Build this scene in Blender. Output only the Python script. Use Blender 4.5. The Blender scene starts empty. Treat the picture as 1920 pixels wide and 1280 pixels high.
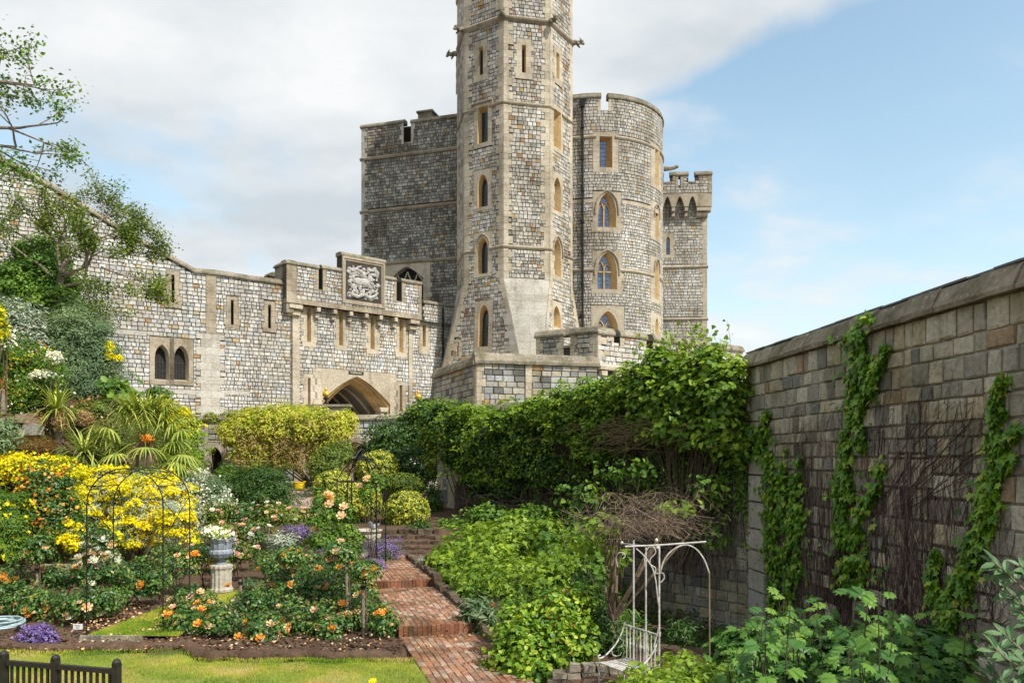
import bpy, math, random
import numpy as np
from mathutils import Vector, Matrix, noise
random.seed(7); rng = np.random.default_rng(7)
R = math.radians
scene = bpy.context.scene
COL = scene.collection
F = 1500.0; HZ = 860.0; CH = 3.3          # focal length and horizon row (in photo pixels), eye height

# ---------------- camera, sky, sun, exposure ----------------
cam_d = bpy.data.cameras.new('camera'); cam = bpy.data.objects.new('camera', cam_d); COL.objects.link(cam)
cam.location = (0, 0, CH); cam.rotation_euler = (R(90), 0, 0)
cam_d.sensor_width = 36; cam_d.lens = 36*F/1920; cam_d.shift_y = (HZ-640)/1920
cam_d.clip_end = 3000; cam_d.clip_start = 0.1
scene.camera = cam
SUN_AZ, SUN_EL = 50, 47                    # degrees to the right of straight behind the camera; elevation
sdir = Vector((math.sin(R(SUN_AZ))*math.cos(R(SUN_EL)), -math.cos(R(SUN_AZ))*math.cos(R(SUN_EL)), math.sin(R(SUN_EL))))
sl = bpy.data.lights.new('sun', 'SUN'); sun = bpy.data.objects.new('sun', sl); COL.objects.link(sun)
sl.energy = 4.3; sl.angle = R(1.2); sl.color = (1.0, 0.95, 0.87)
sun.rotation_euler = sdir.to_track_quat('Z', 'Y').to_euler()
w = bpy.data.worlds.new('World'); scene.world = w; w.use_nodes = True
nt = w.node_tree; N = nt.nodes; L = nt.links; N.clear()
def nd(t, **k):
    n = N.new(t)
    for a, b in k.items(): setattr(n, a, b)
    return n
out = nd('ShaderNodeOutputWorld'); bg = nd('ShaderNodeBackground'); bg.inputs['Strength'].default_value = 0.125
sky = nd('ShaderNodeTexSky', sky_type='NISHITA'); sky.sun_disc = False
sky.sun_elevation = R(SUN_EL); sky.sun_rotation = math.atan2(sdir.x, sdir.y); sky.altitude = 100
sky.air_density = 1.0; sky.dust_density = 1.2; sky.ozone_density = 1.0
tc = nd('ShaderNodeTexCoord'); sep = nd('ShaderNodeSeparateXYZ'); L.new(tc.outputs['Generated'], sep.inputs[0])
def mth(op, a, b=None, clamp=False):
    n = nd('ShaderNodeMath', operation=op, use_clamp=clamp)
    for i, v in enumerate((a, b)):
        if v is None: continue
        if isinstance(v, (int, float)): n.inputs[i].default_value = v
        else: L.new(v, n.inputs[i])
    return n.outputs[0]
def mixc(f, a, b):
    n = nd('ShaderNodeMix', data_type='RGBA')
    for i, v in ((0, f), (6, a), (7, b)):
        if isinstance(v, (int, float)): n.inputs[i].default_value = v
        elif isinstance(v, tuple): n.inputs[i].default_value = (*v, 1)
        else: L.new(v, n.inputs[i])
    return n.outputs[2]
# cloud sheet: direction projected on a flat layer so that clouds shrink towards the horizon
den = mth('ADD', mth('MAXIMUM', sep.outputs['Z'], 0.0), 0.28)
cx = mth('DIVIDE', sep.outputs['X'], den); cy = mth('DIVIDE', sep.outputs['Y'], den)
cmb = nd('ShaderNodeCombineXYZ'); L.new(cx, cmb.inputs[0]); L.new(cy, cmb.inputs[1])
n1 = nd('ShaderNodeTexNoise'); n1.inputs['Scale'].default_value = 1.1; n1.inputs['Detail'].default_value = 9; n1.inputs['Roughness'].default_value = .52; n1.inputs['Distortion'].default_value = .3
L.new(cmb.outputs[0], n1.inputs['Vector'])
n2 = nd('ShaderNodeTexNoise'); n2.inputs['Scale'].default_value = 2.0; n2.inputs['Detail'].default_value = 9; n2.inputs['Roughness'].default_value = .55
ma = nd('ShaderNodeMapping'); ma.inputs['Location'].default_value = (3.1, 7.7, 0); ma.inputs['Scale'].default_value = (1, 1.3, 1)
L.new(cmb.outputs[0], ma.inputs[0]); L.new(ma.outputs[0], n2.inputs['Vector'])
# a cloud bank lies to the left, clear sky opens to the right
bank = mth('MAXIMUM', mth('MULTIPLY', mth('SUBTRACT', sep.outputs['X'], 0.03), -1.1), mth('SUBTRACT', mth('MULTIPLY', mth('SUBTRACT', sep.outputs['Z'], 0.385), 3.6), mth('SUBTRACT', sep.outputs['X'], 0.12)))
cov = mth('ADD', mth('MULTIPLY', mth('SUBTRACT', n1.outputs['Fac'], 0.5), 1.0), mth('MINIMUM', mth('ADD', bank, -0.03), 0.125))
mr = nd('ShaderNodeMapRange', interpolation_type='SMOOTHSTEP'); L.new(cov, mr.inputs[0]); mr.inputs[1].default_value = -0.035; mr.inputs[2].default_value = 0.10
wisp = nd('ShaderNodeMapRange', interpolation_type='SMOOTHSTEP'); L.new(n2.outputs['Fac'], wisp.inputs[0]); wisp.inputs[1].default_value = .48; wisp.inputs[2].default_value = .64; wisp.inputs[4].default_value = .62
hz = nd('ShaderNodeMapRange'); L.new(sep.outputs['Z'], hz.inputs[0]); hz.inputs[1].default_value = 0.0; hz.inputs[2].default_value = .42; hz.inputs[3].default_value = 0.5; hz.inputs[4].default_value = 0.10
mask = mth('MAXIMUM', mr.outputs[0], mth('ADD', mth('MULTIPLY', wisp.outputs[0], 0.8), hz.outputs[0], clamp=True), clamp=True)
cr = nd('ShaderNodeValToRGB'); L.new(n2.outputs['Fac'], cr.inputs[0])
cr.color_ramp.elements[0].position = .40; cr.color_ramp.elements[0].color = (4.0, 4.4, 4.7, 1)
cr.color_ramp.elements[1].position = .68; cr.color_ramp.elements[1].color = (5.9, 6.0, 6.05, 1)
boost = nd('ShaderNodeMix', data_type='RGBA', blend_type='MULTIPLY'); boost.inputs[0].default_value = 1; L.new(sky.outputs[0], boost.inputs[6]); boost.inputs[7].default_value = (1.72, 1.78, 1.5, 1)
L.new(mixc(mask, boost.outputs[2], cr.outputs[0]), bg.inputs['Color']); L.new(bg.outputs[0], out.inputs[0])
vs = scene.view_settings; scene.display_settings.display_device = 'sRGB'
vs.view_transform = 'Standard'; vs.look = 'None'; vs.gamma = 1; vs.exposure = 0.36; vs.use_curve_mapping = False
scene.render.engine = 'CYCLES'
scene.cycles.max_bounces = 6; scene.cycles.diffuse_bounces = 3; scene.cycles.transmission_bounces = 3; scene.cycles.transparent_max_bounces = 4

# ---------------- materials ----------------
def newmat(name):
    m = bpy.data.materials.new(name); m.use_nodes = True; return m, m.node_tree.nodes, m.node_tree.links
def tint_sock(n, l):
    at = n.new('ShaderNodeAttribute'); at.attribute_name = 'tint'
    oi = n.new('ShaderNodeObjectInfo'); a = n.new('ShaderNodeMath'); a.operation = 'ADD'; f = n.new('ShaderNodeMath'); f.operation = 'FRACT'
    l.new(at.outputs['Fac'], a.inputs[0]); l.new(oi.outputs['Random'], a.inputs[1]); l.new(a.outputs[0], f.inputs[0]); return f.outputs[0]
def ramp(n, l, sock, cols, interp='LINEAR'):
    r = n.new('ShaderNodeValToRGB'); r.color_ramp.interpolation = interp; e = r.color_ramp.elements
    while len(e) < len(cols): e.new(.5)
    for i, (p, c) in enumerate(cols): e[i].position = p; e[i].color = (*c, 1)
    l.new(sock, r.inputs[0]); return r.outputs[0]
def mulmix(n, l, a, b, fac=1.0, mode='MULTIPLY'):
    m = n.new('ShaderNodeMix'); m.data_type = 'RGBA'; m.blend_type = mode
    if isinstance(fac, float): m.inputs[0].default_value = fac
    else: l.new(fac, m.inputs[0])
    l.new(a, m.inputs[6])
    if isinstance(b, tuple): m.inputs[7].default_value = (*b, 1)
    else: l.new(b, m.inputs[7])
    return m.outputs[2]
def wnoise(n, l, scale, detail=4, rough=.6, vec=None):
    t = n.new('ShaderNodeTexNoise'); t.inputs['Scale'].default_value = scale; t.inputs['Detail'].default_value = detail; t.inputs['Roughness'].default_value = rough
    if vec is None:
        g = n.new('ShaderNodeNewGeometry'); vec = g.outputs['Position']
    l.new(vec, t.inputs['Vector']); return t.outputs['Fac']
def mapr(n, l, s, a, b, c, d):
    m = n.new('ShaderNodeMapRange'); l.new(s, m.inputs[0])
    for i, v in enumerate((a, b, c, d)): m.inputs[i+1].default_value = v
    return m.outputs[0]
def stone_mat(name, cols, grain=9, patch=.5, patchcol=(.75, .72, .68), rough=.9, bump=.5, interp='CONSTANT', lichen=None, speck=None, streak=.6):
    m, n, l = newmat(name); b = n['Principled BSDF']
    c = ramp(n, l, tint_sock(n, l), cols, interp)
    f1 = wnoise(n, l, grain, 5, .7)
    c = mulmix(n, l, c, ramp(n, l, f1, [(.28, (.55, .54, .52)), (.5, (.95, .95, .95)), (.72, (1.18, 1.17, 1.15))]), 1.0)
    f2 = wnoise(n, l, patch, 4, .6)
    c = mulmix(n, l, c, patchcol, mapr(n, l, f2, .45, .62, 0, 1))
    if streak:
        mp = n.new('ShaderNodeMapping'); g = n.new('ShaderNodeNewGeometry'); mp.inputs['Scale'].default_value = (1.6, 1.6, .16); l.new(g.outputs['Position'], mp.inputs[0])
        f5 = wnoise(n, l, 1.0, 5, .65, mp.outputs[0]); c = mulmix(n, l, c, (.50, .47, .43), mapr(n, l, f5, .52, .70, 0, streak))
        f6 = wnoise(n, l, .16, 3, .5); c = mulmix(n, l, c, ramp(n, l, f6, [(.35, (.86, .85, .83)), (.65, (1.10, 1.09, 1.06))]), 1.0)
    if lichen:
        f3 = wnoise(n, l, 2.4, 6, .7); c = mulmix(n, l, c, lichen, mapr(n, l, f3, .56, .68, 0, .75), 'MIX')
    if speck:
        f4 = wnoise(n, l, 14, 3, .5); c = mulmix(n, l, c, speck, mapr(n, l, f4, .66, .72, 0, .8), 'MIX')
    l.new(c, b.inputs['Base Color']); b.inputs['Roughness'].default_value = rough; b.inputs['Specular IOR Level'].default_value = .25
    bp = n.new('ShaderNodeBump'); bp.inputs['Strength'].default_value = bump; bp.inputs['Distance'].default_value = .03
    l.new(f1, bp.inputs['Height']); l.new(bp.outputs[0], b.inputs['Normal'])
    return m
def plain(name, col, rough=.6, metal=0, var=.25, scale=6, bump=.0, emit=None, spec=.4):
    m, n, l = newmat(name); b = n['Principled BSDF']
    f = wnoise(n, l, scale, 5, .65)
    d = tuple(x*(1-var) for x in col); h = tuple(min(1, x*(1+var)) for x in col)
    l.new(ramp(n, l, f, [(.3, d), (.7, h)]), b.inputs['Base Color'])
    b.inputs['Roughness'].default_value = rough; b.inputs['Metallic'].default_value = metal; b.inputs['Specular IOR Level'].default_value = spec
    if bump:
        bp = n.new('ShaderNodeBump'); bp.inputs['Strength'].default_value = bump; bp.inputs['Distance'].default_value = .03
        l.new(f, bp.inputs['Height']); l.new(bp.outputs[0], b.inputs['Normal'])
    return m
def leaf_mat(name, cols, trans=.3, rough=.5, spec=.35, big=.9):
    m, n, l = newmat(name); b = n['Principled BSDF']
    at = n.new('ShaderNodeAttribute'); at.attribute_name = 'tint'
    c = ramp(n, l, at.outputs['Fac'], cols)
    f = wnoise(n, l, big, 3, .6)
    c = mulmix(n, l, c, ramp(n, l, f, [(.35, (.72, .8, .75)), (.65, (1.2, 1.15, 1.0))]), 1.0)
    l.new(c, b.inputs['Base Color']); b.inputs['Roughness'].default_value = rough; b.inputs['Specular IOR Level'].default_value = spec
    t = n.new('ShaderNodeBsdfTranslucent'); l.new(mulmix(n, l, c, (1.25, 1.2, .6), 1.0), t.inputs['Color'])
    mx = n.new('ShaderNodeMixShader'); mx.inputs[0].default_value = trans
    l.new(b.outputs[0], mx.inputs[1]); l.new(t.outputs[0], mx.inputs[2]); l.new(mx.outputs[0], n['Material Output'].inputs[0])
    return m
M = {}
heath = [(0, (.47, .46, .44)), (.12, (.37, .365, .35)), (.22, (.60, .585, .56)), (.36, (.44, .43, .41)), (.46, (.52, .50, .46)), (.58, (.62, .62, .61)), (.68, (.31, .31, .30)), (.72, (.52, .49, .44)), (.82, (.47, .48, .50)), (.925, (.47, .36, .22)), (.945, (.38, .24, .13)), (.96, (.56, .54, .52)), (.985, (.42, .35, .25))]
M['heath'] = stone_mat('heathstone', heath, patch=.25, patchcol=(.84, .80, .74))
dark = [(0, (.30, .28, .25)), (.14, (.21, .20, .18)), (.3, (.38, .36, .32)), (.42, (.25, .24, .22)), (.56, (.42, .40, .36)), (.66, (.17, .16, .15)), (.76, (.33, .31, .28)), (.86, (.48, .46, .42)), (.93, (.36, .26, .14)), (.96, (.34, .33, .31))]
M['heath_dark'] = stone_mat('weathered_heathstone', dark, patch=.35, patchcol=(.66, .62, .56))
mid = [(0, (.44, .42, .38)), (.14, (.31, .30, .275)), (.26, (.52, .50, .46)), (.4, (.38, .365, .34)), (.52, (.55, .53, .49)), (.64, (.25, .24, .225)), (.70, (.47, .445, .40)), (.82, (.60, .58, .55)), (.91, (.46, .31, .14)), (.94, (.35, .21, .13)), (.965, (.48, .46, .44))]
M['heath_pale'] = stone_mat('pale_heathstone', [(0, (.47, .45, .41)), (.16, (.38, .365, .34)), (.3, (.54, .52, .48)), (.46, (.43, .415, .385)), (.6, (.58, .56, .53)), (.76, (.33, .32, .30)), (.82, (.50, .475, .43)), (.94, (.45, .35, .20)), (.965, (.49, .47, .44))], patch=.3, patchcol=(.76, .72, .66))
M['heath_mid'] = stone_mat('turret_heathstone', mid, patch=.3, patchcol=(.72, .68, .62))
M['mortar'] = stone_mat('dark_mortar', [(0, (.062, .054, .045)), (1, (.068, .058, .048))], bump=.3)
M['dressed'] = stone_mat('dressed_limestone', [(0, (.47, .41, .32)), (.5, (.53, .47, .375)), (1, (.42, .365, .285))], patch=.7, patchcol=(.80, .78, .74), bump=.25, interp='LINEAR')
M['dressed_grey'] = stone_mat('weathered_limestone', [(0, (.36, .30, .23)), (.5, (.42, .36, .28)), (1, (.31, .26, .20))], patch=.8, patchcol=(.70, .68, .62), bump=.35, interp='LINEAR')
M['ochre'] = stone_mat('ochre_limestone', [(0, (.52, .36, .17)), (.5, (.58, .42, .22)), (1, (.47, .31, .14))], patch=.9, patchcol=(.85, .8, .75), bump=.2, interp='LINEAR')
M['pale'] = stone_mat('pale_ashlar', [(0, (.44, .42, .38)), (.5, (.50, .475, .43)), (1, (.39, .365, .32))], patch=.8, patchcol=(.86, .84, .80), bump=.2, interp='LINEAR')
M['coping'] = stone_mat('lichened_coping', [(0, (.27, .23, .18)), (.5, (.33, .29, .23)), (1, (.22, .19, .15))], grain=7, patch=1.1, patchcol=(.6, .62, .52), bump=.7, interp='LINEAR', speck=(.55, .54, .48))
M['rag'] = stone_mat('garden_wall_stone', [(0, (.43, .39, .32)), (.12, (.31, .29, .25)), (.26, (.52, .475, .385)), (.4, (.38, .35, .29)), (.5, (.46, .425, .35)), (.62, (.22, .215, .20)), (.70, (.58, .53, .44)), (.82, (.36, .34, .29)), (.9, (.50, .43, .31)), (.95, (.37, .27, .18)), (.97, (.30, .26, .22))], grain=11, patch=.6, patchcol=(.70, .68, .58), bump=1.0, lichen=(.20, .18, .14))
M['rag_mortar'] = stone_mat('pale_lime_mortar', [(0, (.52, .50, .45)), (1, (.47, .45, .41))], patch=1.2, patchcol=(.55, .54, .50), bump=.6)
M['bast'] = stone_mat('bastion_stone', [(0, (.38, .37, .34)), (.15, (.24, .24, .23)), (.3, (.46, .44, .38)), (.45, (.33, .34, .35)), (.6, (.40, .36, .28)), (.7, (.15, .15, .145)), (.78, (.42, .43, .43)), (.92, (.46, .30, .15)), (.95, (.36, .35, .32))], grain=8, patch=.5, patchcol=(.68, .66, .58), bump=.7)
M['glass'] = plain('dark_window_glass', (.02, .022, .028), .08, 0, .3, 2, spec=.6)
M['skyglass'] = plain('reflecting_window_glass', (.09, .12, .19), .05, .55, .4, 3, spec=1.0)
M['iron'] = plain('black_iron', (.015, .015, .017), .5, .3)
M['lead'] = plain('glazing_lead', (.10, .10, .10), .6, .2)
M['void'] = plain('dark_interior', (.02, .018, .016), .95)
M['slate'] = plain('lead_roof_edge', (.12, .13, .14), .6, .2)

# ---------------- object helpers ----------------
WL = {}
def link(o, parent=None):
    COL.objects.link(o)
    if parent is not None: o.parent = parent
def thing(name, label, cat, loc=(0, 0, 0), group=None):
    o = bpy.data.objects.new(name, None); link(o); o.location = loc; o.empty_display_size = .3
    o['label'] = label; o['category'] = cat
    if group: o['group'] = group
    WL[o.name] = Vector(loc); return o
def place(o, parent):
    link(o, parent)
    if parent is not None:
        o.location = -WL[parent.name]
    WL[o.name] = Vector((0, 0, 0))
    return o
def tag(o, label=None, cat=None, group=None, kind=None):
    for k, v in (('label', label), ('category', cat), ('group', group), ('kind', kind)):
        if v: o[k] = v
    return o
def mesh_np(name, V, Q, tint=None, mats=(), mi=None, smooth=False):
    """V (n,3) array, Q (m,k) array of faces all of size k"""
    V = np.asarray(V, np.float32); Q = np.asarray(Q, np.int32); k = Q.shape[1]; m = len(Q)
    me = bpy.data.meshes.new(name); me.vertices.add(len(V)); me.vertices.foreach_set('co', V.ravel())
    me.loops.add(m*k); me.loops.foreach_set('vertex_index', Q.ravel())
    me.polygons.add(m); me.polygons.foreach_set('loop_start', np.arange(0, m*k, k, dtype=np.int32))
    if mi is not None: me.polygons.foreach_set('material_index', np.asarray(mi, np.int32))
    for x in mats: me.materials.append(x)
    if tint is not None:
        a = me.attributes.new('tint', 'FLOAT', 'FACE'); a.data.foreach_set('value', np.asarray(tint, np.float32))
    me.update(calc_edges=True)
    if smooth: me.shade_smooth()
    return me
class MB:
    def __init__(s): s.V = []; s.F = []; s.T = []; s.I = []; s.G = []
    def add(s, vs, fs, t=None, mi=0):
        b = len(s.V); s.G.append((b, len(s.F))); s.V += [tuple(v) for v in vs]
        if t is None: t = random.random()
        for f in fs: s.F.append([b+i for i in f]); s.T.append(t); s.I.append(mi)
    def box(s, c, d, t=None, rz=0, mi=0, jit=0):
        ca, sa = math.cos(rz), math.sin(rz); vs = []
        for z in (-1, 1):
            for x, y in ((-1, -1), (1, -1), (1, 1), (-1, 1)):
                px, py = x*d[0]/2+random.uniform(-jit, jit), y*d[1]/2+random.uniform(-jit, jit)
                vs.append((c[0]+px*ca-py*sa, c[1]+px*sa+py*ca, c[2]+z*d[2]/2+random.uniform(-jit, jit)))
        s.add(vs, [(3, 2, 1, 0), (4, 5, 6, 7), (0, 1, 5, 4), (1, 2, 6, 5), (2, 3, 7, 6), (3, 0, 4, 7)], t, mi)
    def tube(s, pts, r, k=6, t=None, mi=0, cap=True):
        pts = [Vector(p) for p in pts]; n = len(pts)
        rr = r if isinstance(r, (list, tuple)) else [r]*n
        vs = []; up = Vector((0.13, .21, 1)).normalized()
        for i, p in enumerate(pts):
            d = (pts[min(i+1, n-1)]-pts[max(i-1, 0)])
            d = d.normalized() if d.length > 1e-9 else Vector((0, 0, 1))
            a = d.cross(up)
            if a.length < .05: a = d.cross(Vector((1, .1, 0)))
            a.normalize(); b = d.cross(a)
            for j in range(k):
                q = 2*math.pi*j/k; vs.append(p+(a*math.cos(q)+b*math.sin(q))*rr[i])
        fs = [(i*k+j, i*k+(j+1) % k, (i+1)*k+(j+1) % k, (i+1)*k+j) for i in range(n-1) for j in range(k)]
        if cap: fs += [tuple(reversed(range(k))), tuple(range((n-1)*k, n*k))]
        s.add(vs, fs, t, mi)
    def lathe(s, c, prof, k=16, t=None, mi=0, flute=0, fl_n=0):
        vs = []
        for r, z in prof:
            for j in range(k):
                a = 2*math.pi*j/k; q = r*(1-(flute if (fl_n and j % 2) else 0)); vs.append((c[0]+q*math.cos(a), c[1]+q*math.sin(a), c[2]+z))
        n = len(prof)
        fs = [(i*k+j, i*k+(j+1) % k, (i+1)*k+(j+1) % k, (i+1)*k+j) for i in range(n-1) for j in range(k)]
        fs += [tuple(reversed(range(k))), tuple(range((n-1)*k, n*k))]
        s.add(vs, fs, t, mi)
    def ell(s, c, r, k=8, m=5, t=None, mi=0, M3=None):
        vs = []
        for i in range(m+1):
            th = math.pi*i/m
            for j in range(k):
                a = 2*math.pi*j/k; v = Vector((r[0]*math.sin(th)*math.cos(a), r[1]*math.sin(th)*math.sin(a), r[2]*math.cos(th)))
                if M3: v = M3 @ v
                vs.append(Vector(c)+v)
        s.add(vs, [(i*k+j, (i+1)*k+j, (i+1)*k+(j+1) % k, i*k+(j+1) % k) for i in range(m) for j in range(k)], t, mi)
    def build(s, name, mats, parent=None, smooth=False):
        me = bpy.data.meshes.new(name); me.from_pydata(s.V, [], s.F)
        for x in (mats if isinstance(mats, (list, tuple)) else [mats]): me.materials.append(x)
        a = me.attributes.new('tint', 'FLOAT', 'FACE'); a.data.foreach_set('value', np.array(s.T, np.float32))
        me.polygons.foreach_set('material_index', np.array(s.I, np.int32))
        if smooth: me.shade_smooth()
        o = bpy.data.objects.new(name, me); return place(o, parent)

def parts(mb, name, mats, parent, cap=300):
    """each added piece of mb becomes a part of its own; pieces out of view or past the cap are joined"""
    G = mb.G+[(len(mb.V), len(mb.F))]; vis = []
    for i in range(len(G)-1):
        (v0, f0), (v1, f1) = G[i], G[i+1]; V = mb.V[v0:v1]; c = [sum(x[k] for x in V)/len(V) for k in range(3)]
        ok = c[1] > 1 and -60 < 960+F*c[0]/c[1] < 1980 and -60 < HZ-F*(c[2]-CH)/c[1] < 1340
        sz = max(max(x[k] for x in V)-min(x[k] for x in V) for k in range(3)); vis.append((sz/max(1, c[1]) if ok else -1, i))
    keep = {i for s_, i in sorted(vis, reverse=True)[:cap] if s_ > 0}; rest = MB(); out_ = []
    for i in range(len(G)-1):
        (v0, f0), (v1, f1) = G[i], G[i+1]; t = MB() if i in keep else rest; b = len(t.V); t.V += mb.V[v0:v1]
        t.F += [[j-v0+b for j in f] for f in mb.F[f0:f1]]; t.T += mb.T[f0:f1]; t.I += mb.I[f0:f1]
        if i in keep: out_.append(t.build(name, mats, parent))
    if rest.V: rest.build(name+'s_out_of_reach', mats, parent)['kind'] = 'stuff'
    return out_
def pt(px, py, d): return Vector(((px-960)/F*d, d, CH+(HZ-py)/F*d))

# ---------------- wall faces ----------------
class Face:
    """upright face: u along the wall to the right, v height, w outwards. apo(v) lets a face batter."""
    def __init__(s, C, n, apo=None):
        s.C = Vector((C[0], C[1])); s.n = Vector(n).normalized(); s.t = Vector((-s.n.y, s.n.x))
        s.apo = apo or (lambda v: 0.0)
    def P(s, u, v, w=0):
        q = s.C + s.n*(s.apo(v)+w) + s.t*u; return Vector((q.x, q.y, v))
    def N(s, u, v): return Vector((s.n.x, s.n.y, 0))
    def px(s, x, y, w=0):
        k = (x-960)/F; v = CH
        for _ in range(6):
            O = s.C+s.n*(s.apo(v)+w); u = (k*O.y-O.x)/(s.t.x-k*s.t.y); d = O.y+u*s.t.y; v = CH+(HZ-y)/F*d
        return u, v
    def grid(s, a, b): return [a, b]
def face2(a, b):
    """face through plan points a (left end seen from outside) and b (right end); u runs 0..len"""
    a = Vector(a); b = Vector(b); t = (b-a).normalized(); f = Face(a, (t.y, -t.x)); f.len = (b-a).length; return f
class Cyl:
    def __init__(s, C, Rr): s.C = Vector(C); s.R = Rr
    def P(s, u, v, w=0):
        a = u/s.R; return Vector((s.C.x+(s.R+w)*math.sin(a), s.C.y-(s.R+w)*math.cos(a), v))
    def N(s, u, v): a = u/s.R; return Vector((math.sin(a), -math.cos(a), 0))
    def px(s, x, y, w=0):
        k = (x-960)/F; A = k*k+1; B = -2*(k*s.C.x+s.C.y); Cc = s.C.length_squared-(s.R+w)**2
        D = max(0, B*B-4*A*Cc); d = (-B-math.sqrt(D))/(2*A)
        return math.atan2(k*d-s.C.x, s.C.y-d)*s.R, CH+(HZ-y)/F*d
    def grid(s, a, b):
        n = max(1, int(math.ceil((b-a)/.5))); return [a+(b-a)*i/n for i in range(n+1)]

def fquad(mb, f, pts, t=None, mi=0):
    mb.add([f.P(*p) for p in pts], [tuple(range(len(pts)))], t, mi)
def fprism(mb, f, poly, w0, w1, t=None, mi=0, inset=0, back=False):
    n = len(poly); cu = sum(p[0] for p in poly)/n; cv = sum(p[1] for p in poly)/n
    def ins(p):
        du, dv = cu-p[0], cv-p[1]; return (p[0]+math.copysign(min(abs(du)*.5, inset), du), p[1]+math.copysign(min(abs(dv)*.5, inset), dv))
    vs = [f.P(u, v, w0) for u, v in poly]+[f.P(*ins(p), w1) for p in poly]
    fs = [tuple(range(n, 2*n))]+[(i, (i+1) % n, n+(i+1) % n, n+i) for i in range(n)]
    if back: fs.append(tuple(reversed(range(n))))
    mb.add(vs, fs, t, mi)
def fbox(mb, f, u0, u1, v0, v1, w0, w1, t=None, mi=0, inset=0.0):
    g = f.grid(u0, u1)
    for a, b in zip(g[:-1], g[1:]): fprism(mb, f, [(a, v0), (b, v0), (b, v1), (a, v1)], w0, w1, t, mi, inset if len(g) == 2 else 0, back=True)

def backing(mb, f, ul, v0, v1, holes, top=None, t=.5, w=0, cuts=()):
    """mortar face with true openings. ul(v)->(u0,u1) or tuple"""
    ulf = ul if callable(ul) else (lambda v: ul)
    vc = sorted({v0, v1, *[min(max(h[k], v0), v1) for h in holes for k in (2, 3)], *[c for c in cuts if v0 < c < v1]})
    for a, b in zip(vc[:-1], vc[1:]):
        if b-a < 1e-4: continue
        m = (a+b)/2; L0, L1 = ulf(a), ulf(b); M0 = ulf(m)
        hs = sorted([(h[0], h[1]) for h in holes if h[2] < m < h[3]])
        us = [M0[0]]
        for h in hs: us += [h[0], h[1]]
        us.append(M0[1])
        for i in range(0, len(us), 2):
            if us[i+1] <= us[i]: continue
            gg = f.grid(us[i], us[i+1])
            if top: gg = sorted(set(gg) | {x for x in top.xs if us[i] < x < us[i+1]})
            for k, (p, q) in enumerate(zip(gg[:-1], gg[1:])):
                pa = pb = p; qa = qb = q
                if i == 0 and k == 0: pa, pb = L0[0], L1[0]
                if i+2 >= len(us) and k == len(gg)-2: qa, qb = L0[1], L1[1]
                tp, tq = (min(b, top(p)), min(b, top(q))) if top else (b, b)
                if tp <= a and tq <= a: continue
                fquad(mb, f, [(pa, a, w), (qa, a, w), (qb, max(a, tq), w), (pb, max(a, tp), w)], t)
def courses(f, ul, v0, v1, row, wmin, wmax, ex=(), top=None, gap=.036, rowj=.15, bot=None):
    """lays courses of stones; returns list of (corner uv x4)"""
    ulf = ul if callable(ul) else (lambda v: ul)
    out = []; v = v0; r = 0
    while v < v1-.03:
        h = row*(1+random.uniform(-rowj, rowj))*(1+.22*noise.noise(Vector((v*.5, row*9, 2.0))))
        if v1-v-h < row*.4: h = v1-v
        a, b = v+gap/2, v+h-gap/2; m = (a+b)/2; u0, u1 = ulf(m)
        es = [e for e in ex if e[2] < b and e[3] > a and e[0] < u1 and e[1] > u0]
        cuts = sorted({u0, u1, *[min(max(x, u0), u1) for e in es for x in e[:2]]}); iv = []
        for p, q in zip(cuts[:-1], cuts[1:]):
            if q-p < 1e-4: continue
            lo, hi = a, b
            for e in es:
                if e[0] < (p+q)/2 < e[1] and e[2] < hi and e[3] > lo:
                    if e[2]-gap/2-lo > hi-e[3]-gap/2: hi = e[2]-gap/2
                    else: lo = e[3]+gap/2
            if hi-lo < .055: continue
            if iv and abs(iv[-1][1]-p) < 1e-6 and abs(iv[-1][2]-lo) < .01 and abs(iv[-1][3]-hi) < .01: iv[-1][1] = q
            else: iv.append([p, q, lo, hi])
        for p, q, lo, hi in iv:
            if q-p < .05: continue
            u = p; ws = []
            tot = q-p; acc = 0
            while acc < tot:
                x = random.uniform(wmin, wmax)*(1+.45*noise.noise(Vector(((p+acc)*.35, v*.35, 4.0)))); ws.append(x); acc += x
            k = tot/acc
            if len(ws) == 1 or k > .55: ws = [x*k for x in ws]
            for x in ws:
                j = lambda: random.uniform(-.012, .012)
                c = [[u+gap/2+j(), lo+j()], [u+x-gap/2+j(), lo+j()], [u+x-gap/2+j(), hi+j()], [u+gap/2+j(), hi+j()]]
                u += x
                flag = False
                if top:
                    for z in c[2:]:
                        tv = top(z[0])-.01
                        if z[1] > tv: z[1] = tv; flag = True
                    if c[2][1] < c[1][1]+.03 or c[3][1] < c[0][1]+.03: continue
                out.append((c, flag))
        v += h; r += 1
    return out
UNIT = {}
def unit_stone(mat):
    if mat.name in UNIT: return UNIT[mat.name]
    L_ = []
    for i in range(5):
        rr = random.Random(i); s = 1; vs = []
        for y, k in ((.02, 1.0), (-.72, .97), (-1.0, .84)):
            for x, z in ((-1, -1), (1, -1), (1, 1), (-1, 1)):
                vs.append((x*.5*k*(1+rr.uniform(-.05, .05)), y*(1+(rr.uniform(-.15, .15) if y < -.9 else 0)), z*.5*k*(1+rr.uniform(-.07, .07))))
        fs = [(8, 9, 10, 11)]+[(b+j, b+(j+1) % 4, b+4+(j+1) % 4, b+4+j) for b in (0, 4) for j in range(4)]
        me = bpy.data.meshes.new('stone'); me.from_pydata(vs, [], fs); me.materials.append(mat)
        at = me.attributes.new('tint', 'FLOAT', 'FACE'); at.data.foreach_set('value', np.full(len(fs), .0, np.float32)); L_.append(me)
    UNIT[mat.name] = L_; return L_
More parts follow.
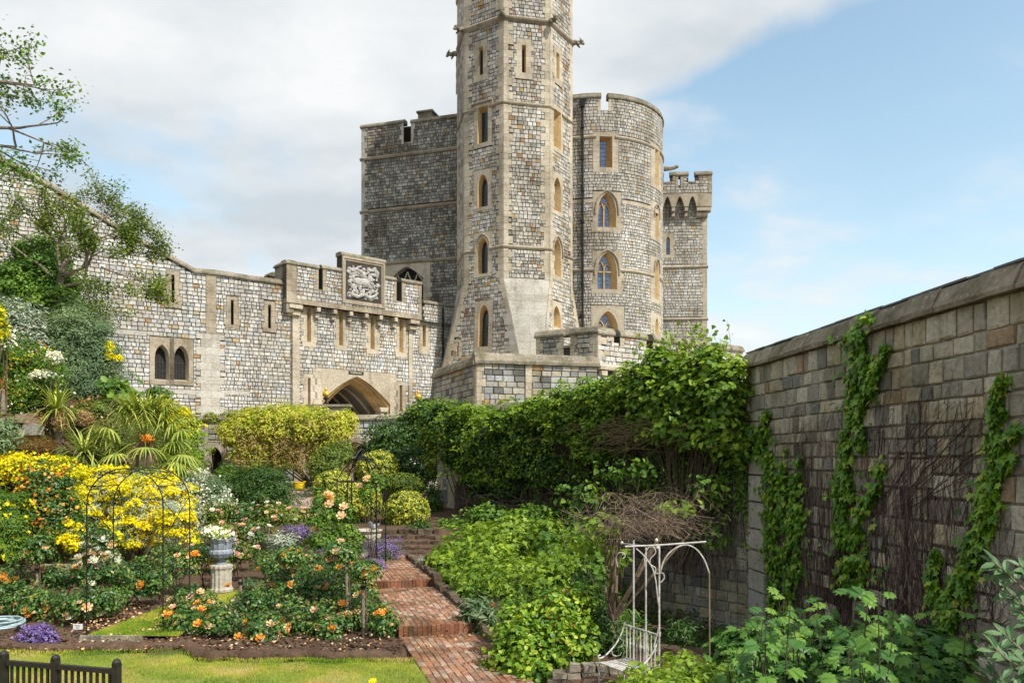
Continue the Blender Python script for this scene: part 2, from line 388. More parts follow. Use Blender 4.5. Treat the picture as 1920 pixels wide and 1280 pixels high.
def on_screen(p, pad=0):
    if p.y < 1: return False
    x = 960+F*p.x/p.y; y = HZ-F*(p.z-CH)/p.y; return -pad < x < 1920+pad and -pad < y < 1280+pad
def lay(parent, f, stones, mat, depth=.035, cap=250, name='stone', rest='smaller_stones', bulge=.5, vis=None):
    sc = []
    for i, (c, flag) in enumerate(stones):
        cu = sum(p[0] for p in c)/4; cv = sum(p[1] for p in c)/4; p = f.P(cu, cv)
        a = (c[1][0]-c[0][0])*(c[3][1]-c[0][1]); vw = (Vector((0, 0, CH))-p); s = a*abs(f.N(cu, cv).dot(vw.normalized()))/vw.length_squared
        if flag or not on_screen(p): s = -1
        if vis and not vis(p): s = -1
        sc.append(s)
    order = sorted(range(len(stones)), key=lambda i: -sc[i]); ind = [i for i in order[:cap] if sc[i] > 0]; inds = set(ind)
    mb = MB()
    for i, (c, flag) in enumerate(stones):
        if i in inds: continue
        d = depth*random.uniform(.6, 1.35); n = len(c)
        cu = sum(p[0] for p in c)/4; cv = sum(p[1] for p in c)/4
        ins = .022
        inner = [(p[0]+(ins if p[0] < cu else -ins), p[1]+(ins if p[1] < cv else -ins)) for p in c]
        vs = [f.P(p[0], p[1], -.004) for p in c]+[f.P(p[0], p[1], d*.65) for p in c]+[f.P(p[0], p[1], d*random.uniform(.85, 1.15)) for p in inner]
        mb.add(vs, [(8, 9, 10, 11)]+[(b+j, b+(j+1) % 4, b+4+(j+1) % 4, b+4+j) for b in (0, 4) for j in range(4)])
    if mb.V:
        o = mb.build(rest, mat, parent); o['kind'] = 'stuff'
    U = unit_stone(mat)
    for i in ind:
        c, _ = stones[i]; cu = sum(p[0] for p in c)/4; cv = sum(p[1] for p in c)/4
        wd = (c[1][0]-c[0][0]+c[2][0]-c[3][0])/2; ht = (c[3][1]-c[0][1]+c[2][1]-c[1][1])/2
        p = f.P(cu, cv, 0); du = (f.P(cu+.02, cv)-f.P(cu-.02, cv)).normalized(); dv = (f.P(cu, cv+.02)-f.P(cu, cv-.02)).normalized(); nn = du.cross(dv)
        d = depth*random.uniform(.7, 1.4)
        mx = Matrix(((du.x*wd, -nn.x*d, dv.x*ht, p.x), (du.y*wd, -nn.y*d, dv.y*ht, p.y), (du.z*wd, -nn.z*d, dv.z*ht, p.z), (0, 0, 0, 1)))
        o = bpy.data.objects.new(name, random.choice(U)); COL.objects.link(o)
        if parent is not None:
            o.parent = parent; q = WL[parent.name]; mx = Matrix.Translation(-q) @ mx
        o.matrix_basis = mx
class Top:
    def __init__(s, pts): s.pts = sorted(pts); s.xs = [p[0] for p in s.pts]; s.ys = [p[1] for p in s.pts]
    def __call__(s, u): return float(np.interp(u, s.xs, s.ys))
def quoins(mb, f, edge, side, v0, v1, wl=.42, ws=.26, h=.42, w=.045, ex=None, mi=0):
    """alternating long and short corner blocks along an edge u=edge(v); side=+1 blocks lie to the right"""
    ef = edge if callable(edge) else (lambda v: edge); v = v0; k = 0
    while v < v1-.05:
        hh = h*random.uniform(.85, 1.2)
        if v+hh > v1-.12: hh = v1-v
        ww = (wl if k % 2 else ws)*random.uniform(.85, 1.15); a, b = v+.006, v+hh-.006
        if side > 0: poly = [(ef(a), a), (ef(a)+ww, a), (ef(b)+ww, b), (ef(b), b)]
        else: poly = [(ef(a)-ww, a), (ef(a), a), (ef(b), b), (ef(b)-ww, b)]
        fprism(mb, f, poly, -.01, w, None, mi)
        if ex is not None:
            m = ef((a+b)/2); ex.append((m-.05, m+ww, v, v+hh) if side > 0 else (m-ww, m+.05, v, v+hh))
        v += hh; k += 1
def strip(mb, f, u0, u1, v, prof, t=None, mi=0, slope=None):
    """moulding along u: prof list of (w, dv) closed outline swept from u0 to u1"""
    g = f.grid(u0, u1); n = len(prof)
    rings = [[f.P(u, v+dv+(slope(u) if slope else 0), w) for w, dv in prof] for u in g]
    vs = [p for r in rings for p in r]
    fs = [(i*n+j, (i+1)*n+j, (i+1)*n+(j+1) % n, i*n+(j+1) % n) for i in range(len(g)-1) for j in range(n)]
    fs += [tuple(range(n)), tuple(reversed(range((len(g)-1)*n, len(g)*n)))]
    mb.add(vs, fs, t, mi)
STRING = [(-.02, -.16), (.05, -.14), (.13, -.05), (.15, .02), (.0, .14), (-.02, .14)]
def coping(mb, f, pts, h=.3, over=.12, thick=.6, mi=0, seg=1.2):
    """weathered coping along a polyline of (u, v) at its underside"""
    prof = [(over, 0), (over+.02, h*.25), (over*.2, h*.8), (-.12, h), (-thick, h), (-thick, 0)]
    for (ua, va), (ub, vb) in zip(pts[:-1], pts[1:]):
        n = max(1, int(abs(ub-ua)/seg))
        for i in range(n):
            a, b = i/n, (i+1)/n; u0, u1 = ua+(ub-ua)*a+.004, ua+(ub-ua)*b-.004
            vs = []; jj = random.uniform(-.008, .008)
            for u, s in ((u0, a), (u1, b)):
                vs += [f.P(u, va+(vb-va)*s+dv+jj, w_) for w_, dv in prof]
            k = len(prof); mb.add(vs, [(j, k+j, k+(j+1) % k, (j+1) % k) for j in range(k)]+[tuple(range(k)), tuple(reversed(range(k, 2*k)))], None, mi)
def arch_pts(w, h, kind, n=10):
    """outline of an opening of width w and height h, sill at 0: list from bottom left up and over to bottom right"""
    a = w/2
    if kind == 'rect': return [(-a, 0), (-a, h), (a, h), (a, 0)]
    rise = {'lancet': w*1.0, 'arch': w*.62, 'tudor': w*.34}[kind]; sp = h-rise; pts = [(-a, 0)]
    for i in range(n+1):
        x = -1+i/n
        if kind == 'tudor': y = (1-abs(x)**1.6)*.72+.28*(1-abs(x)) if i < n else 1
        else: y = math.sqrt(max(0, 1-((abs(x)+.35)/1.35)**2.0)); y /= math.sqrt(1-(.35/1.35)**2)
        pts.append((a*x, sp+rise*y))
    return pts+[(-x, y) for x, y in reversed(pts[:-1])]
def opening(thg, f, uc, vs, w, h, kind='lancet', W=None, top=.25, sill=.25, depth=.35, splay=.75, shift=0.0, glass='glass', ex=None, holes=None, bars=3, lights=1, hood=False, teeth=True, transom=None, mat='dressed', inner='ochre', open_=False, label=None, nb=None):
    """window or slit: dressed surround, splayed reveal, glass set back, glazing bars"""
    W = W or w+.5; out = [(x+uc, y+vs) for x, y in arch_pts(w, h, kind)]
    s = MB(); fw = .03; a = w/2; A = W/2; v_t = vs+h+top
    u0, u1 = uc-A, uc+A
    nh = max(1, round((h)/.45)); vv = [vs-sill]+[vs+h*i/nh for i in range(nh+1)]+[v_t]
    spring = out[1][1]
    # jambs
    nj = max(1, round((spring-vs)/.4))
    for i in range(nj):
        p, q = vs+(spring-vs)*i/nj+.004, vs+(spring-vs)*(i+1)/nj-.004; tt = .16 if (teeth and i % 2 == 0) else 0
        for sg in (-1, 1):
            x0, x1 = sorted((uc+sg*a, uc+sg*(A+tt))); fprism(s, f, [(x0, p), (x1, p), (x1, q), (x0, q)], -.02, fw)
            if ex is not None and tt: ex.append((x0-.01, x1+.01, p, q))
    fbox(s, f, u0-(.08 if teeth else 0), u1+(.08 if teeth else 0), vs-sill, vs-.004, -.02, fw+.01)
    if ex is not None and teeth: ex.append((u0-.09, u1+.09, vs-sill, vs))
    # head, built of slices up to the top line
    ins = out[1:-1]
    if kind == 'rect': ins = [(uc-a, vs+h), (uc+a, vs+h)]
    for (ua, va), (ub, vb) in zip(ins[:-1], ins[1:]):
        if ub-ua > 1e-4: fprism(s, f, [(ua, va), (ub, vb), (ub, v_t), (ua, v_t)], -.02, fw, .5)
    for sg in (-1, 1):
        x0, x1 = sorted((uc+sg*a, uc+sg*A)); fprism(s, f, [(x0, spring), (x1, spring), (x1, v_t), (x0, v_t)], -.02, fw, .5)
    so = s.build('window_surround', M[mat], thg)
    if label: so['label'] = label
    # reveal
    r = MB(); k = splay; sh = shift
    inn = [((x-uc)*k+uc+sh, vs+(y-vs)*(1-(1-k)*.25)+(.0 if y > vs+.01 else .10)) for x, y in out]
    for i in range(len(out)-1):
        r.add([f.P(*out[i], fw-.002), f.P(*out[i+1], fw-.002), f.P(*inn[i+1], -depth), f.P(*inn[i], -depth)], [(3, 2, 1, 0)], .5)
    r.add([f.P(*out[0], fw-.002), f.P(*out[-1], fw-.002), f.P(*inn[-1], -depth), f.P(*inn[0], -depth)], [(0, 1, 2, 3)], .5)
    ro = r.build('reveal', M[inner], so)
    gl = MB(); gl.add([f.P(*p, -depth+.01) for p in inn], [tuple(reversed(range(len(inn))))], .5)
    go = gl.build('pane_or_void' if not open_ else 'dark_recess', M[glass], so)  # void: near-black sheet stands in for the unlit depth of the opening
    iw = w*k; icx = uc+sh
    if bars:
        b = MB(); nbv = nb if nb is not None else (2 if iw > .5 else 1)
        vt0 = inn[1][1]; vtop = max(p[1] for p in inn)
        for i in range(1, bars+1):
            v = vs+.1+(vtop-vs)*i/(bars+1.0)
            b.tube([f.P(icx-iw/2, v, -depth+.02), f.P(icx+iw/2, v, -depth+.02)], .012, 4) if v < vt0+.2 else None
        for i in range(1, nbv+1):
            x = icx-iw/2+iw*i/(nbv+1); b.tube([f.P(x, vs+.1, -depth+.02), f.P(x, vt0+.1, -depth+.02)], .010, 4)
        b.build('glazing_bar', M['lead'], so)
    if lights == 2:
        t_ = MB(); bw = .055
        vt0 = inn[1][1]; vtop = max(p[1] for p in inn); rise = vtop-vt0
        fbox(t_, f, icx-bw, icx+bw, vs+.05, vt0+rise*.15, -depth+.015, -depth+.16)
        for sg in (-1, 1):
            P_ = []
            for i in range(9):
                q = i/8*math.pi/2; P_.append(f.P(icx+sg*iw/2*(1-math.cos(q))*.95, vt0+rise*.15+rise*.62*math.sin(q), -depth+.09))
            t_.tube(P_, .06, 5)
            P_ = [f.P(icx+sg*iw/2*(1-.5*(1-math.cos(q))), vt0+rise*.95*math.sin(q)*.55, -depth+.09) for q in [i/6*math.pi/2 for i in range(7)]]
            t_.tube(P_, .045, 5)
        if transom: fbox(t_, f, icx-iw/2, icx+iw/2, transom-.05, transom+.05, -depth+.015, -depth+.17)
        t_.build('tracery', M[inner], so)
    if hood:
        hm = MB(); hp = [((x-uc)*1.0*(w+.34)/w+uc, y+.17*(1 if y > spring-.01 else 0)) for x, y in out[1:-1]]
        hp = [(hp[0][0], hp[0][1]-.35)]+hp+[(hp[-1][0], hp[-1][1]-.35)]
        hm.tube([f.P(x, y, .07) for x, y in hp], .065, 6); hm.build('hood_mould', M['dressed_grey'], so)
    if holes is not None: holes.append((uc-a-.02, uc+a+.02, vs-.01, max(y for _, y in out)+.01))
    if ex is not None: ex.append((u0-.01, u1+.01, vs-sill, v_t))
    return so
def popen(thg, f, x0, x1, y0, y1, **k):
    """opening given by its photo box"""
    ua, va = f.px(x0, y1); ub, vb = f.px(x1, y1); _, vt = f.px((x0+x1)/2, y0)
    _, vs = f.px((x0+x1)/2, y1)
    if 'W' not in k and 'Wx' in k:
        wx = k.pop('Wx'); k['W'] = abs(f.px(wx[1], y1)[0]-f.px(wx[0], y1)[0])
    k.pop('Wx', None)
    return opening(thg, f, (ua+ub)/2, vs, ub-ua, vt-vs, **k)
M['relief'] = plain('carved_grey_stone', (.37, .355, .33), .9, 0, .35, 9, .5)
# ================= castle =================
# ---- curtain wall on the left, stepping up the slope ----
G0 = Vector((-10.4, 53)); gd = Vector((1.19, 1)).normalized()
gA = G0-gd*4.55; gB = G0+gd*8.0
fG = face2(gA, gB)
cd = Vector((1.5, 1)).normalized(); cA = gA-cd*21; fC = face2(cA, gA)
def build_curtain():
    f = fC; T = thing('curtain_wall', 'long pale stone castle wall whose coping climbs the slope to the left of the gatehouse', 'castle wall', (*((cA+gA)/2), 4))
    U = lambda x, y: f.px(x, y)
    tp = [U(-110, 215), U(20, 312), U(100, 356), U(220, 430), U(300, 476), U(365, 512), U(400, 515), U(480, 527), U(540, 535)]
    tp[0] = (0.0, tp[0][1]); tp[-1] = (f.len, tp[-1][1]); top = Top(tp)
    ex, holes = [], []
    popen(T, f, 321, 327, 515, 568, kind='rect', W=.72, top=.22, sill=.28, glass='void', bars=0, ex=ex, holes=holes, splay=.7, shift=.08, mat='dressed_grey', inner='dressed_grey', label='tall arrow slit nearest the slope')
    popen(T, f, 432.5, 438, 562, 609, kind='rect', W=.66, top=.2, sill=.22, glass='void', bars=0, ex=ex, holes=holes, splay=.7, shift=.08, mat='dressed_grey', inner='dressed_grey')
    popen(T, f, 502.5, 508, 571, 616, kind='rect', W=.66, top=.2, sill=.22, glass='void', bars=0, ex=ex, holes=holes, splay=.7, shift=.08, mat='dressed_grey', inner='dressed_grey')
    for x0, x1 in ((290, 317), (326, 354)):
        popen(T, f, x0, x1, 646 if x0 < 300 else 648, 713 if x0 < 300 else 714, kind='lancet', W=1.3, top=.42, sill=.25, depth=.42, glass='void', bars=3, nb=3, ex=ex, holes=holes, splay=.82, shift=-.04, mat='dressed_grey', inner='dressed', teeth=False)
    # pilaster, light ashlar below
    ua, _ = U(386, 600); ub, _ = U(405, 600); _, vj = U(396, 626); _, vb = U(396, 775)
    mb = MB(); v = vj
    while v < top((ua+ub)/2)-.05:
        h = random.uniform(.35, .5); fprism(mb, f, [(ua, v), (ub, v), (ub, min(top(ub), v+h-.01)), (ua, min(top(ua), v+h-.01))], -.02, .06); v += h
    ex.append((ua, ub, vj, 30)); parts(mb, 'pilaster_block', M['dressed_grey'], T)
    mb = MB(); v = 3.0; k = 0
    while v < vj:
        h = random.uniform(.38, .5); e = .28 if k % 2 else .02; h = min(h, vj-v)
        for a, b in ((ua-.28-e, (ua+ub)/2), ((ua+ub)/2+.006, ub+.2+e)): fprism(mb, f, [(a, v), (b, v), (b, v+h-.01), (a, v+h-.01)], -.02, .06)
        ex.append((ua-.28-e, ub+.2+e, v, v+h)); v += h; k += 1
    parts(mb, 'pilaster_block', M['pale'], T)
    mb = MB()
    for x0, x1, y0, y1 in ((212, 275, 618, 628), (236, 384, 728, 738), (414, 468, 732, 740)):
        a, va = U(x0, (y0+y1)/2); b, vb_ = U(x1, (y0+y1)/2); n = max(1, int((b-a)/.8)); va = (va+vb_)/2
        for i in range(n): fprism(mb, f, [(a+(b-a)*i/n+.005, va-.13), (a+(b-a)*(i+1)/n-.005, va-.13), (a+(b-a)*(i+1)/n-.005, va+.13), (a+(b-a)*i/n+.005, va+.13)], -.02, .05)
        ex.append((a, b, va-.13, va+.13))
    parts(mb, 'band_stone', M['pale'], T)
    mb = MB(); backing(mb, f, (0, f.len), 3.0, 19, holes, top); mb.build('mortar', M['mortar'], T)
    lay(T, f, courses(f, (0, f.len), 3.0, 19, .225, .17, .42, ex, top), M['heath'], cap=290)
    mb = MB(); coping(mb, f, [(p[0], p[1]) for p in tp], .34, .14, .7); parts(mb, 'coping_stone', M['coping'], T)
    # solid back
    mb = MB(); p = [(u, v) for u, v in tp]
    for (a, va), (b, vb_) in zip(p[:-1], p[1:]): fquad(mb, f, [(b, 3, -.9), (a, 3, -.9), (a, va, -.9), (b, vb_, -.9)])
    mb.build('rear_side', M['mortar'], T)
build_curtain()

# ---- gatehouse ----
def build_gatehouse():
    f = fG; T = thing('gatehouse', 'pale stone gatehouse with a Tudor carriage arch, corbelled battlements and carved panel', 'gatehouse', (*G0, 4.5))
    U = f.px; ex, holes = [], []; w_len = f.len
    uL, _ = U(545, 600)
    # carriage arch
    ua, va = U(603, 737); ub, _ = U(731, 737); uc = (ua+ub)/2; wv = ub-ua; vs = 3.6; _, vap = U(668, 706)
    h = vap-vs; out = [(x+uc, y+vs) for x, y in arch_pts(wv, h, 'tudor', 12)]
    s = MB(); a = wv/2; ins = out[1:-1]; _, vt = U(668, 695)
    for (x0, y0), (x1, y1) in zip(ins[:-1], ins[1:]):
        if x1-x0 > 1e-4: fprism(s, f, [(x0, y0), (x1, y1), (x1, vt), (x0, vt)], -.02, .035, .4)
    v = vs; k = 0
    while v < vt:
        q = min(vt, v+random.uniform(.38, .5))
        for sg in (-1, 1):
            x0, x1 = sorted((uc+sg*a, uc+sg*(a+.45+(.18 if k % 2 else 0)))); fprism(s, f, [(x0, v), (x1, v), (x1, q-.01), (x0, q-.01)], -.02, .03)
        ex.append((uc-a-.45-(.18 if k % 2 else 0), uc+a+.45+(.18 if k % 2 else 0), v, q)); v = q; k += 1
    so = s.build('arch_surround', M['dressed'], T)
    r = MB(); prev = [(x, y, .03) for x, y in out]
    prof = [(0, -.12), (.13, -.12), (.13, -.3), (.22, -.34), (.3, -.5), (.3, -.62), (.42, -.66), (.5, -.85), (.5, -1.1)]
    for dd, w_ in prof:
        kx = (a-dd)/a; cur = [(uc+(x-uc)*kx, (y-dd*.9) if y > vs+.1 else y, w_) for x, y in out]
        for i in range(len(out)-1): r.add([f.P(*prev[i]), f.P(*prev[i+1]), f.P(*cur[i+1]), f.P(*cur[i])], [(3, 2, 1, 0)], random.uniform(.3, .7))
        prev = cur
    r.build('arch_moulding', M['ochre'], so)
    r = MB(); vault = prev
    for j in range(6):
        w0, w1 = -1.1-j*.9, -1.1-(j+1)*.9
        for i in range(len(vault)-1): r.add([f.P(vault[i][0], vault[i][1], w0), f.P(vault[i+1][0], vault[i+1][1], w0), f.P(vault[i+1][0], vault[i+1][1], w1), f.P(vault[i][0], vault[i][1], w1)], [(3, 2, 1, 0)], .5)
    r.build('vault', M['heath_dark'], T)
    r = MB()
    for j in (1.9, 3.4, 4.9):
        r.tube([f.P(x, y-.08, -j) for x, y, _ in vault[1:-1]], .13, 5)
    r.build('vault_rib', M['dressed_grey'], T)
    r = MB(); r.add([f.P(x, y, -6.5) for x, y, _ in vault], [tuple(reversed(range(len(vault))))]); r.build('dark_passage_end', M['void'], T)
    # flat right jamb shaft capital and niche block
    r = MB(); un, vn = U(719, 768); fprism(r, f, [(un-.30, vn-.15), (un+.12, vn-.15), (un+.30, vn+.15), (un-.42, vn+.15)], -.3, .22); fbox(r, f, un-.25, un+.1, vn-1.2, vn-.16, -.3, .10); r.build('jamb_bracket', M['dressed'], T)
    holes.append((uc-a-.02, uc+a+.02, 3.0, vap+.02))
    # lower slits, upper slits under the corbels, wall slit right
    kw = dict(kind='rect', glass='void', bars=0, ex=ex, holes=holes, splay=.6, shift=-.06, inner='ochre')
    popen(T, f, 577, 582, 708, 772, W=.8, top=.25, sill=.3, **kw); popen(T, f, 749, 754, 722, 772, W=.75, top=.25, sill=.3, **kw)
    for x in (580, 640, 699, 753):
        yy = 573+(x-580)*.115; popen(T, f, x-4.5, x+3.0, yy+3, yy+68, W=.78, top=.05, sill=.32, **{**kw, 'shift': -.09, 'splay': .45})
    popen(T, f, 792, 798, 609, 650, W=.75, top=.25, sill=.5, **kw)
    # round-edged piers
    mb = MB()
    for x0, x1, y0 in ((547, 560, 580), (766, 773, 612)):
        p, _ = U(x0, 650); q, _ = U(x1, 650); _, vt_ = U((x0+x1)/2, y0); v = 3.0
        while v < vt_:
            z = min(vt_, v+random.uniform(.4, .6)); fbox(mb, f, p, q, v, z-.008, -.02, .13 if x0 < 600 else .05); v = z
        ex.append((p-.02, q+.02, 3, vt_+.1))
    parts(mb, 'pier_block', M['dressed'], T)
    uP, vP = U(535, 575, .5); uQ, vQ = U(792, 600, .5)
    _, v_bl = U(545, 571, .5); _, v_br = U(785, 596, .5)   # underside of the parapet
    vb = (v_bl+v_br)/2
    _, vtl = U(620, 505, .5)
    # main wall below parapet and right stretch
    _, vtr = U(812, 571); uR, _ = U(790, 600)
    top = Top([(uL-2, vb+.1), (uR+.1, vb+.1), (uR+.11, vtr), (w_len, vtr)])
    mb = MB(); backing(mb, f, (0, w_len), 3.0, 16, holes, top); mb.build('mortar', M['mortar'], T)
    ex2 = list(ex)
    lay(T, f, courses(f, (0, w_len), 3.0, 16, .235, .17, .40, ex2, top), M['heath'], cap=270)
    mb = MB(); coping(mb, f, [(uR+.12, vtr), (w_len, vtr)], .26, .12, .6)
    # parapet, carried forward on corbels
    fp = Face(f.C+f.n*.5, f.n); fp.t = f.t; fp.len = f.len
    V = fp.px
    u0 = V(537, 540)[0]; u1 = V(790, 560)[0]
    uu = lambda x: V(x, 540)[0]
    vm = V(620, 506)[1]                    # merlon top (underside of its coping)
    ve = V(601, 545)[1]                    # embrasure floor
    vpan = V(680, 486)[1]; vcor = V(566, 499)[1]
    segs = [(u0, uu(597), vcor), (uu(597), uu(604), ve), (uu(604), uu(640), vm), (uu(640), uu(722), vpan), (uu(722), uu(742), vm), (uu(742), uu(753), ve), (uu(753), u1, vm)]
    tpts = []
    for a_, b_, t_ in segs: tpts += [(a_+.001, t_), (b_-.001, t_)]
    ptop = Top(tpts); pex, ph = [], []
    # carved panel
    pa, pb = uu(647), uu(701); pva = V(674, 561)[1]; pvb = V(674, 509)[1]
    oa, ob = uu(641), uu(721); ova = V(680, 573)[1]; ovb = vpan
    pn = MB()
    for i, (dx, w_) in enumerate(((0, .04), (.14, -.02), (.26, -.08), (.36, -.14))):
        nx = (.14, .12, .10, .12)[i]; A0, A1, B0, B1 = oa+dx, ob-dx, ova+dx, ovb-dx
        for q in ([(A0, B0), (A1, B0), (A1, B0+nx), (A0, B0+nx)], [(A0, B1-nx), (A1, B1-nx), (A1, B1), (A0, B1)], [(A0, B0+nx), (A0+nx, B0+nx), (A0+nx, B1-nx), (A0, B1-nx)], [(A1-nx, B0+nx), (A1, B0+nx), (A1, B1-nx), (A1-nx, B1-nx)]): fprism(pn, fp, q, -.3, w_+.05)
    pf = pn.build('panel_frame', M['dressed_grey'], T)
    rl = MB(); rw = -.05; ru0, ru1, rv0, rv1 = oa+.40, ob-.40, ova+.42, ovb-.42; W_, H_ = ru1-ru0, rv1-rv0
    fbox(rl, fp, ru0-.05, ru1+.05, rv0-.05, rv1+.05, -.3, rw)
    def Pn(x, y, d=0): return fp.P(ru0+x*W_, rv0+y*H_, rw+.04+d)
    def blob(x, y, rx, ry, d=.07):
        t3 = Matrix(((f.t.x, f.n.x, 0), (f.t.y, f.n.y, 0), (0, 0, 1))); rl.ell(Pn(x, y), (rx*W_, d*1.9, ry*H_), 10, 6, None, 0, t3)
    # a rearing horse and rider above a coiled beast, swirling mantle around
    blob(.52, .50, .20, .13, .10); blob(.70, .62, .09, .14, .09); blob(.78, .76, .10, .06, .09); blob(.33, .50, .13, .13, .09); blob(.50, .72, .08, .13, .09); blob(.50, .88, .06, .06, .08)
    for pts_, r_ in (([(.42, .45), (.36, .30), (.42, .18)], .035), ([(.30, .45), (.24, .30), (.30, .15)], .035), ([(.66, .52), (.80, .48), (.84, .36)], .03), ([(.62, .48), (.74, .38), (.70, .28)], .03), ([(.24, .55), (.12, .60), (.08, .45), (.14, .36)], .03), ([(.15, .95), (.45, .66), (.85, .22)], .018), ([(.10, .10), (.30, .05), (.50, .14), (.68, .06), (.88, .16), (.92, .34), (.84, .26)], .05), ([(.52, .74), (.66, .82), (.62, .94)], .03), ([(.45, .78), (.28, .86), (.12, .78)], .045), ([(.06, .68), (.2, .72), (.3, .92), (.42, .96)], .03), ([(.9, .6), (.95, .8), (.86, .95)], .035), ([(.5, .6), (.46, .46), (.5, .36)], .03)):
        rl.tube([Pn(x, y, .03) for x, y in pts_], r_*W_, 6)
    rr = random.Random(3)
    for _ in range(110): blob(rr.uniform(.03, .97), rr.uniform(.03, .97), rr.uniform(.03, .085), rr.uniform(.025, .07), rr.uniform(.02, .06))
    for _ in range(26):
        x, y, a_ = rr.uniform(.05, .95), rr.uniform(.05, .95), rr.uniform(0, 6.28); rl.tube([Pn(x+.09*math.cos(a_+k*.9)*k/2, y+.09*math.sin(a_+k*.9)*k/2, .02) for k in range(4)], [.03*W_, .03*W_, .02*W_, .008*W_], 5)
    rl.build('heraldic_relief', M['relief'], T)
    pex.append((oa-.01, ob+.01, ova, 30))
    # corner and jamb blocks
    q = MB(); quoins(q, fp, u0, 1, vb+.28, vcor, .62, .62, .4, .04, pex); quoins(q, fp, uu(597)-.001, -1, ve, vcor, .18, .3, .32, .035, pex); quoins(q, fp, uu(605), 1, ve, vm, .18, .3, .32, .035, pex)
    quoins(q, fp, uu(743), -1, ve, vm, .15, .25, .32, .035, pex); quoins(q, fp, uu(753), 1, ve, vm, .18, .3, .32, .035, pex); quoins(q, fp, u1, -1, vb+.28, vm, .2, .3, .4, .035, pex)
    parts(q, 'quoin', M['dressed_grey'], T)
    q = MB(); n = 14
    for i in range(n): fbox(q, fp, u0+(u1-u0)*i/n+.004, u0+(u1-u0)*(i+1)/n-.004, vb, vb+.28, -.7, .05)
    parts(q, 'sill_stone', M['dressed_grey'], T); pex.append((u0-1, u1+1, vb-.1, vb+.28))
    # openings in the parapet outline
    b2 = MB()
    for (a_, b_, t_) in segs: fbox(b2, fp, a_, b_, vb+.27, t_, -.62, .0)
    b2.build('parapet_core', M['mortar'], T)
    lay(T, fp, courses(fp, (u0, u1), vb+.28, 18, .235, .17, .38, pex, ptop), M['heath'], cap=30)
    for (a_, b_, t_) in segs:
        if t_ > ve+.01: coping(mb, fp, [(a_-.05, t_), (b_+.05, t_)], .27, .10, .7)
        else: fbox(mb, fp, a_, b_, t_, t_+.08, -.66, .03)
    # merlons returning along the left end, seen over the curtain wall
    le = face2(fp.P(u0, 0, -3.2).xy, fp.P(u0, 0, 0).xy)
    for a_, b_, t_ in ((.0, .9, vcor-.35), (1.45, le.len-.001, vcor)):
        fbox(mb, le, a_+.02, b_-.03, vb, t_, -.5, 0); coping(mb, le, [(a_, t_), (b_, t_)], .27, .1, .6)
    fbox(mb, le, .0, le.len-.03, vb-.6, vb+.55, -.5, -.02)
    parts(mb, 'coping_stone', M['coping'], T)
    # corbels: each two rounded steps
    for x in (598, 629, 659, 688, 715, 743):
        c = MB(); uc_ = V(x, 590)[0]; hw = .17
        fbox(c, f, uc_-hw, uc_+hw, vb-.36, vb-.01, -.02, .52, None, 0, .05); fbox(c, f, uc_-hw, uc_+hw, vb-.72, vb-.37, -.02, .28, None, 0, .05); c.build('corbel', M['dressed'], T)
    for x in (555, 778):
        c = MB(); uc_ = V(x, 590)[0]; hw = .50 if x < 600 else .42
        fbox(c, f, uc_-hw, uc_+hw, vb-.36, vb-.01, -.02, .56, None, 0, .06); fbox(c, f, uc_-hw+.06, uc_+hw-.06, vb-.74, vb-.37, -.02, .34, None, 0, .06); c.build('corbel', M['dressed'], T)
    # left flank and roof so the house is solid
    s = MB(); s.add([f.P(0, 3, 0), f.P(0, 3, -3), f.P(0, vb+.2, -3), f.P(0, vb+.2, 0)], [(3, 2, 1, 0)]); s.add([f.P(0, vb, 0.4), f.P(w_len, vb, .4), f.P(w_len, vb, -4), f.P(0, vb, -4)], [(0, 1, 2, 3)]); s.build('roof_slab', M['slate'], T)
    # direction board over the arch
    us, vsn = U(667, 699); b = MB(); fbox(b, f, us-.55, us+.55, vsn-.10, vsn+.10, .03, .075); bo = b.build('sign_board', M['iron'], T)
    lt = MB(); x = us-.44; lr = random.Random(4)
    while x < us+.42: w0 = lr.uniform(.03, .06); fbox(lt, f, x, x+w0, vsn-.045, vsn+.045*lr.choice((1, 1, .5)), .076, .082); x += w0+lr.choice((.014, .014, .014, .04))
    lo = lt.build('lettering', M['pale'], bo); lo['kind'] = 'stuff'
    # rainwater pipe in the corner with the turret
    up, vp = U(829, 575); p_ = MB(); p_.tube([f.P(up, 4, .12), f.P(up, vtr-.1, .12)], .07, 8)
    for v in (6.5, 9, 11.5): p_.tube([f.P(up, v, .12), f.P(up, v+.18, .12)], .1, 8)
    p_.build('downpipe', M['iron'], T)
build_gatehouse()

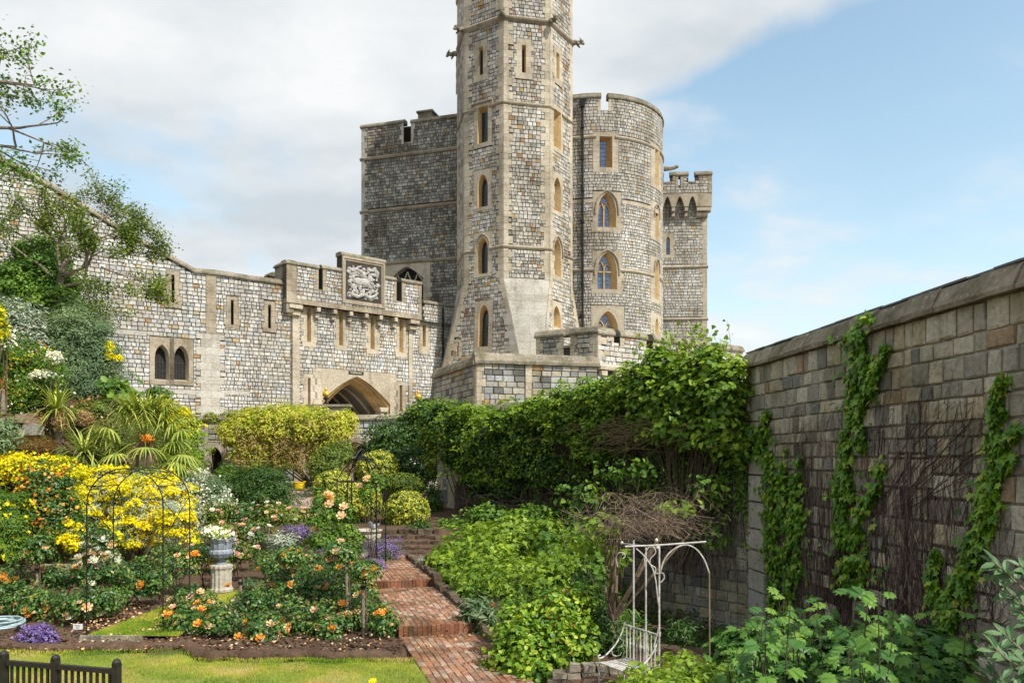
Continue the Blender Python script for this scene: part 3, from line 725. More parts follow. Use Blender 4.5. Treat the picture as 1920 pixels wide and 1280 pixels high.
# ---- octagonal turret ----
TC = Vector((.15, 58.0)); TRR = 4.2; TA = TRR*math.cos(R(22.5))
Z0, Z1 = 9.0, 15.5
def kk(v): return min(1.0, max(0.0, (Z1-v)/(Z1-Z0)))
apA = lambda v: TA+.36*kk(v); apB = lambda v: TA+1.53*kk(v)
hwA = lambda v: apB(v)*math.sqrt(2)-apA(v); hwB = lambda v: apA(v)*math.sqrt(2)-apB(v)
def build_turret():
    T = thing('octagonal_turret', 'tall octagonal stone stair turret with pale corner stones rising beyond the top of the picture', 'tower', (*TC, 4))
    zs = lambda y: CH+(HZ-y)*53.9/F
    zt = zs(33)
    strings = [zs(192), zs(462)]
    angs = {'A': -32.5, 'B': 12.5, 'C': 57.5, 'D': 102.5, 'E': 147.5, 'S': -77.5, 'R': -122.5, 'Q': -167.5}
    kind = {'A': 'A', 'C': 'A', 'E': 'A', 'R': 'A', 'B': 'B', 'S': 'B', 'D': 'B', 'Q': 'B'}
    bk = MB(); qn = MB(); sm = MB(); ash = MB(); ct = MB()
    for nme, an in angs.items():
        ap, hw = (apA, hwA) if kind[nme] == 'A' else (apB, hwB)
        f = Face(TC, (math.sin(R(an)), -math.cos(R(an))), ap); ex, holes = [], []
        front = nme in 'ABCSD'
        kw = dict(ex=ex, holes=holes)
        sl = dict(kind='rect', glass='void', bars=0, splay=.6, W=1.05, top=.42, sill=.42, ex=ex, holes=holes, inner='ochre')
        if nme == 'A':
            popen(T, f, 898.5, 906, 88, 141, **{**sl, 'shift': -.08, 'depth': .2})
            for (y0, y1, k_, hd, sll) in ((200, 268, 'rect', False, .3), (327, 388, 'lancet', False, .25), (444, 513, 'lancet', True, .22), (572, 650, 'lancet', False, .45)):
                popen(T, f, 896, 915, y0, y1, kind=k_, W=1.5, top=.32, sill=sll, depth=.42, splay=.62, shift=-.10, bars=6, hood=hd, nb=1, teeth=False, **kw)
            hm = MB(); f_uc, f_v = f.px(905, 193); hm.tube([f.P(f_uc-.85, f_v-.45, .08), f.P(f_uc-.85, f_v+.02, .10), f.P(f_uc+.85, f_v+.02, .10), f.P(f_uc+.85, f_v-.45, .08)], .07, 5); hm.build('label_mould', M['dressed_grey'], T)
            popen(T, f, 845, 850.5, 641, 668, kind='rect', W=.55, top=.14, sill=.12, depth=.3, glass='void', bars=0, **kw)
            popen(T, f, 856, 860, 641, 668, kind='rect', W=.5, top=.14, sill=.12, depth=.3, glass='void', bars=0, **kw)
        if nme == 'B': popen(T, f, 978.5, 986, 85, 137, **sl)
        if nme == 'C':
            popen(T, f, 1042.5, 1048.5, 100, 148, **sl)
            for (y0, y1, k_, hd) in ((208, 278, 'rect', False), (333, 396, 'lancet', False), (448, 518, 'lancet', True), (574, 614, 'lancet', False)):
                popen(T, f, 1038, 1051.5, y0, y1, kind=k_, W=1.5, top=.32, sill=.3, depth=.5, splay=.5, shift=.05, bars=5, hood=hd, teeth=False, nb=1, **kw)
        if nme == 'S': popen(T, f, 856, 860, 108, 160, **sl)
        zt2 = zt+3.6
        for v0, v1 in ((3.0, Z0), (Z0, Z1), (Z1, zt), (zt, zt2)):
            pm = 'heath_mid'
            L_ = lambda v: -hw(v); Rr = lambda v: hw(v)
            backing(bk, f, lambda v: (-hw(v), hw(v)), v0, v1, holes, cuts=(Z0, Z1))
        quoins(qn, f, L_ if True else 0, 1, Z1 if kind[nme] == 'B' else 7.5, zt-.12, .58, .36, .45, .05, ex); quoins(qn, f, Rr, -1, Z1 if kind[nme] == 'B' else 7.5, zt-.12, .58, .36, .45, .05, ex)
        quoins(qn, f, L_, 1, zt+.15, zt2, .55, .36, .45, .05, ex); quoins(qn, f, Rr, -1, zt+.15, zt2, .55, .36, .45, .05, ex)
        if kind[nme] == 'B':      # smooth sloping broach under the string
            v = 7.5
            while v < Z1-.05:
                z = min(Z1, v+random.uniform(.42, .55)); n = max(1, round(2*hw((v+z)/2)/1.0))
                for i in range(n):
                    p, q = i/n, (i+1)/n
                    g = lambda s_, v_: -hw(v_)+2*hw(v_)*s_
                    fprism(ash, f, [(g(p, v)+.003, v), (g(q, v)-.003, v), (g(q, z)-.003, z-.006), (g(p, z)+.003, z-.006)], -.01, .03, random.uniform(.3, .7))
                v = z
            ex.append((-9, 9, 3, Z1))
        elif nme in 'AC':   # toothed ashlar beside the broach
            side = 1 if nme == 'A' else -1; v = 7.5; k = 0
            while v < Z0+4.2:
                z = v+random.uniform(.38, .5); e = (1.35 if k % 2 else .9)*(1-.62*max(0, (v-Z0))/4.2); h_ = hw
                if side > 0: fprism(ash, f, [(hw(v)-e, v), (hw(v), v), (hw(z), z-.008), (hw(v)-e, z-.008)], -.01, .052); ex.append((hw(v)-e, 9, v, z))
                else: fprism(ash, f, [(-hw(v), v), (-hw(v)+e, v), (-hw(v)+e, z-.008), (-hw(z), z-.008)], -.01, .052); ex.append((-9, -hw(v)+e, v, z))
                v = z; k += 1
        for s_ in strings+[zt]:
            ex.append((-9, 9, s_-.14, s_+.12))
            k_ = 1.0 if s_ != zt else 1.5
            n = 6
            skip = [(e[0]-.1, e[1]+.1) for e in holes if e[2] < s_ < e[3]+.6]
            g0, g1 = -hw(s_), hw(s_); ov = .15*k_*math.tan(R(22.5))
            prof = [(-.02, -.16*k_), (.05*k_, -.14*k_), (.13*k_, -.05*k_), (.15*k_, .02), (.0, .14*k_), (-.02, .14*k_)]
            rings = []
            iv = [(g0, g1)]
            for a_, b_ in skip:
                iv = [x for p, q in iv for x in (((p, min(q, a_)), (max(p, b_), q))) if x[1]-x[0] > .05]
            for p, q in iv:
                vs = []
                for u, sg in ((p, -1 if p == g0 else 0), (q, 1 if q == g1 else 0)):
                    for w_, dv in prof: vs.append(f.P(u+sg*w_*math.tan(R(22.5)), s_+dv, w_))
                m_ = len(prof); sm.add(vs, [(j, m_+j, m_+(j+1) % m_, (j+1) % m_) for j in range(m_)])
        st = courses(f, lambda v: (-hw(v), hw(v)), 7.5, zt2, .265, .19, .42, ex)
        if front: lay(T, f, st, M['heath_mid'], cap={'A': 95, 'B': 95, 'C': 60, 'S': 25, 'D': 1}[nme])
        else: lay(T, f, st, M['heath_mid'], cap=0)
        # parapet above the frame
        fbox(ct, f, -hw(zt2), hw(zt2), zt2, zt2+.3, -.5, .15)
        fbox(ct, f, -.9, .9, zt2+.3, zt2+1.4, -.5, .1)
    bk.build('mortar', M['mortar'], T); parts(qn, 'quoin', M['dressed'], T, 290); parts(sm, 'string_course', M['dressed_grey'], T); parts(ash, 'ashlar_block', M['pale'], T); parts(ct, 'parapet', M['dressed'], T)
    # weathered beasts at the upper band
    for i in range(8):
        a = R(-10+45*i); o = Vector((math.sin(a), -math.cos(a), 0)); c = Vector((TC.x, TC.y, zt))+o*(TRR+.05); s = Vector((o.y, -o.x, 0)); g = MB()
        g.tube([c-o*.1, c+o*.25+Vector((0, 0, .04)), c+o*.4, c+o*.58-Vector((0, 0, .03))], [.22, .17, .15, .13], 7)
        g.ell(c+o*.64+Vector((0, 0, .05)), (.16, .16, .15), 8, 6); g.tube([c+o*.68-Vector((0, 0, .06)), c+o*.84-Vector((0, 0, .14))], [.12, .07], 6)
        for q in (-1, 1):
            g.tube([c+o*.60+s*q*.12+Vector((0, 0, .12)), c+o*.52+s*q*.2+Vector((0, 0, .26))], [.08, .02], 5); g.tube([c+o*.3+s*q*.18, c+o*.5+s*q*.24-Vector((0, 0, .25))], [.09, .05], 5)
        g.build('gargoyle', M['coping'], T)
build_turret()

# ---- square block behind on the left ----
def build_block():
    tt = Vector((3.22, -1)).normalized(); c0 = Vector(((678-960)/F*63.0, 63.0)); f = face2(c0, c0+tt*12)
    T = thing('square_tower_block', 'dark weathered square castle block with one open crenel, left behind the octagonal turret', 'tower', (*c0, 4))
    U = f.px; ex, holes = [], []
    vt = U(700, 239)[1]; ve = U(762, 270)[1]; _, s1 = U(760, 289); _, s2 = U(760, 390); _, s3 = U(790, 489)
    uc0, uc1 = U(757, 240)[0], U(771, 240)[0]; vt2 = U(800, 228)[1]
    tp = [(-.5, vt), (uc0, vt), (uc0+.001, ve), (uc1, ve), (uc1+.001, vt2), (12.5, vt2)]; top = Top(tp)
    q = MB(); quoins(q, f, 0, 1, 5, vt, .5, .3, .42, .05, ex); quoins(q, f, uc0, -1, ve, vt, .3, .2, .35, .05, ex); quoins(q, f, uc1, 1, ve, vt2, .3, .2, .35, .05, ex)
    ua, ub = U(727, 520)[0], U(797, 520)[0]; _, vap = U(763, 500)
    opening(T, f, (ua+ub)/2, vap-3.2, ub-ua-.3, 3.2, 'tudor', ub-ua+.9, top=.5, sill=.2, depth=.5, splay=.95, glass='void', bars=0, teeth=True, ex=ex, holes=holes, inner='dressed')
    tr = MB(); cx_, wd = (ua+ub)/2, ub-ua-.4
    for i in range(4):
        x = cx_-wd/2+wd*(i)/3; tr.tube([f.P(x, vap-3, -.25), f.P(x, vap-1.3, -.25)], .06, 5)
        for sg in (-1, 1): tr.tube([f.P(x, vap-1.4, -.25), f.P(x+sg*wd/12, vap-.9, -.25), f.P(x+sg*wd/6, vap-.35-(.3 if i in (0, 3) else 0), -.25)], .06, 5)
    tr.build('tracery', M['dressed'], T)
    for s_ in (s1, s2, s3): ex.append((-1, 13, s_-.16, s_+.14))
    mb = MB(); backing(mb, f, (0, 12), 4, 32, holes, top); mb.build('mortar', M['mortar'], T)
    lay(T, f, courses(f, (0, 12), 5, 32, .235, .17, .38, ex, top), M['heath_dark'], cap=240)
    parts(q, 'quoin', M['pale'], T)
    sm = MB()
    for s_ in (s1, s2, s3): strip(sm, f, -.12, 12, s_, STRING)
    parts(sm, 'string_course', M['dressed_grey'], T)
    cp = MB(); coping(cp, f, [(-.1, vt), (uc0+.05, vt)], .35, .12, .6); coping(cp, f, [(uc1-.05, vt2), (12, vt2)], .35, .12, .6); fbox(cp, f, uc0, uc1, ve, ve+.12, -.5, .04)
    us = U(791, 215)[0]; fbox(cp, f, us-.55, us+.6, vt2+.3, vt2+.95, -1.6, -.5); fbox(cp, f, us-.65, us+.7, vt2+.95, vt2+1.1, -1.7, -.4); parts(cp, 'coping_stone', M['coping'], T)
    s = MB(); L_ = face2(c0+Vector((-tt.y, tt.x))*10, c0); backing(s, L_, (0, 10), 4, vt, []); lay(T, L_, courses(L_, (0, 10), 5, vt, .26, .25, .5), M['heath_dark'], cap=0)
    s.add([f.P(0, vt-.3, 0), f.P(12, vt-.3, 0), f.P(12, vt-.3, -10), f.P(0, vt-.3, -10)], [(0, 1, 2, 3)]); s.build('rear_side', M['mortar'], T)
build_block()

# ---- drum tower on the right ----
def build_drum():
    D = 64.0; C = Vector(((1108-960)/F*D, D)); Rr = 5.62; f = Cyl(C, Rr)
    T = thing('drum_tower', 'broad round stone tower with ochre pointed windows and a black drainpipe, right behind the turret', 'tower', (*C, 4))
    U = f.px; ex, holes = [], []
    zc = lambda y: CH+(HZ-y)*(D-Rr)/F
    vt = zc(184); ve = zc(209)
    uL = -2.0*Rr*.5; uR = Rr*math.pi*.62
    g = [(U(1126, 200)[0], U(1141, 200)[0]), (Rr*1.22, Rr*1.30)]
    tp = [(-9, vt)]
    for a, b in g: tp += [(a, vt), (a+.001, ve), (b, ve), (b+.001, vt)]
    tp.append((19, vt)); top = Top(tp); q = MB()
    for a, b in g: quoins(q, f, a, -1, ve, vt, .3, .2, .35, .05, ex); quoins(q, f, b, 1, ve, vt, .3, .2, .35, .05, ex)
    parts(q, 'quoin', M['dressed'], T)
    kw = dict(ex=ex, holes=holes, glass='skyglass')
    popen(T, f, 1124, 1148, 256, 314, kind='rect', W=1.9, top=.32, sill=.35, depth=.5, splay=.62, shift=-.2, bars=6, nb=2, teeth=False, **kw)
    popen(T, f, 1121, 1155, 362, 426, kind='lancet', W=2.1, top=.1, sill=.3, depth=.5, splay=.68, shift=-.18, bars=7, nb=3, lights=2, hood=True, **kw)
    tv = U(1137, 508)[1]
    popen(T, f, 1120, 1157, 473, 542, kind='lancet', W=2.2, top=.1, sill=.32, depth=.5, splay=.72, shift=-.18, bars=7, nb=3, lights=2, hood=True, transom=tv, **kw)
    popen(T, f, 1119, 1160, 583, 660, kind='lancet', W=2.5, top=.4, sill=.32, depth=.5, splay=.72, shift=-.18, bars=7, nb=3, lights=2, **kw)
    for y0, y1, k_, hd in ((280, 348, 'rect', False), (388, 446, 'lancet', True), (490, 562, 'lancet', True), (596, 660, 'lancet', False)):
        popen(T, f, 1228, 1234.5, y0, y1, kind=k_, W=2.1, top=.3, sill=.3, depth=.5, splay=.55, shift=-.3, bars=5, nb=1, hood=hd, teeth=False, **kw)
    S = [zc(256), zc(505)]
    for s_ in S: ex.append((-12, 20, s_-.16, s_+.14))
    _, sb = U(1100, 377); ex.append((-12, U(1117, 390)[0], sb-.15, sb+.15)); ex.append((U(1166, 390)[0], 20, sb-.15, sb+.15))
    mb = MB(); backing(mb, f, (uL, uR), 4, 31, holes, top); mb.build('mortar', M['mortar'], T)
    lay(T, f, courses(f, (uL, uR), 5, 31, .235, .17, .38, ex, top), M['heath_pale'], cap=260)
    sm = MB()
    for s_ in S:
        cutg = sorted([(h[0]-.2, h[1]+.2) for h in holes if h[2] < s_ < h[3]+.5]); p = uL
        for a, b in cutg+[(uR, uR)]:
            if a > p: strip(sm, f, p, a, s_, STRING)
            p = max(p, b)
    fbox(sm, f, uL, U(1117, 390)[0], sb-.14, sb+.14, -.01, .045); fbox(sm, f, U(1166, 390)[0], uR, sb-.14, sb+.14, -.01, .045)
    parts(sm, 'string_course', M['dressed'], T)
    cp = MB(); p = uL
    for a, b in g+[(uR, uR)]:
        strip(cp, f, p-.05, a+.05, vt, [(.12, 0), (.14, .1), (.04, .3), (.05, .36), (-.1, .42), (-.55, .42), (-.55, 0)]); p = b
    for a, b in g: strip(cp, f, a, b, ve, [(.03, 0), (.03, .08), (-.5, .12), (-.5, 0)])
    parts(cp, 'coping_stone', M['coping'], T)
    # drainpipe with hopper
    up = U(1093, 300)[0]; pp = MB(); z1 = U(1093, 196)[1]; pp.tube([f.P(up, 7, .16), f.P(up, z1, .16)], .085, 8)
    for v in np.arange(9, z1-1, 2.3): pp.tube([f.P(up, v, .16), f.P(up, v+.22, .16)], .135, 8)
    fprism(pp, f, [(up-.12, z1-.25), (up+.12, z1-.25), (up+.24, z1+.3), (up-.24, z1+.3)], .02, .34); pp.tube([f.P(up, z1-9, .16), f.P(up, z1-9.1, .1)], .1, 6)
    pz = U(1093, 590)[1]; pp.tube([f.P(up, pz, .14), f.P(up-1.1, pz-.85, .14)], .06, 6)
    pp.build('drainpipe', M['iron'], T)
    # tuft growing on the ledge and stone spout on the right
    sp = MB(); us = Rr*1.42; c = f.P(us, zc(275)+.1, .1); o = f.N(us, 0); sp.tube([c, c+o*.5, c+o*.95+Vector((0, 0, .06))], [.2, .16, .13], 6); sp.ell(c+o*1.0+Vector((0, 0, .12)), (.18, .18, .14), 7, 5); sp.build('gargoyle', M['coping'], T)
    # flat stretch running back to the left
    b0 = f.P(uL, 0).xy
    s = MB(); roof = [f.P(uL+(uR-uL)*i/30, ve-.05, -.1) for i in range(31)]+[Vector((C.x, C.y+Rr, ve-.05))]; s.add(roof, [tuple(range(32))]); s.build('roof', M['slate'], T)
build_drum()

# ---- small tower at the far right ----
def build_far():
    D = 75.0; c0 = Vector(((1225-960)/F*(D+.3), D+.3)); c1 = Vector(((1325-960)/F*D, D)); f = face2(c0, c1)
    T = thing('machicolated_tower', 'slim square tower with battlements on arched machicolation, farthest to the right', 'tower', (*c1, 4))
    U = f.px; ex, holes = [], []; W = f.len
    vm0 = U(1300, 403)[1]; vm1 = U(1300, 360)[1]
    popen(T, f, 1249, 1256, 444, 478, kind='lancet', W=1.05, top=.3, sill=.3, depth=.3, splay=.8, glass='skyglass', bars=2, ex=ex, holes=holes)
    q = MB(); quoins(q, f, W, -1, 5, vm0, .6, .4, .42, .05, ex)
    S = [U(1290, 500)[1], U(1290, 598)[1]]
    for s_ in S: ex.append((-1, W+1, s_-.16, s_+.14))
    mb = MB(); backing(mb, f, (0, W), 4, vm1, holes)
    lay(T, f, courses(f, (0, W), 5, vm1, .27, .24, .5, ex), M['heath_pale'], cap=80)
    R_ = face2(c1, c1+Vector((-(c1-c0).normalized().y, (c1-c0).normalized().x))*6); backing(mb, R_, (0, 6), 4, vm1, [])
    quoins(q, R_, 0, 1, 5, vm0, .6, .4, .42, .05); lay(T, R_, courses(R_, (.5, 6), 5, vm1, .27, .24, .5), M['heath_pale'], cap=0)
    parts(q, 'quoin', M['dressed'], T); mb.build('mortar', M['mortar'], T)
    # corbelled head
    o = .75; fh = Face(f.C+f.n*o, f.n); fh.t = f.t; V = fh.px; u1 = V(1335, 380)[0]; u0 = -.5
    vb_ = V(1300, 404)[1]; vt_ = V(1300, 362)[1]; vpa = V(1300, 329)[1]; vtp = V(1300, 326)[1]; ve = V(1300, 336)[1]
    hd = MB(); xs = [(V(a, 385)[0], V(b, 385)[0]) for a, b in ((1244, 1259), (1267, 1283), (1291, 1306))]
    p = u0; rise = V(1275, 368)[1]
    for a, b in xs:
        fbox(hd, fh, p, a, V(1300, 387)[1], vt_, -o, 0, .4); n = 8
        for i in range(n):
            x0, x1 = a+(b-a)*i/n, a+(b-a)*(i+1)/n
            y = lambda x: rise-(rise-V(1300, 387)[1])*(abs((x-(a+b)/2)/((b-a)/2))**1.7)
            fprism(hd, fh, [(x0, y(x0)), (x1, y(x1)), (x1, vt_), (x0, vt_)], -o, 0, .5, back=True)
        p = b
    fbox(hd, fh, p, u1, V(1300, 387)[1], vt_, -o, 0, .45); hd.build('machicolation', M['dressed_grey'], T)
    for (a, b) in ((xs[0][1], xs[1][0]), (xs[1][1], xs[2][0]), (xs[2][1], u1-.02)):
        c = MB(); z = V(1300, 387)[1]; h_ = .42
        fbox(c, f, a, b, z-h_, z-.01, -.02, o*.95, None, 0, .05); fbox(c, f, a+.02, b-.25 if b > u1-.1 else b, z-2*h_, z-h_-.01, -.02, o*.62, None, 0, .05)
        c.build('corbel', M['dressed'], T)
    cr = [(u0, V(1244, 330)[0], .1), (V(1257, 330)[0], V(1290.5, 330)[0], 0), (V(1304, 330)[0], u1, 0)]
    bd = MB(); hx = []; tp = []
    vtop = V(1300, 329)[1]; vE = V(1300, 343)[1]; prev = None
    for a, b, _ in cr:
        if prev is not None: tp += [(prev+.001, vE), (a-.001, vE)]
        tp += [(a, vtop), (b, vtop)]; prev = b
    tt = Top(tp); slit = (V(1271.5, 335)[0], V(1276, 335)[0], V(1300, 347)[1], V(1300, 333)[1])
    for i, (a, b, _) in enumerate(cr):
        if i == 1:
            fbox(bd, fh, a, slit[0], vt_, vtop, -.45, 0, .5); fbox(bd, fh, slit[1], b, vt_, vtop, -.45, 0, .5); fbox(bd, fh, slit[0], slit[1], slit[3], vtop, -.45, 0, .5); fbox(bd, fh, slit[0], slit[1], vt_, slit[2], -.45, 0, .5)
        else: fbox(bd, fh, a, b, vt_, vtop, -.45, 0, .5)
    for a, b in ((cr[0][1], cr[1][0]), (cr[1][1], cr[2][0])): fbox(bd, fh, a, b, vt_, vE, -.45, 0, .5)
    bd.build('parapet_core', M['mortar'], T)
    px_ = [(slit[0]-.25, slit[1]+.25, slit[2]-.2, slit[3]+.1)]; q = MB(); quoins(q, fh, u1, -1, vt_, vtop, .5, .3, .4, .05, px_)
    for a, b in ((slit[0]-.25, slit[0]), (slit[1], slit[1]+.25)): fbox(q, fh, a, b, slit[2]-.2, slit[3]+.1, -.02, .05)
    parts(q, 'quoin', M['dressed_grey'], T)
    lay(T, fh, courses(fh, (u0, u1), vt_, vtop, .27, .24, .5, px_, tt), M['heath_pale'], cap=30)
    cp = MB()
    for a, b, _ in cr: coping(cp, fh, [(a-.04, vtop), (b+.04, vtop)], .42, .12, .6)
    for a, b in ((cr[0][1], cr[1][0]), (cr[1][1], cr[2][0])): coping(cp, fh, [(a, vE), (b, vE)], .2, .06, .5)
    parts(cp, 'coping_stone', M['coping'], T)
    # right side of the head
    Rh = face2(fh.P(u1, 0).xy, fh.P(u1, 0, -7).xy); s = MB(); backing(s, Rh, (0, 7), V(1300, 387)[1], vtop, []); s.build('rear_side', M['dressed_grey'], T)
    sm = MB()
    for s_ in S: strip(sm, f, 0, W+.13, s_, STRING)
    parts(sm, 'string_course', M['dressed'], T)
build_far()
# link between the round and the slim tower
# ---- bastion below the turret and crenellated terrace wall ----
A_ = Vector(((893-960)/F*44, 44.0)); LE = A_+Vector((-.4, 1))*7.6; Bp = A_+Vector((4, 1))*1.71; Rp = Bp+Vector((1.33, 1)).normalized()*30
Lp = Bp+Vector((-1.59, 1))*2.15
def build_bastion():
    T = thing('bastion', 'grey squared-stone bastion with a sloping lichened coping at the foot of the octagonal turret', 'castle wall', (*A_, 2))
    cp = MB(); mo = MB(); q = MB()
    for (a, b, capn) in ((LE, A_, 40), (A_, Bp, 80)):
        f = face2(a, b); vt = f.px(893 if a is LE else 1000, 684)[1]; ex = []
        if a is A_:
            quoins(q, f, 0, 1, 2, vt, .5, .3, .4, .05, ex, 0); u_ = f.px(985, 700)[0]; quoins(q, f, u_, 1, 2, vt, .4, .4, .42, .06, ex)
        else: quoins(q, f, f.len, -1, 2, vt, .5, .3, .4, .05, ex)
        backing(mo, f, (0, f.len), 1, vt, [])
        lay(T, f, courses(f, (0, f.len), 2, vt, .33, .35, .75, ex), M['bast'], cap=capn, depth=.05)
        coping(cp, f, [(-.1, vt), (f.len+.1, vt)], .62, .2, .8)
        vtt = vt
    fl = MB(); fl.add([Vector((p.x, p.y, vtt+.3)) for p in (LE, A_, Bp, Rp, Rp+Vector((0, 12)), LE+Vector((0, 12)))], [tuple(range(6))]); fl.build('terrace_floor', M['dressed_grey'], T)
    mo.build('mortar', M['mortar'], T); parts(q, 'quoin', M['dressed'], T); parts(cp, 'coping_stone', M['coping'], T)
build_bastion()
def build_crenel():
    T = thing('crenellated_terrace_wall', 'low crenellated terrace wall with sloped grey copings running right from the bastion', 'castle wall', (*Bp, 6))
    cp = MB(); mo = MB(); q = MB(); co = MB()
    f = face2(Lp, Bp); vt = f.px(1100, 626)[1]; vb = 8.6; ve = f.px(1065, 652)[1]
    g = (f.px(1057, 630)[0], f.px(1070, 630)[0])
    for a, b in ((0, g[0]), (g[1], f.len)):
        ex = []; quoins(q, f, a, 1, vb, vt, .45, .3, .4, .045, ex); quoins(q, f, b, -1, vb, vt, .45, .3, .4, .045, ex)
        backing(mo, f, (a, b), vb, vt, []); lay(T, f, courses(f, (a, b), vb, vt, .27, .3, .55, ex), M['bast'], cap=30, depth=.05); coping(cp, f, [(a-.08, vt), (b+.08, vt)], .45, .14, .7)
    fbox(mo, f, g[0], g[1], vb, ve, -.5, 0); fbox(cp, f, g[0], g[1], ve, ve+.15, -.6, .08)
    f = face2(Bp, Rp); vt = f.px(1125, 626)[1]; ve = f.px(1157, 651)[1]; vb = f.px(1160, 688)[1]; u = 0; k = 0
    sp = [(0, f.px(1150, 630)[0])]
    for a, b in ((1162, 1211), (1224, 1275), (1287, 1330), (1342, 1392)): sp.append((f.px(a, 630)[0], f.px(b, 630)[0]))
    for i, (a, b) in enumerate(sp):
        ex = []; quoins(q, f, a, 1, ve if i else vb, vt, .4 if i else .7, .3, .4, .045, ex); quoins(q, f, b, -1, ve, vt, .3, .2, .35, .045, ex)
        fbox(mo, f, a, b, ve, vt, -.55, 0); coping(cp, f, [(a-.06, vt), (b+.06, vt)], .42, .14, .75)
        lay(T, f, courses(f, (a, b), ve, vt, .27, .28, .55, ex), M['heath'], cap=18, depth=.05)
        if i+1 < len(sp): fbox(cp, f, b, sp[i+1][0], ve, ve+.10, -.6, .05)
    backing(mo, f, (0, f.len), 1, ve, [])
    ex = [(-1, 40, vb-.62, vb)]
    lay(T, f, courses(f, (0, f.len), 3, ve, .27, .28, .55, ex), M['heath'], cap=60, depth=.05)
    strip(q, f, 0, f.len, vb-.05, [(-.01, -.22), (.28, -.2), (.3, -.02), (.02, .16), (-.01, .16)])
    for j in range(16): fbox(co, f, j*1.1+.1, j*1.1+.62, vb-.62, vb-.28, -.01, .24, None, 0, .04)
    mo.build('mortar', M['mortar'], T); parts(q, 'quoin', M['dressed'], T); parts(cp, 'coping_stone', M['coping'], T); parts(co, 'corbel', M['dressed'], T)
build_crenel()

# ---- terrace wall behind the garden ----
def build_terrace():
    a, b = Vector((-19, 40.5)), Vector((-1.2, 39.2)); f = face2(a, b); vt = f.px(400, 789)[1]
    T = thing('terrace_retaining_wall', 'grey ashlar retaining wall with small pointed window behind the hanging wisteria', 'retaining wall', (*a, 1.5))
    ex, holes = [], []
    popen(T, f, 391, 417, 838, 890, kind='lancet', W=1.1, top=.25, sill=.2, depth=.5, splay=.85, glass='void', bars=0, ex=ex, holes=holes, inner='dressed_grey', teeth=False)
    ud0, vd = f.px(576, 908); ud1, vdt = f.px(610, 835)
    opening(T, f, (ud0+ud1)/2, 1.2, ud1-ud0, vdt-1.2, 'tudor', ud1-ud0+.9, top=.3, sill=.1, depth=1.2, splay=1, glass='void', bars=0, ex=ex, holes=holes, inner='dressed_grey', teeth=True, mat='dressed_grey')
    ue0, _ = f.px(655, 900); ue1, _ = f.px(700, 900)
    opening(T, f, (ue0+ue1)/2, 1.6, ue1-ue0, 2.4, 'tudor', ue1-ue0+.7, top=.3, sill=.1, depth=1.2, splay=1, glass='void', bars=0, ex=ex, holes=holes, inner='dressed_grey', mat='dressed_grey')
    q = MB()
    for x0, x1 in ((384, 391), (404, 411), (553, 572)):
        p, r_ = f.px(x0, 800)[0], f.px(x1, 800)[0]; v = 1; top_ = vt if x0 != 404 else vt
        while v < vt:
            z = min(vt, v+.45); 
            if x0 != 404 or v > 4.2: fbox(q, f, p, r_, v, z-.01, -.02, .12 if x0 > 500 else .06); ex.append((p, r_, v, z))
            v = z
    parts(q, 'pilaster_block', M['dressed'], T)
    mb = MB(); backing(mb, f, (0, f.len), .5, vt, holes); mb.build('mortar', M['mortar'], T)
    lay(T, f, courses(f, (0, f.len), 1, vt, .3, .35, .8, ex), M['heath'], cap=120, depth=.04)
    cp = MB(); coping(cp, f, [(0, vt), (f.len, vt)], .3, .15, .8)
    for x0, x1, y0, y1, w_ in ((572, 652, 758, 778, -1.5), (650, 693, 778, 800, -1.2)):
        p, r_ = f.px(x0, 770, w_)[0], f.px(x1, 770, w_)[0]; za, zb = f.px(x0, y0, w_)[1], f.px(x0, y1, w_)[1]
        fbox(cp, f, p, r_, vt-.3, za-.12, w_-.4, w_); fbox(cp, f, p-.1, r_+.1, za-.12, za, w_-.5, w_+.1)
    fbox(cp, f, f.px(420, 800)[0], f.px(458, 800)[0], f.px(430, 806)[1], f.px(430, 792)[1], 0, .25)
    parts(cp, 'coping_stone', M['coping'], T)
    # timber lean-to roof over the passage
    r = MB(); c = pt(672, 828, 37); r.box(c+Vector((0, 0, 0)), (2.2, 1.6, .08), rz=.1); r.tube([pt(655, 824, 36.4), pt(695, 838, 36.0)], .07, 6); r.build('timber_roof', plain('grey_timber', (.20, .14, .10), .8), T)
build_terrace()

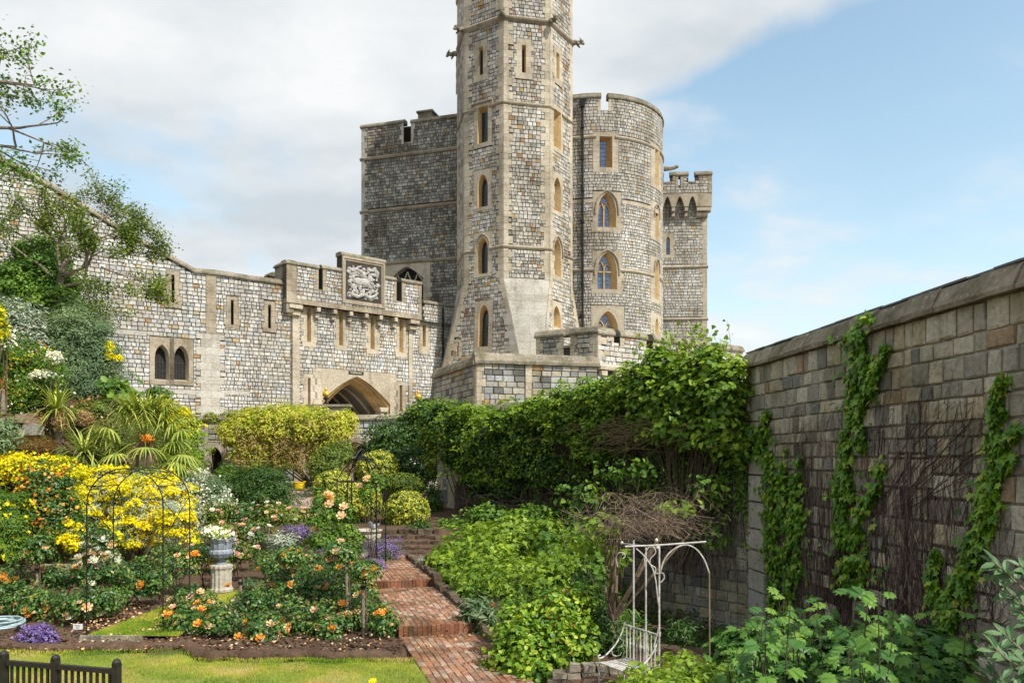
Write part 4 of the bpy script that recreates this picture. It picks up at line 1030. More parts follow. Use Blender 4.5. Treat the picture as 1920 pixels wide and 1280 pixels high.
# ---- garden walls on the right ----
gw_d = (Vector((6.1, 21))-Vector((7.04, 11))).normalized(); W1a = Vector((6.10, 20.8)); W1b = W1a-gw_d*19.5
fW1 = face2(W1a, W1b); fW2 = face2((-2.94, 32.0), W1a+Vector((.05, 0)))
def build_gwall1():
    f = fW1; T = thing('garden_wall', 'old squared ragstone garden wall with thick sloping coping and bare creeper stems on the right', 'wall', (*W1a, 0))
    vt = 3.3+(HZ-692)*20.8/F; vt = 5.62; ex = [(-.1, .75, -1, 3.05)]
    # butt at the far end, coloured paler than the wall
    p = MB(); 
    ua, ub = f.px(1414, 1000)[0], f.px(1444, 1000)[0]; v = -1.9
    while v < f.px(1430, 885)[1]:
        z = v+random.uniform(.5, .75); fbox(p, f, ua, ub, v, z-.012, -.02, .16, None, 0, .02); v = z
    ex[0] = (ua, ub, -3, v); parts(p, 'pilaster_block', M['pale'], T)
    # blocked doorway, pale ashlar
    b0, b1 = f.px(1668, 900)[0], f.px(1745, 900)[0]; va = f.px(1700, 850)[1]; bd = MB(); v = -.5; k = 0
    while v < va:
        z = min(va, v+random.uniform(.4, .55)); e = .12 if k % 2 else 0; c1, c2 = b0+.42+e, b1-.42-e
        for x0, x1, dd in ((b0-e, c1, .06), (c1+.01, c2-.01, -.02 if z < va-.5 else .06), (c2, b1+e, .06)): fbox(bd, f, x0, x1, v, z-.012, -.09, dd, None, 0, .02)
        ex.append((b0-e, b1+e, v, z)); v = z; k += 1
    parts(bd, 'doorway_block', M['dressed'], T)
    mb = MB(); backing(mb, f, (0, f.len), -2.2, vt, [], w=.0); mb.build('mortar', M['rag_mortar'], T)
    st = courses(f, (0, f.len), -2.1, vt, .315, .19, .56, ex, rowj=.28, gap=.028)
    lay(T, f, st, M['rag'], cap=300, depth=.055)
    # coping laid in long slabs
    for i in range(22):
        a, b = i*.9, min(f.len, (i+1)*.9-.012)
        if a >= b: break
        c = MB(); u0, u1 = a+.004, b-.004; vs = []; j1 = random.uniform(-.018, .018); jw = random.uniform(-.025, .02)
        pr = [(.17, 0), (.19, .075), (.06, .34), (.0, .40), (-.5, .40), (-.5, 0)]
        for u in (u0, (u0+u1)/2, u1):
            for w_, dv in pr: vs.append(f.P(u, vt+dv+(j1 if dv > 0 else 0)+random.uniform(-.009, .009), w_+jw+random.uniform(-.012, .012)))
        k = len(pr); c.add(vs, [(r_*k+j, (r_+1)*k+j, (r_+1)*k+(j+1) % k, r_*k+(j+1) % k) for r_ in (0, 1) for j in range(k)]+[tuple(range(k)), tuple(reversed(range(2*k, 3*k)))])
        c.build('coping_stone', M['coping'], T)
    s = MB()
    for i in range(34):
        a = i*.58; u0 = a+.006; u1 = min(f.len, a+.574); vv = vt+.40+random.uniform(0, .015)
        if u0 < u1: fbox(s, f, u0, u1, vv, vv+.035, -.5, -.0+random.uniform(-.01, .02))
    parts(s, 'slate', M['slate'], T)
    s = MB(); backing(s, Face(f.C-f.n*.5, -f.n), (-f.len, 0), -.8, vt, []); s.build('rear_side', M['mortar'], T)
build_gwall1()
def build_gwall2():
    f = fW2; T = thing('garden_wall', 'shaded garden wall with a pale arched doorway, smothered in creeper, behind the shrubs', 'wall', (-2.94, 32, 0))
    vt = 4.95; ex, holes = [], []; U = f.px
    ud0, ud1 = U(853, 950)[0], U(884, 950)[0]; _, va = U(868, 893); _, vb = U(868, 1020)
    opening(T, f, (ud0+ud1)/2, vb-.3, ud1-ud0, va-vb+.3, 'arch', ud1-ud0+.85, top=.3, sill=.1, depth=.75, splay=.98, glass='void', bars=0, ex=ex, holes=holes, inner='dressed_grey', mat='dressed')
    q = MB()
    quoins(q, f, 0, 1, -.5, vt, .55, .4, .4, .05, ex); parts(q, 'quoin', M['rag'], T)
    mb = MB(); backing(mb, f, (0, f.len), -2.2, vt, holes); mb.build('mortar', M['rag_mortar'], T)
    lay(T, f, courses(f, (0, f.len), -2.1, vt, .29, .28, .7, ex, gap=.025), M['rag'], cap=160, depth=.05)
    cp = MB(); coping(cp, f, [(0, vt), (f.len+.15, vt)], .38, .17, .5, seg=.9); parts(cp, 'coping_stone', M['coping'], T)
    e = face2(Vector((-2.94, 32))+Vector((.55, .7))*1.2, (-2.94, 32)); s = MB(); backing(s, e, (0, e.len), -.5, vt, [], w=-.003); lay(T, e, courses(e, (0, e.len), -.4, vt, .3, .3, .6), M['rag'], cap=0); s.build('wall_end', M['mortar'], T)
build_gwall2()
# ================= ground =================
def yw(x): return 40.5-(1.3/17.8)*(x+19)
PC = lambda d: -.47-.287*(d-11.8)          # centre line of the brick path
def tz(x, y):
    b = float(np.interp(y, [0, 12, 15, 19.5, 24, 25.4, 30, 37, 60], [-.05, -.05, .06, .2, .27, 1.0, 1.3, 1.86, 1.95]))
    xh = float(np.interp(y, [8, 15, 20, 26, 30, 40], [13.5, 11.2, 10.6, 10.8, 11.6, 15.5]))
    t = max(0.0, -x-xh); s = float(np.interp(y, [8, 15, 22, 30], [.4, .7, 1.0, 1.2]))
    h = t*s*min(1, .4+t*.3)
    if y > 38: h = min(h, float(np.interp(y, [38, 42], [8, 3.2])))
    r = max(0.0, min(1.0, (x-PC(y)-.95)/.5))*.22 if y < 24 else 0
    sm = lambda t_: (lambda q: q*q*(3-2*q))(max(0.0, min(1.0, t_)))
    dip = 1.75*sm((x-1.6)/2.2)*sm((y-13.2)/3.5)*(1-sm((y-22)/6))
    return b+min(h, 8.5-b)+r-dip
def bedz(x, y): return tz(x, y)+.05*noise.noise(Vector((x*1.3, y*1.3, 0)))+.03*noise.noise(Vector((x*5, y*5, 2)))
soil = stone_mat('garden_soil', [(0, (.13, .082, .055)), (1, (.12, .078, .05))], grain=16, patch=1.3, patchcol=(.72, .7, .66), bump=1.0)
turf = plain('turf', (.13, .155, .035), .9, 0, .35, 3.0, .5)
dry = stone_mat('lawn_soil', [(0, (.24, .25, .06)), (1, (.22, .24, .06))], grain=14, patch=.9, patchcol=(1.35, 1.05, 1.0), bump=.6, streak=0)
def sheet(name, xs, ys, zf, mat, kind='structure', parent=None):
    V = [(x, y, zf(x, y)) for y in ys for x in xs]; nx = len(xs)
    Q = [(j*nx+i, j*nx+i+1, (j+1)*nx+i+1, (j+1)*nx+i) for j in range(len(ys)-1) for i in range(nx-1)]
    me = mesh_np(name, V, Q, np.full(len(Q), .5), [mat], smooth=True); o = bpy.data.objects.new(name, me); place(o, parent)
    if kind: o['kind'] = kind
    return o
xs = [-900, -300, -120, -60, -45, -36]+list(np.arange(-30, 14.01, .4))+[18, 24, 40, 90, 300, 900]
ys = [-40, -10, 0, 4]+list(np.arange(7, 42.01, .4))+[46, 52, 60, 90, 200, 600, 1500]
sheet('ground', xs, ys, lambda x, y: bedz(x, y)-(.06 if y < 25 else 0), soil)
up = MB(); up.add([(-60, yw(-60)+.4, 5.15), (-19, yw(-19)+.4, 5.15), (-1.2, yw(-1.2)+.4, 5.15), (40, yw(-1.2)+9, 5.15), (60, 120, 5.15), (-60, 120, 5.15)], [tuple(range(6))])
o = up.build('upper_terrace', plain('terrace_gravel', (.30, .25, .19), .95, 0, .2, 9, .4)); o['kind'] = 'structure'
# front lawn, bed edge, small lawn under the arch
def lawn_edge(x): return 13.12+.12*math.sin(x*1.1+.5)+(.10*(x+5) if x > -5 else .78*min(1, (-5-x)/.7)**1.5)+.1*noise.noise(Vector((x*2.2, 0, 5)))
lx = list(np.arange(-14, -.2, .2))
def lawn_front(name, y0, ye, zf, x0, x1):
    X = np.arange(x0, x1+.01, .15); V = []; n = 14
    for x in X:
        a, b = y0(x), ye(x)
        for j in range(n+1): y = a+(b-a)*j/n; V.append((x, y, zf(x, y, j/n)))
    Q = [(i*(n+1)+j, (i+1)*(n+1)+j, (i+1)*(n+1)+j+1, i*(n+1)+j+1) for i in range(len(X)-1) for j in range(n)]
    me = mesh_np(name, V, Q, np.full(len(Q), .5), [dry], smooth=True); o = bpy.data.objects.new(name, me); place(o, None); o['kind'] = 'structure'; return o
lawn_front('lawn', lambda x: 6.5, lawn_edge, lambda x, y, s: .0+.02*noise.noise(Vector((x, y, 0)))-(.07 if s > .99 else 0), -14, -.85)
sl_l = [(165, 1190), (215, 1172), (300, 1140), (385, 1108)]; sl_r = [(335, 1192), (362, 1172), (420, 1140), (478, 1106)]
def gp_(x, y, z=.10): d = (CH-z)*F/(y-HZ); return Vector(((x-960)/F*d, d, z))
def sl_pt(s, t):
    q = s*3; i = min(2, int(q)); q -= i; l = [sl_l[i][k]+(sl_l[i+1][k]-sl_l[i][k])*q for k in (0, 1)]; r = [sl_r[i][k]+(sl_r[i+1][k]-sl_r[i][k])*q for k in (0, 1)]
    p = gp_(*l, .065+.11*s).lerp(gp_(*r, .065+.11*s), t); return p
sm_b = MB()
for i in range(16):
    for k in range(6): sm_b.add([sl_pt((i+a_)/16, (k+b_)/6) for a_, b_ in ((0, 0), (0, 1), (1, 1), (1, 0))], [(0, 1, 2, 3)], .5)
sm_b.build('small_lawn', dry)['kind'] = 'structure'
# curb of short upright tiles before the small lawn
T = thing('lawn_edging', 'low curb of mossy upright tiles holding the small lawn beneath the iron arch', 'edging', (-7.2, 14.25, 0))
te = MB(); tile_me = None
for i in range(9):
    b = MB(); q_ = gp_(158+i*13, 1192); x, y = q_.x, q_.y-.02; b.box((x, y, .02), (.122, .05, .20+random.uniform(-.012, .012)), None, random.uniform(-.05, .05), 0, .006); b.build('tile', M['rag'], T)
# ---- grass blades ----
def blades(name, pts, h, wd, mat, lean=.5):
    n = len(pts); P = np.asarray(pts); a = rng.uniform(0, 2*np.pi, n); hh = h*rng.uniform(.5, 1.3, n); b = rng.uniform(0, 2*np.pi, n)
    dx, dy = np.cos(a)*wd/2, np.sin(a)*wd/2; lx_, ly = np.cos(b)*hh*lean*rng.uniform(0, 1, n), np.sin(b)*hh*lean*rng.uniform(0, 1, n)
    V = np.zeros((n, 3, 3)); V[:, 0] = P-np.stack([dx, dy, np.zeros(n)], 1); V[:, 1] = P+np.stack([dx, dy, np.zeros(n)], 1); V[:, 2] = P+np.stack([lx_, ly, hh], 1)
    tn = np.array([.5+.95*noise.noise(Vector((p[0]*.8, p[1]*1.3, 7)))+.25*noise.noise(Vector((p[0]*4, p[1]*4, 1))) for p in pts])+rng.uniform(-.16, .16, n)
    me = mesh_np(name, V.reshape(-1, 3), np.arange(3*n).reshape(-1, 3), np.clip(tn, 0, 1), [mat]); o = bpy.data.objects.new(name, me); place(o, None); return o
grass_m = leaf_mat('grass_blade', [(0, (.15, .27, .025)), (.4, (.26, .37, .04)), (.65, (.40, .43, .06)), (.85, (.55, .46, .16)), (1, (.58, .47, .22))], .2, .7, .1, 1.6)
gp = []
while len(gp) < 75000:
    x = random.uniform(-10.5, -.8); y = random.uniform(10.2, lawn_edge(x)-.02)
    if x > PC(y)-.70: continue
    k = noise.noise(Vector((x*.9, y*.9, 3)))
    if k > .15 and random.random() < .6: continue
    gp.append((x, y, .0+.02*noise.noise(Vector((x, y, 0)))))
o = blades('grass', gp, .038, .008, grass_m); tag(o, 'short mown lawn grass with dry patches in front of the rose bed', 'grass', kind='stuff')
gp = [tuple(sl_pt(random.random(), random.random())) for _ in range(26000)]
o = blades('grass', gp, .045, .009, grass_m); tag(o, 'green grass of the small lawns under the iron arch and by the urn', 'grass', kind='stuff')
# ---- brick path with two steps ----
class Plan:
    def __init__(s, O, ang, z): s.O = Vector(O); s.d = Vector((math.cos(ang), math.sin(ang))); s.z = z; s.t = Vector((-s.d.y, s.d.x))
    def P(s, u, v, w=0): q = s.O+s.d*u+s.t*v; return Vector((q.x, q.y, s.z+w))
    def N(s, u, v): return Vector((0, 0, 1))
    def grid(s, a, b): return [a, b]
ang = math.atan2(1, -.285); LN = math.hypot(1, .285)
M['brick'] = stone_mat('red_brick', [(0, (.35, .18, .11)), (.12, (.26, .14, .095)), (.24, (.42, .24, .15)), (.36, (.31, .20, .14)), (.5, (.38, .19, .105)), (.62, (.22, .14, .10)), (.72, (.40, .29, .22)), (.84, (.31, .15, .085)), (.93, (.46, .34, .26))], grain=14, patch=.9, patchcol=(.60, .55, .46), bump=.6, streak=0, lichen=(.24, .16, .095))
M['brick_dark'] = stone_mat('shaded_step_brick', [(0, (.27, .11, .065)), (.3, (.21, .09, .055)), (.6, (.31, .14, .08)), (.85, (.18, .10, .065))], grain=14, patch=2.2, patchcol=(.55, .56, .45), bump=.6)  # riser shading put into a darker brick colour, with mossy patches
M['bed_mortar'] = stone_mat('path_joint', [(0, (.16, .12, .09)), (1, (.15, .12, .09))], bump=.5)
path = None
def build_path():
    base = bpy.data.objects.new('path', None); link(base); base.location = (-1.5, 15, 0); WL['path'] = Vector((-1.5, 15, 0)); base['kind'] = 'structure'
    W = .74
    for k, (d0, d1, z) in enumerate(((7.5, 14.95, 0), (14.95, 19.3, .18), (19.3, 24.3, .35))):
        f = Plan((PC(d0), d0), ang, z+.012); L_ = (d1-d0)*LN
        b = MB(); fquad(b, f, [(0, -W, -.002), (L_, -W, -.002), (L_, W, -.002), (0, W, -.002)]); b.build('joint_bed', M['bed_mortar'], base)
        b0 = .12 if k else 0
        st = courses(f, (b0, L_), -W, W, .112, .20, .235, gap=.012, rowj=.04)
        lay(base, f, st, M['brick'], cap=(150, 110, 60)[k], depth=.012, name='brick', rest='smaller_bricks')
        if k:
            # step: bricks on edge
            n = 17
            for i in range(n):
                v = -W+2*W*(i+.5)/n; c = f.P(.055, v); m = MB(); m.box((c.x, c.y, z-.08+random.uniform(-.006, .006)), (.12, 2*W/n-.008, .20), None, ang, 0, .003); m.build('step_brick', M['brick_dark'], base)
            b = MB(); c = f.P(.07, 0); b.box((c.x, c.y, z-.1), (.1, 2*W-.01, .19), .5, ang); b.build('step_mortar', M['bed_mortar'], base)
    return base
path = build_path()
# gravel path farther back
gv = plain('pink_gravel', (.42, .30, .25), .95, 0, .25, 18, .6); V = []; Q = []
pl_ = [(-7.5, 27.5), (-8.1, 30), (-8.9, 33.5), (-9.9, 37.5), (-10.3, 40)]
g = MB()
for (x0, y0), (x1, y1) in zip(pl_[:-1], pl_[1:]):
    for i in range(4):
        a, b = i/4, (i+1)/4; P_ = lambda s, dx: (x0+(x1-x0)*s+dx, y0+(y1-y0)*s, tz(x0+(x1-x0)*s+dx, y0+(y1-y0)*s)+.09)
        g.add([P_(a, -.75), P_(a, .95), P_(b, .95), P_(b, -.75)], [(0, 1, 2, 3)], .5)
o = g.build('gravel_path', gv); o['kind'] = 'structure'

# ================= plants =================
def norm(a): return a/np.maximum(np.linalg.norm(a, axis=1, keepdims=True), 1e-9)
TM = {
 'leaf': (np.array([(0, 0, 0), (.30, .42, .10), (0, 1, -.05), (-.30, .42, .10)]), [(0, 1, 2), (0, 2, 3)]),
 'narrow': (np.array([(0, 0, 0), (.13, .45, .05), (0, 1, -.08), (-.13, .45, .05)]), [(0, 1, 2), (0, 2, 3)]),
 'needle': (np.array([(-.05, 0, 0), (.05, 0, 0), (0, 1, 0)]), [(0, 1, 2)]),
 'round': (np.array([(0, 0, 0), (.38, .25, .10), (.36, .70, .06), (0, 1, -.06), (-.36, .70, .06), (-.38, .25, .10)]), [(0, 1, 2), (0, 2, 3), (0, 3, 4), (0, 4, 5)]),
 'heart': (np.array([(0, .12, 0), (.22, -.02, .10), (.46, .22, .12), (.34, .62, .06), (0, 1.05, -.12), (-.34, .62, .06), (-.46, .22, .12), (-.22, -.02, .10)]), [(0, 1, 2), (0, 2, 3), (0, 3, 4), (0, 4, 5), (0, 5, 6), (0, 6, 7)]),
 'ivy': (np.array([(0, .05, 0), (.30, -.05, .03), (.26, .22, .05), (.52, .42, .02), (.22, .52, .06), (0, 1, -.05), (-.22, .52, .06), (-.52, .42, .02), (-.26, .22, .05), (-.30, -.05, .03)]), [(0, 1, 2), (0, 2, 4), (2, 3, 4), (0, 4, 5), (0, 5, 6), (6, 7, 8), (0, 6, 8), (0, 8, 9)]),
 'lobed': (np.array([(0, .0, 0), (.30, -.12, -.02), (.26, .10, .04), (.55, .08, -.03), (.40, .30, .05), (.62, .48, -.03), (.34, .56, .05), (.36, .88, -.03), (.12, .76, .04), (0, 1.05, -.08), (-.12, .76, .04), (-.36, .88, -.03), (-.34, .56, .05), (-.62, .48, -.03), (-.40, .30, .05), (-.55, .08, -.03), (-.26, .10, .04), (-.30, -.12, -.02)]),
           [(0, 1, 2), (0, 2, 4), (2, 3, 4), (0, 4, 6), (4, 5, 6), (0, 6, 8), (6, 7, 8), (0, 8, 9), (0, 9, 10), (0, 10, 12), (10, 11, 12), (0, 12, 14), (12, 13, 14), (0, 14, 16), (14, 15, 16), (0, 16, 17)]),
 'petal': (np.array([(-.5, -.5, 0), (.5, -.5, 0), (.5, .5, .15), (-.5, .5, .15)]), [(0, 1, 2), (0, 2, 3)]),
}
def leaf_arrays(P, Nn, size, tm, droop=0.0):
    V0, F0 = TM[tm]; n = len(P); Nn = norm(Nn)
    r = rng.normal(size=(n, 3)); r[:, 2] -= droop; y = norm(r-Nn*(r*Nn).sum(1, keepdims=True)); x = np.cross(y, Nn)
    s = np.asarray(size).reshape(-1, 1, 1)
    V = P[:, None]+s*(V0[None, :, 0:1]*x[:, None]+V0[None, :, 1:2]*y[:, None]+V0[None, :, 2:3]*Nn[:, None])
    Fi = (np.arange(n)*len(V0))[:, None, None]+np.array(F0)[None]
    return V.reshape(-1, 3), Fi.reshape(-1, 3), len(F0)
def leaf_obj(name, P, Nn, size, tm, mat, parent, tint=None, droop=0.0):
    n = len(P); size = np.broadcast_to(size, (n,)); V, Q, k = leaf_arrays(P, Nn, size, tm, droop)
    t = rng.uniform(0, 1, n) if tint is None else tint
    me = mesh_np(name, V, Q, np.repeat(t, k), [mat]); o = bpy.data.objects.new(name, me); return place(o, parent)
def B(px, py, rx, ry, d, rd=None):
    """blob from photo position and size, at distance d; rd = radius in depth (m)"""
    c = pt(px, py, d); a = rx*d/F; b = ry*d/F; return (np.array(c), np.array((a, rd or min(a, b)*1.05, b)))
def sample(blobs, n, cl=.28, shell=.30, up=.45, back=.35, rough=.22, ncl=26):
    """leaf positions in clumps over ellipsoid blobs; returns P, N, clump shade"""
    w = np.array([b[1][0]*b[1][2] for b in blobs]); w = w/w.sum(); Pl, Nl, Tl = [], [], []
    for (c, r), wi in zip(blobs, w):
        m = int(n*wi)+1; k = max(6, int(ncl*(1+2*wi)))
        d = norm(rng.normal(size=(k*3, 3))); d = d[d[:, 1] < back][:k]; d = d[d[:, 2] > -.8]; k = len(d)
        rr = 1+rough*rng.normal(size=(k, 1))*.6; cc = c+d*r*rr*rng.uniform(1-shell, 1.0, (k, 1)); ct = rng.uniform(-.28, .28, k)
        i = rng.integers(0, k, m); rm = (r[0]*r[1]*r[2])**(1/3)*cl*rng.uniform(.7, 1.4, (k, 1))
        q = norm(rng.normal(size=(m, 3)))*rng.uniform(.35, 1, (m, 1))**.6; q[:, 2] = np.abs(q[:, 2])*.9-.25
        Pl.append(cc[i]+q*rm[i]*1.35); Nl.append(d[i]*.55+q*.6+np.array((0, 0, up))+rng.normal(size=(m, 3))*.38); Tl.append(ct[i])
        # sparse leaves filling the body
        m2 = int(m*.35); q = norm(rng.normal(size=(m2, 3))); q[:, 1] = np.where(q[:, 1] > back, -q[:, 1], q[:, 1]); Pl.append(c+q*r*rng.uniform(.55, .92, (m2, 1))); Nl.append(q+np.array((0, 0, up))+rng.normal(size=(m2, 3))*.4); Tl.append(np.full(m2, -.05))
    return np.concatenate(Pl), np.concatenate(Nl), np.concatenate(Tl)
def branches(base, blobs, r, mat, parent, nb=3, name='stem'):
    m = MB(); base = Vector(base)
    for c, rad in blobs:
        for _ in range(nb):
            e = Vector(c)+Vector((random.uniform(-.6, .6)*rad[0], random.uniform(-.5, .5)*rad[1], random.uniform(-.2, .6)*rad[2]))
            s = base+Vector((random.uniform(-.15, .15), random.uniform(-.1, .1), 0)); mid = s.lerp(e, .5)+Vector((random.uniform(-.15, .15), random.uniform(-.15, .15), (e-s).length*.08))
            m.tube([s, s.lerp(mid, .5)+Vector((random.uniform(-.05, .05), 0, 0)), mid, e], [r, r*.8, r*.6, r*.25], 5)
    return m.build(name, mat, parent)
bark = plain('brown_bark', (.12, .085, .055), .9, 0, .4, 14, .6)
greybark = plain('grey_bark', (.22, .17, .13), .9, 0, .4, 14, .6)
def pal(a, b, c): return [(0, a), (.5, b), (1, c)]
LM = {
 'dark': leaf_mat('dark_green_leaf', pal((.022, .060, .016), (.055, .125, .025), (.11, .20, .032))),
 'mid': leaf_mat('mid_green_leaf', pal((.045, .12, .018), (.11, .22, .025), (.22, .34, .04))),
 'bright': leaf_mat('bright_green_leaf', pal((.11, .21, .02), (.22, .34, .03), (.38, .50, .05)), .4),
 'lime': leaf_mat('lime_leaf', pal((.20, .26, .025), (.36, .40, .045), (.50, .52, .09)), .35),
 'olive': leaf_mat('olive_leaf', pal((.07, .11, .018), (.14, .20, .028), (.26, .32, .05)), .3),
 'grey': leaf_mat('grey_green_leaf', pal((.10, .16, .085), (.16, .24, .12), (.25, .33, .17)), .25, .6),
 'silver': leaf_mat('silver_leaf', pal((.22, .27, .22), (.36, .41, .35), (.50, .55, .48)), .2, .7),
 'rose': leaf_mat('rose_leaf', [(0, (.024, .08, .020)), (.5, (.065, .16, .032)), (.8, (.17, .28, .04)), (.95, (.26, .26, .06)), (1, (.28, .13, .05))], .25, .4, .5),
 'varieg': leaf_mat('variegated_leaf', [(0, (.05, .11, .02)), (.35, (.12, .19, .03)), (.5, (.50, .52, .05)), (.8, (.74, .68, .09)), (1, (.74, .72, .28))], .3, .5, .4, 2.5),
 'wist': leaf_mat('wisteria_leaf', [(0, (.26, .34, .025)), (.45, (.50, .54, .05)), (.8, (.60, .56, .12)), (1, (.60, .44, .24))], .35, .6, .2, 1.2),
 'glossy': leaf_mat('glossy_leaf', pal((.05, .13, .012), (.16, .30, .02), (.42, .50, .06)), .25, .42, .3, 2),
 'bronze': leaf_mat('bronze_leaf', [(0, (.30, .27, .06)), (.4, (.44, .34, .13)), (.75, (.52, .36, .22)), (1, (.40, .38, .08))], .35, .6, .2, 1.5),
 'red': leaf_mat('rusty_leaf', [(0, (.20, .07, .02)), (.5, (.24, .13, .035)), (1, (.15, .16, .035))]),
 'yellow': leaf_mat('yellow_flower', pal((.66, .52, .008), (.82, .72, .012), (.88, .82, .06)), .3, .6, .1),
 'white': leaf_mat('white_flower', pal((.72, .70, .62), (.80, .78, .74), (.86, .84, .80)), .25, .6, .1),
 'pink': leaf_mat('pink_flower', pal((.62, .20, .16), (.74, .36, .30), (.82, .58, .52)), .25, .6, .1),
 'orange': leaf_mat('orange_flower', pal((.72, .18, .03), (.85, .34, .05), (.88, .50, .14)), .3, .6, .1),
 'peach': leaf_mat('peach_flower', pal((.80, .38, .18), (.86, .55, .32), (.86, .72, .52)), .3, .6, .1),
 'purple': leaf_mat('purple_flower', pal((.14, .07, .32), (.24, .15, .46), (.36, .28, .56)), .3, .6, .1),
 'straw': leaf_mat('straw_seedhead', pal((.30, .18, .09), (.42, .27, .13), (.50, .36, .20)), .2, .8, .1),
 'redb': plain('red_berry', (.50, .03, .015), .75, spec=.1),
 'palm': leaf_mat('palm_leaf', [(0, (.14, .22, .03)), (.5, (.30, .38, .06)), (1, (.55, .54, .16))], .25, .5, .4),
}
def shrub(name, label, cat, blobs, mat, dens=2.6, size=.1, tm='leaf', group=None, base=None, flowers=None, mats2=None, cl=.28, ncl=26, up=.45, back=.35, stem=bark, sr=.02, droop=0, shell=.3, rough=.22, fshell=1.02, nb=3, fname='foliage'):
    """flowers: list of (material key, count, size, template, part name)"""
    zc = min(b[0][2]-b[1][2] for b in blobs); c0 = blobs[0][0]
    if base is None:
        bx, by = float(np.mean([b[0][0] for b in blobs])), float(np.mean([b[0][1] for b in blobs])); base = (bx, by, tz(bx, by))
    T = thing(name, label, cat, base, group)
    area = sum(math.pi*b[1][0]*b[1][2] for b in blobs); V0 = {'leaf': .30, 'narrow': .14, 'needle': .06, 'round': .6, 'heart': .6, 'ivy': .5, 'lobed': .6}[tm]
    n = int(dens*area*1.9/(V0*size*size)); n = min(n, 60000)
    P, Nn, ct = sample(blobs, n, cl, shell, up, back, rough, ncl); t = np.clip(rng.beta(2, 2, len(P))+ct, 0, 1)
    leaf_obj(fname, P, Nn, size*rng.uniform(.65, 1.3, len(P)), tm, LM[mat], T, t, droop)
    branches(base, blobs, sr, stem, T, nb)
    for fl in flowers or []:
        mk, cnt, fs, ftm, pn = fl[:5]; Pf, Nf, _ = sample(blobs, cnt, cl*.9, .15, .8, .05, rough, fl[5] if len(fl) > 5 else ncl)
        keep = Pf[:, 2] > min(b[0][2] for b in blobs)-blobs[0][1][2]*(fl[6] if len(fl) > 6 else .8); Pf = Pf[keep]; Nf = Nf[keep]
        for c, r in blobs: Pf = Pf
        if ftm != 'leaf_': fo_ =leaf_obj(pn, Pf+norm(Nf)*size*.5, norm(Nf)+(rng.normal(size=Nf.shape)*.75 if ftm == 'petal' else 0), fs*rng.uniform(.7, 1.3, len(Pf)), ftm, LM[mk] if isinstance(mk, str) else mk, T); fo_['kind'] = 'stuff'
    return T

# ---- rose bloom: nested cupped petals ----
def bloom_mesh(mat, nm='bloom'):
    m = MB(); rr = random.Random(5)
    m.ell((0, 0, .10), (.34, .34, .30), 7, 4, .4)
    for ring, (n, rad, tilt, s) in enumerate(((5, .30, .9, .42), (6, .48, .45, .46))):
        for i in range(n):
            a = 2*math.pi*(i+ring*.5)/n; o = Vector((math.cos(a), math.sin(a), 0)); t = Vector((-o.y, o.x, 0)); u = (o*(1-tilt)+Vector((0, 0, tilt))).normalized()
            c = o*rad*.45; m.add([c-t*s*.4, c+t*s*.4, c+o*.1+u*s+t*s*.5, c+o*.16+u*s*1.1, c+o*.1+u*s-t*s*.5], [(0, 1, 2, 3, 4)], rr.random())
    me = bpy.data.meshes.new(nm); me.from_pydata(m.V, [], m.F); me.materials.append(mat); a = me.attributes.new('tint', 'FLOAT', 'FACE'); a.data.foreach_set('value', np.array(m.T, np.float32)); return me
BM = {k: bloom_mesh(LM[k]) for k in ('orange', 'peach', 'white', 'pink', 'yellow')}
def put(me, name, p, n, s, parent):
    o = bpy.data.objects.new(name, me); COL.objects.link(o); q = Vector(n).to_track_quat('Z', 'Y') @ Matrix.Rotation(random.uniform(0, 6.28), 3, 'Z').to_quaternion()
    if parent is not None: o.parent = parent; p = Vector(p)-WL[parent.name]
    o.matrix_basis = Matrix.LocRotScale(p, q, Vector((s, s, s))); return o
def rose(label, blobs, cols, nb_, bs=.075, mat='rose', size=.075, group='rose bushes in the beds', base=None, name='rose_bush', dens=2.0, pts=None):
    T = shrub(name, label, 'rose bush', blobs, mat, dens, size, 'leaf', group, base, cl=.34, ncl=16, rough=.35, sr=.012, nb=4)
    nb_ = max(3, int(nb_*.68)); bs *= 1.18; P, Nn, _ = sample(blobs, nb_*4, .2, .1, .7, -.05, .3, nb_)
    idx = [i for i in range(len(P)) if Nn[i][2] > .1][:nb_]
    for i in idx:
        put(BM[random.choice(cols)], 'bloom', P[i]+np.array((0, -.03, .04)), (Nn[i][0]*.5, Nn[i][1]*.5-.5, max(.5, Nn[i][2])), bs*random.choice((.45, .7, .85, 1, 1.1)), T); idn = random.random()
        if idn < .3:
            for _ in range(2): put(BM[random.choice(cols)], 'bloom', P[i]+np.array((random.uniform(-.09, .09), -.05, random.uniform(-.05, .09))), (random.gauss(0, .4), -.5, .8), bs*random.uniform(.4, .8), T)

    for p in pts or []: put(BM[p[3]], 'bloom', pt(*p[:3]), (0, -.7, .6), bs*1.2, T)
    return T
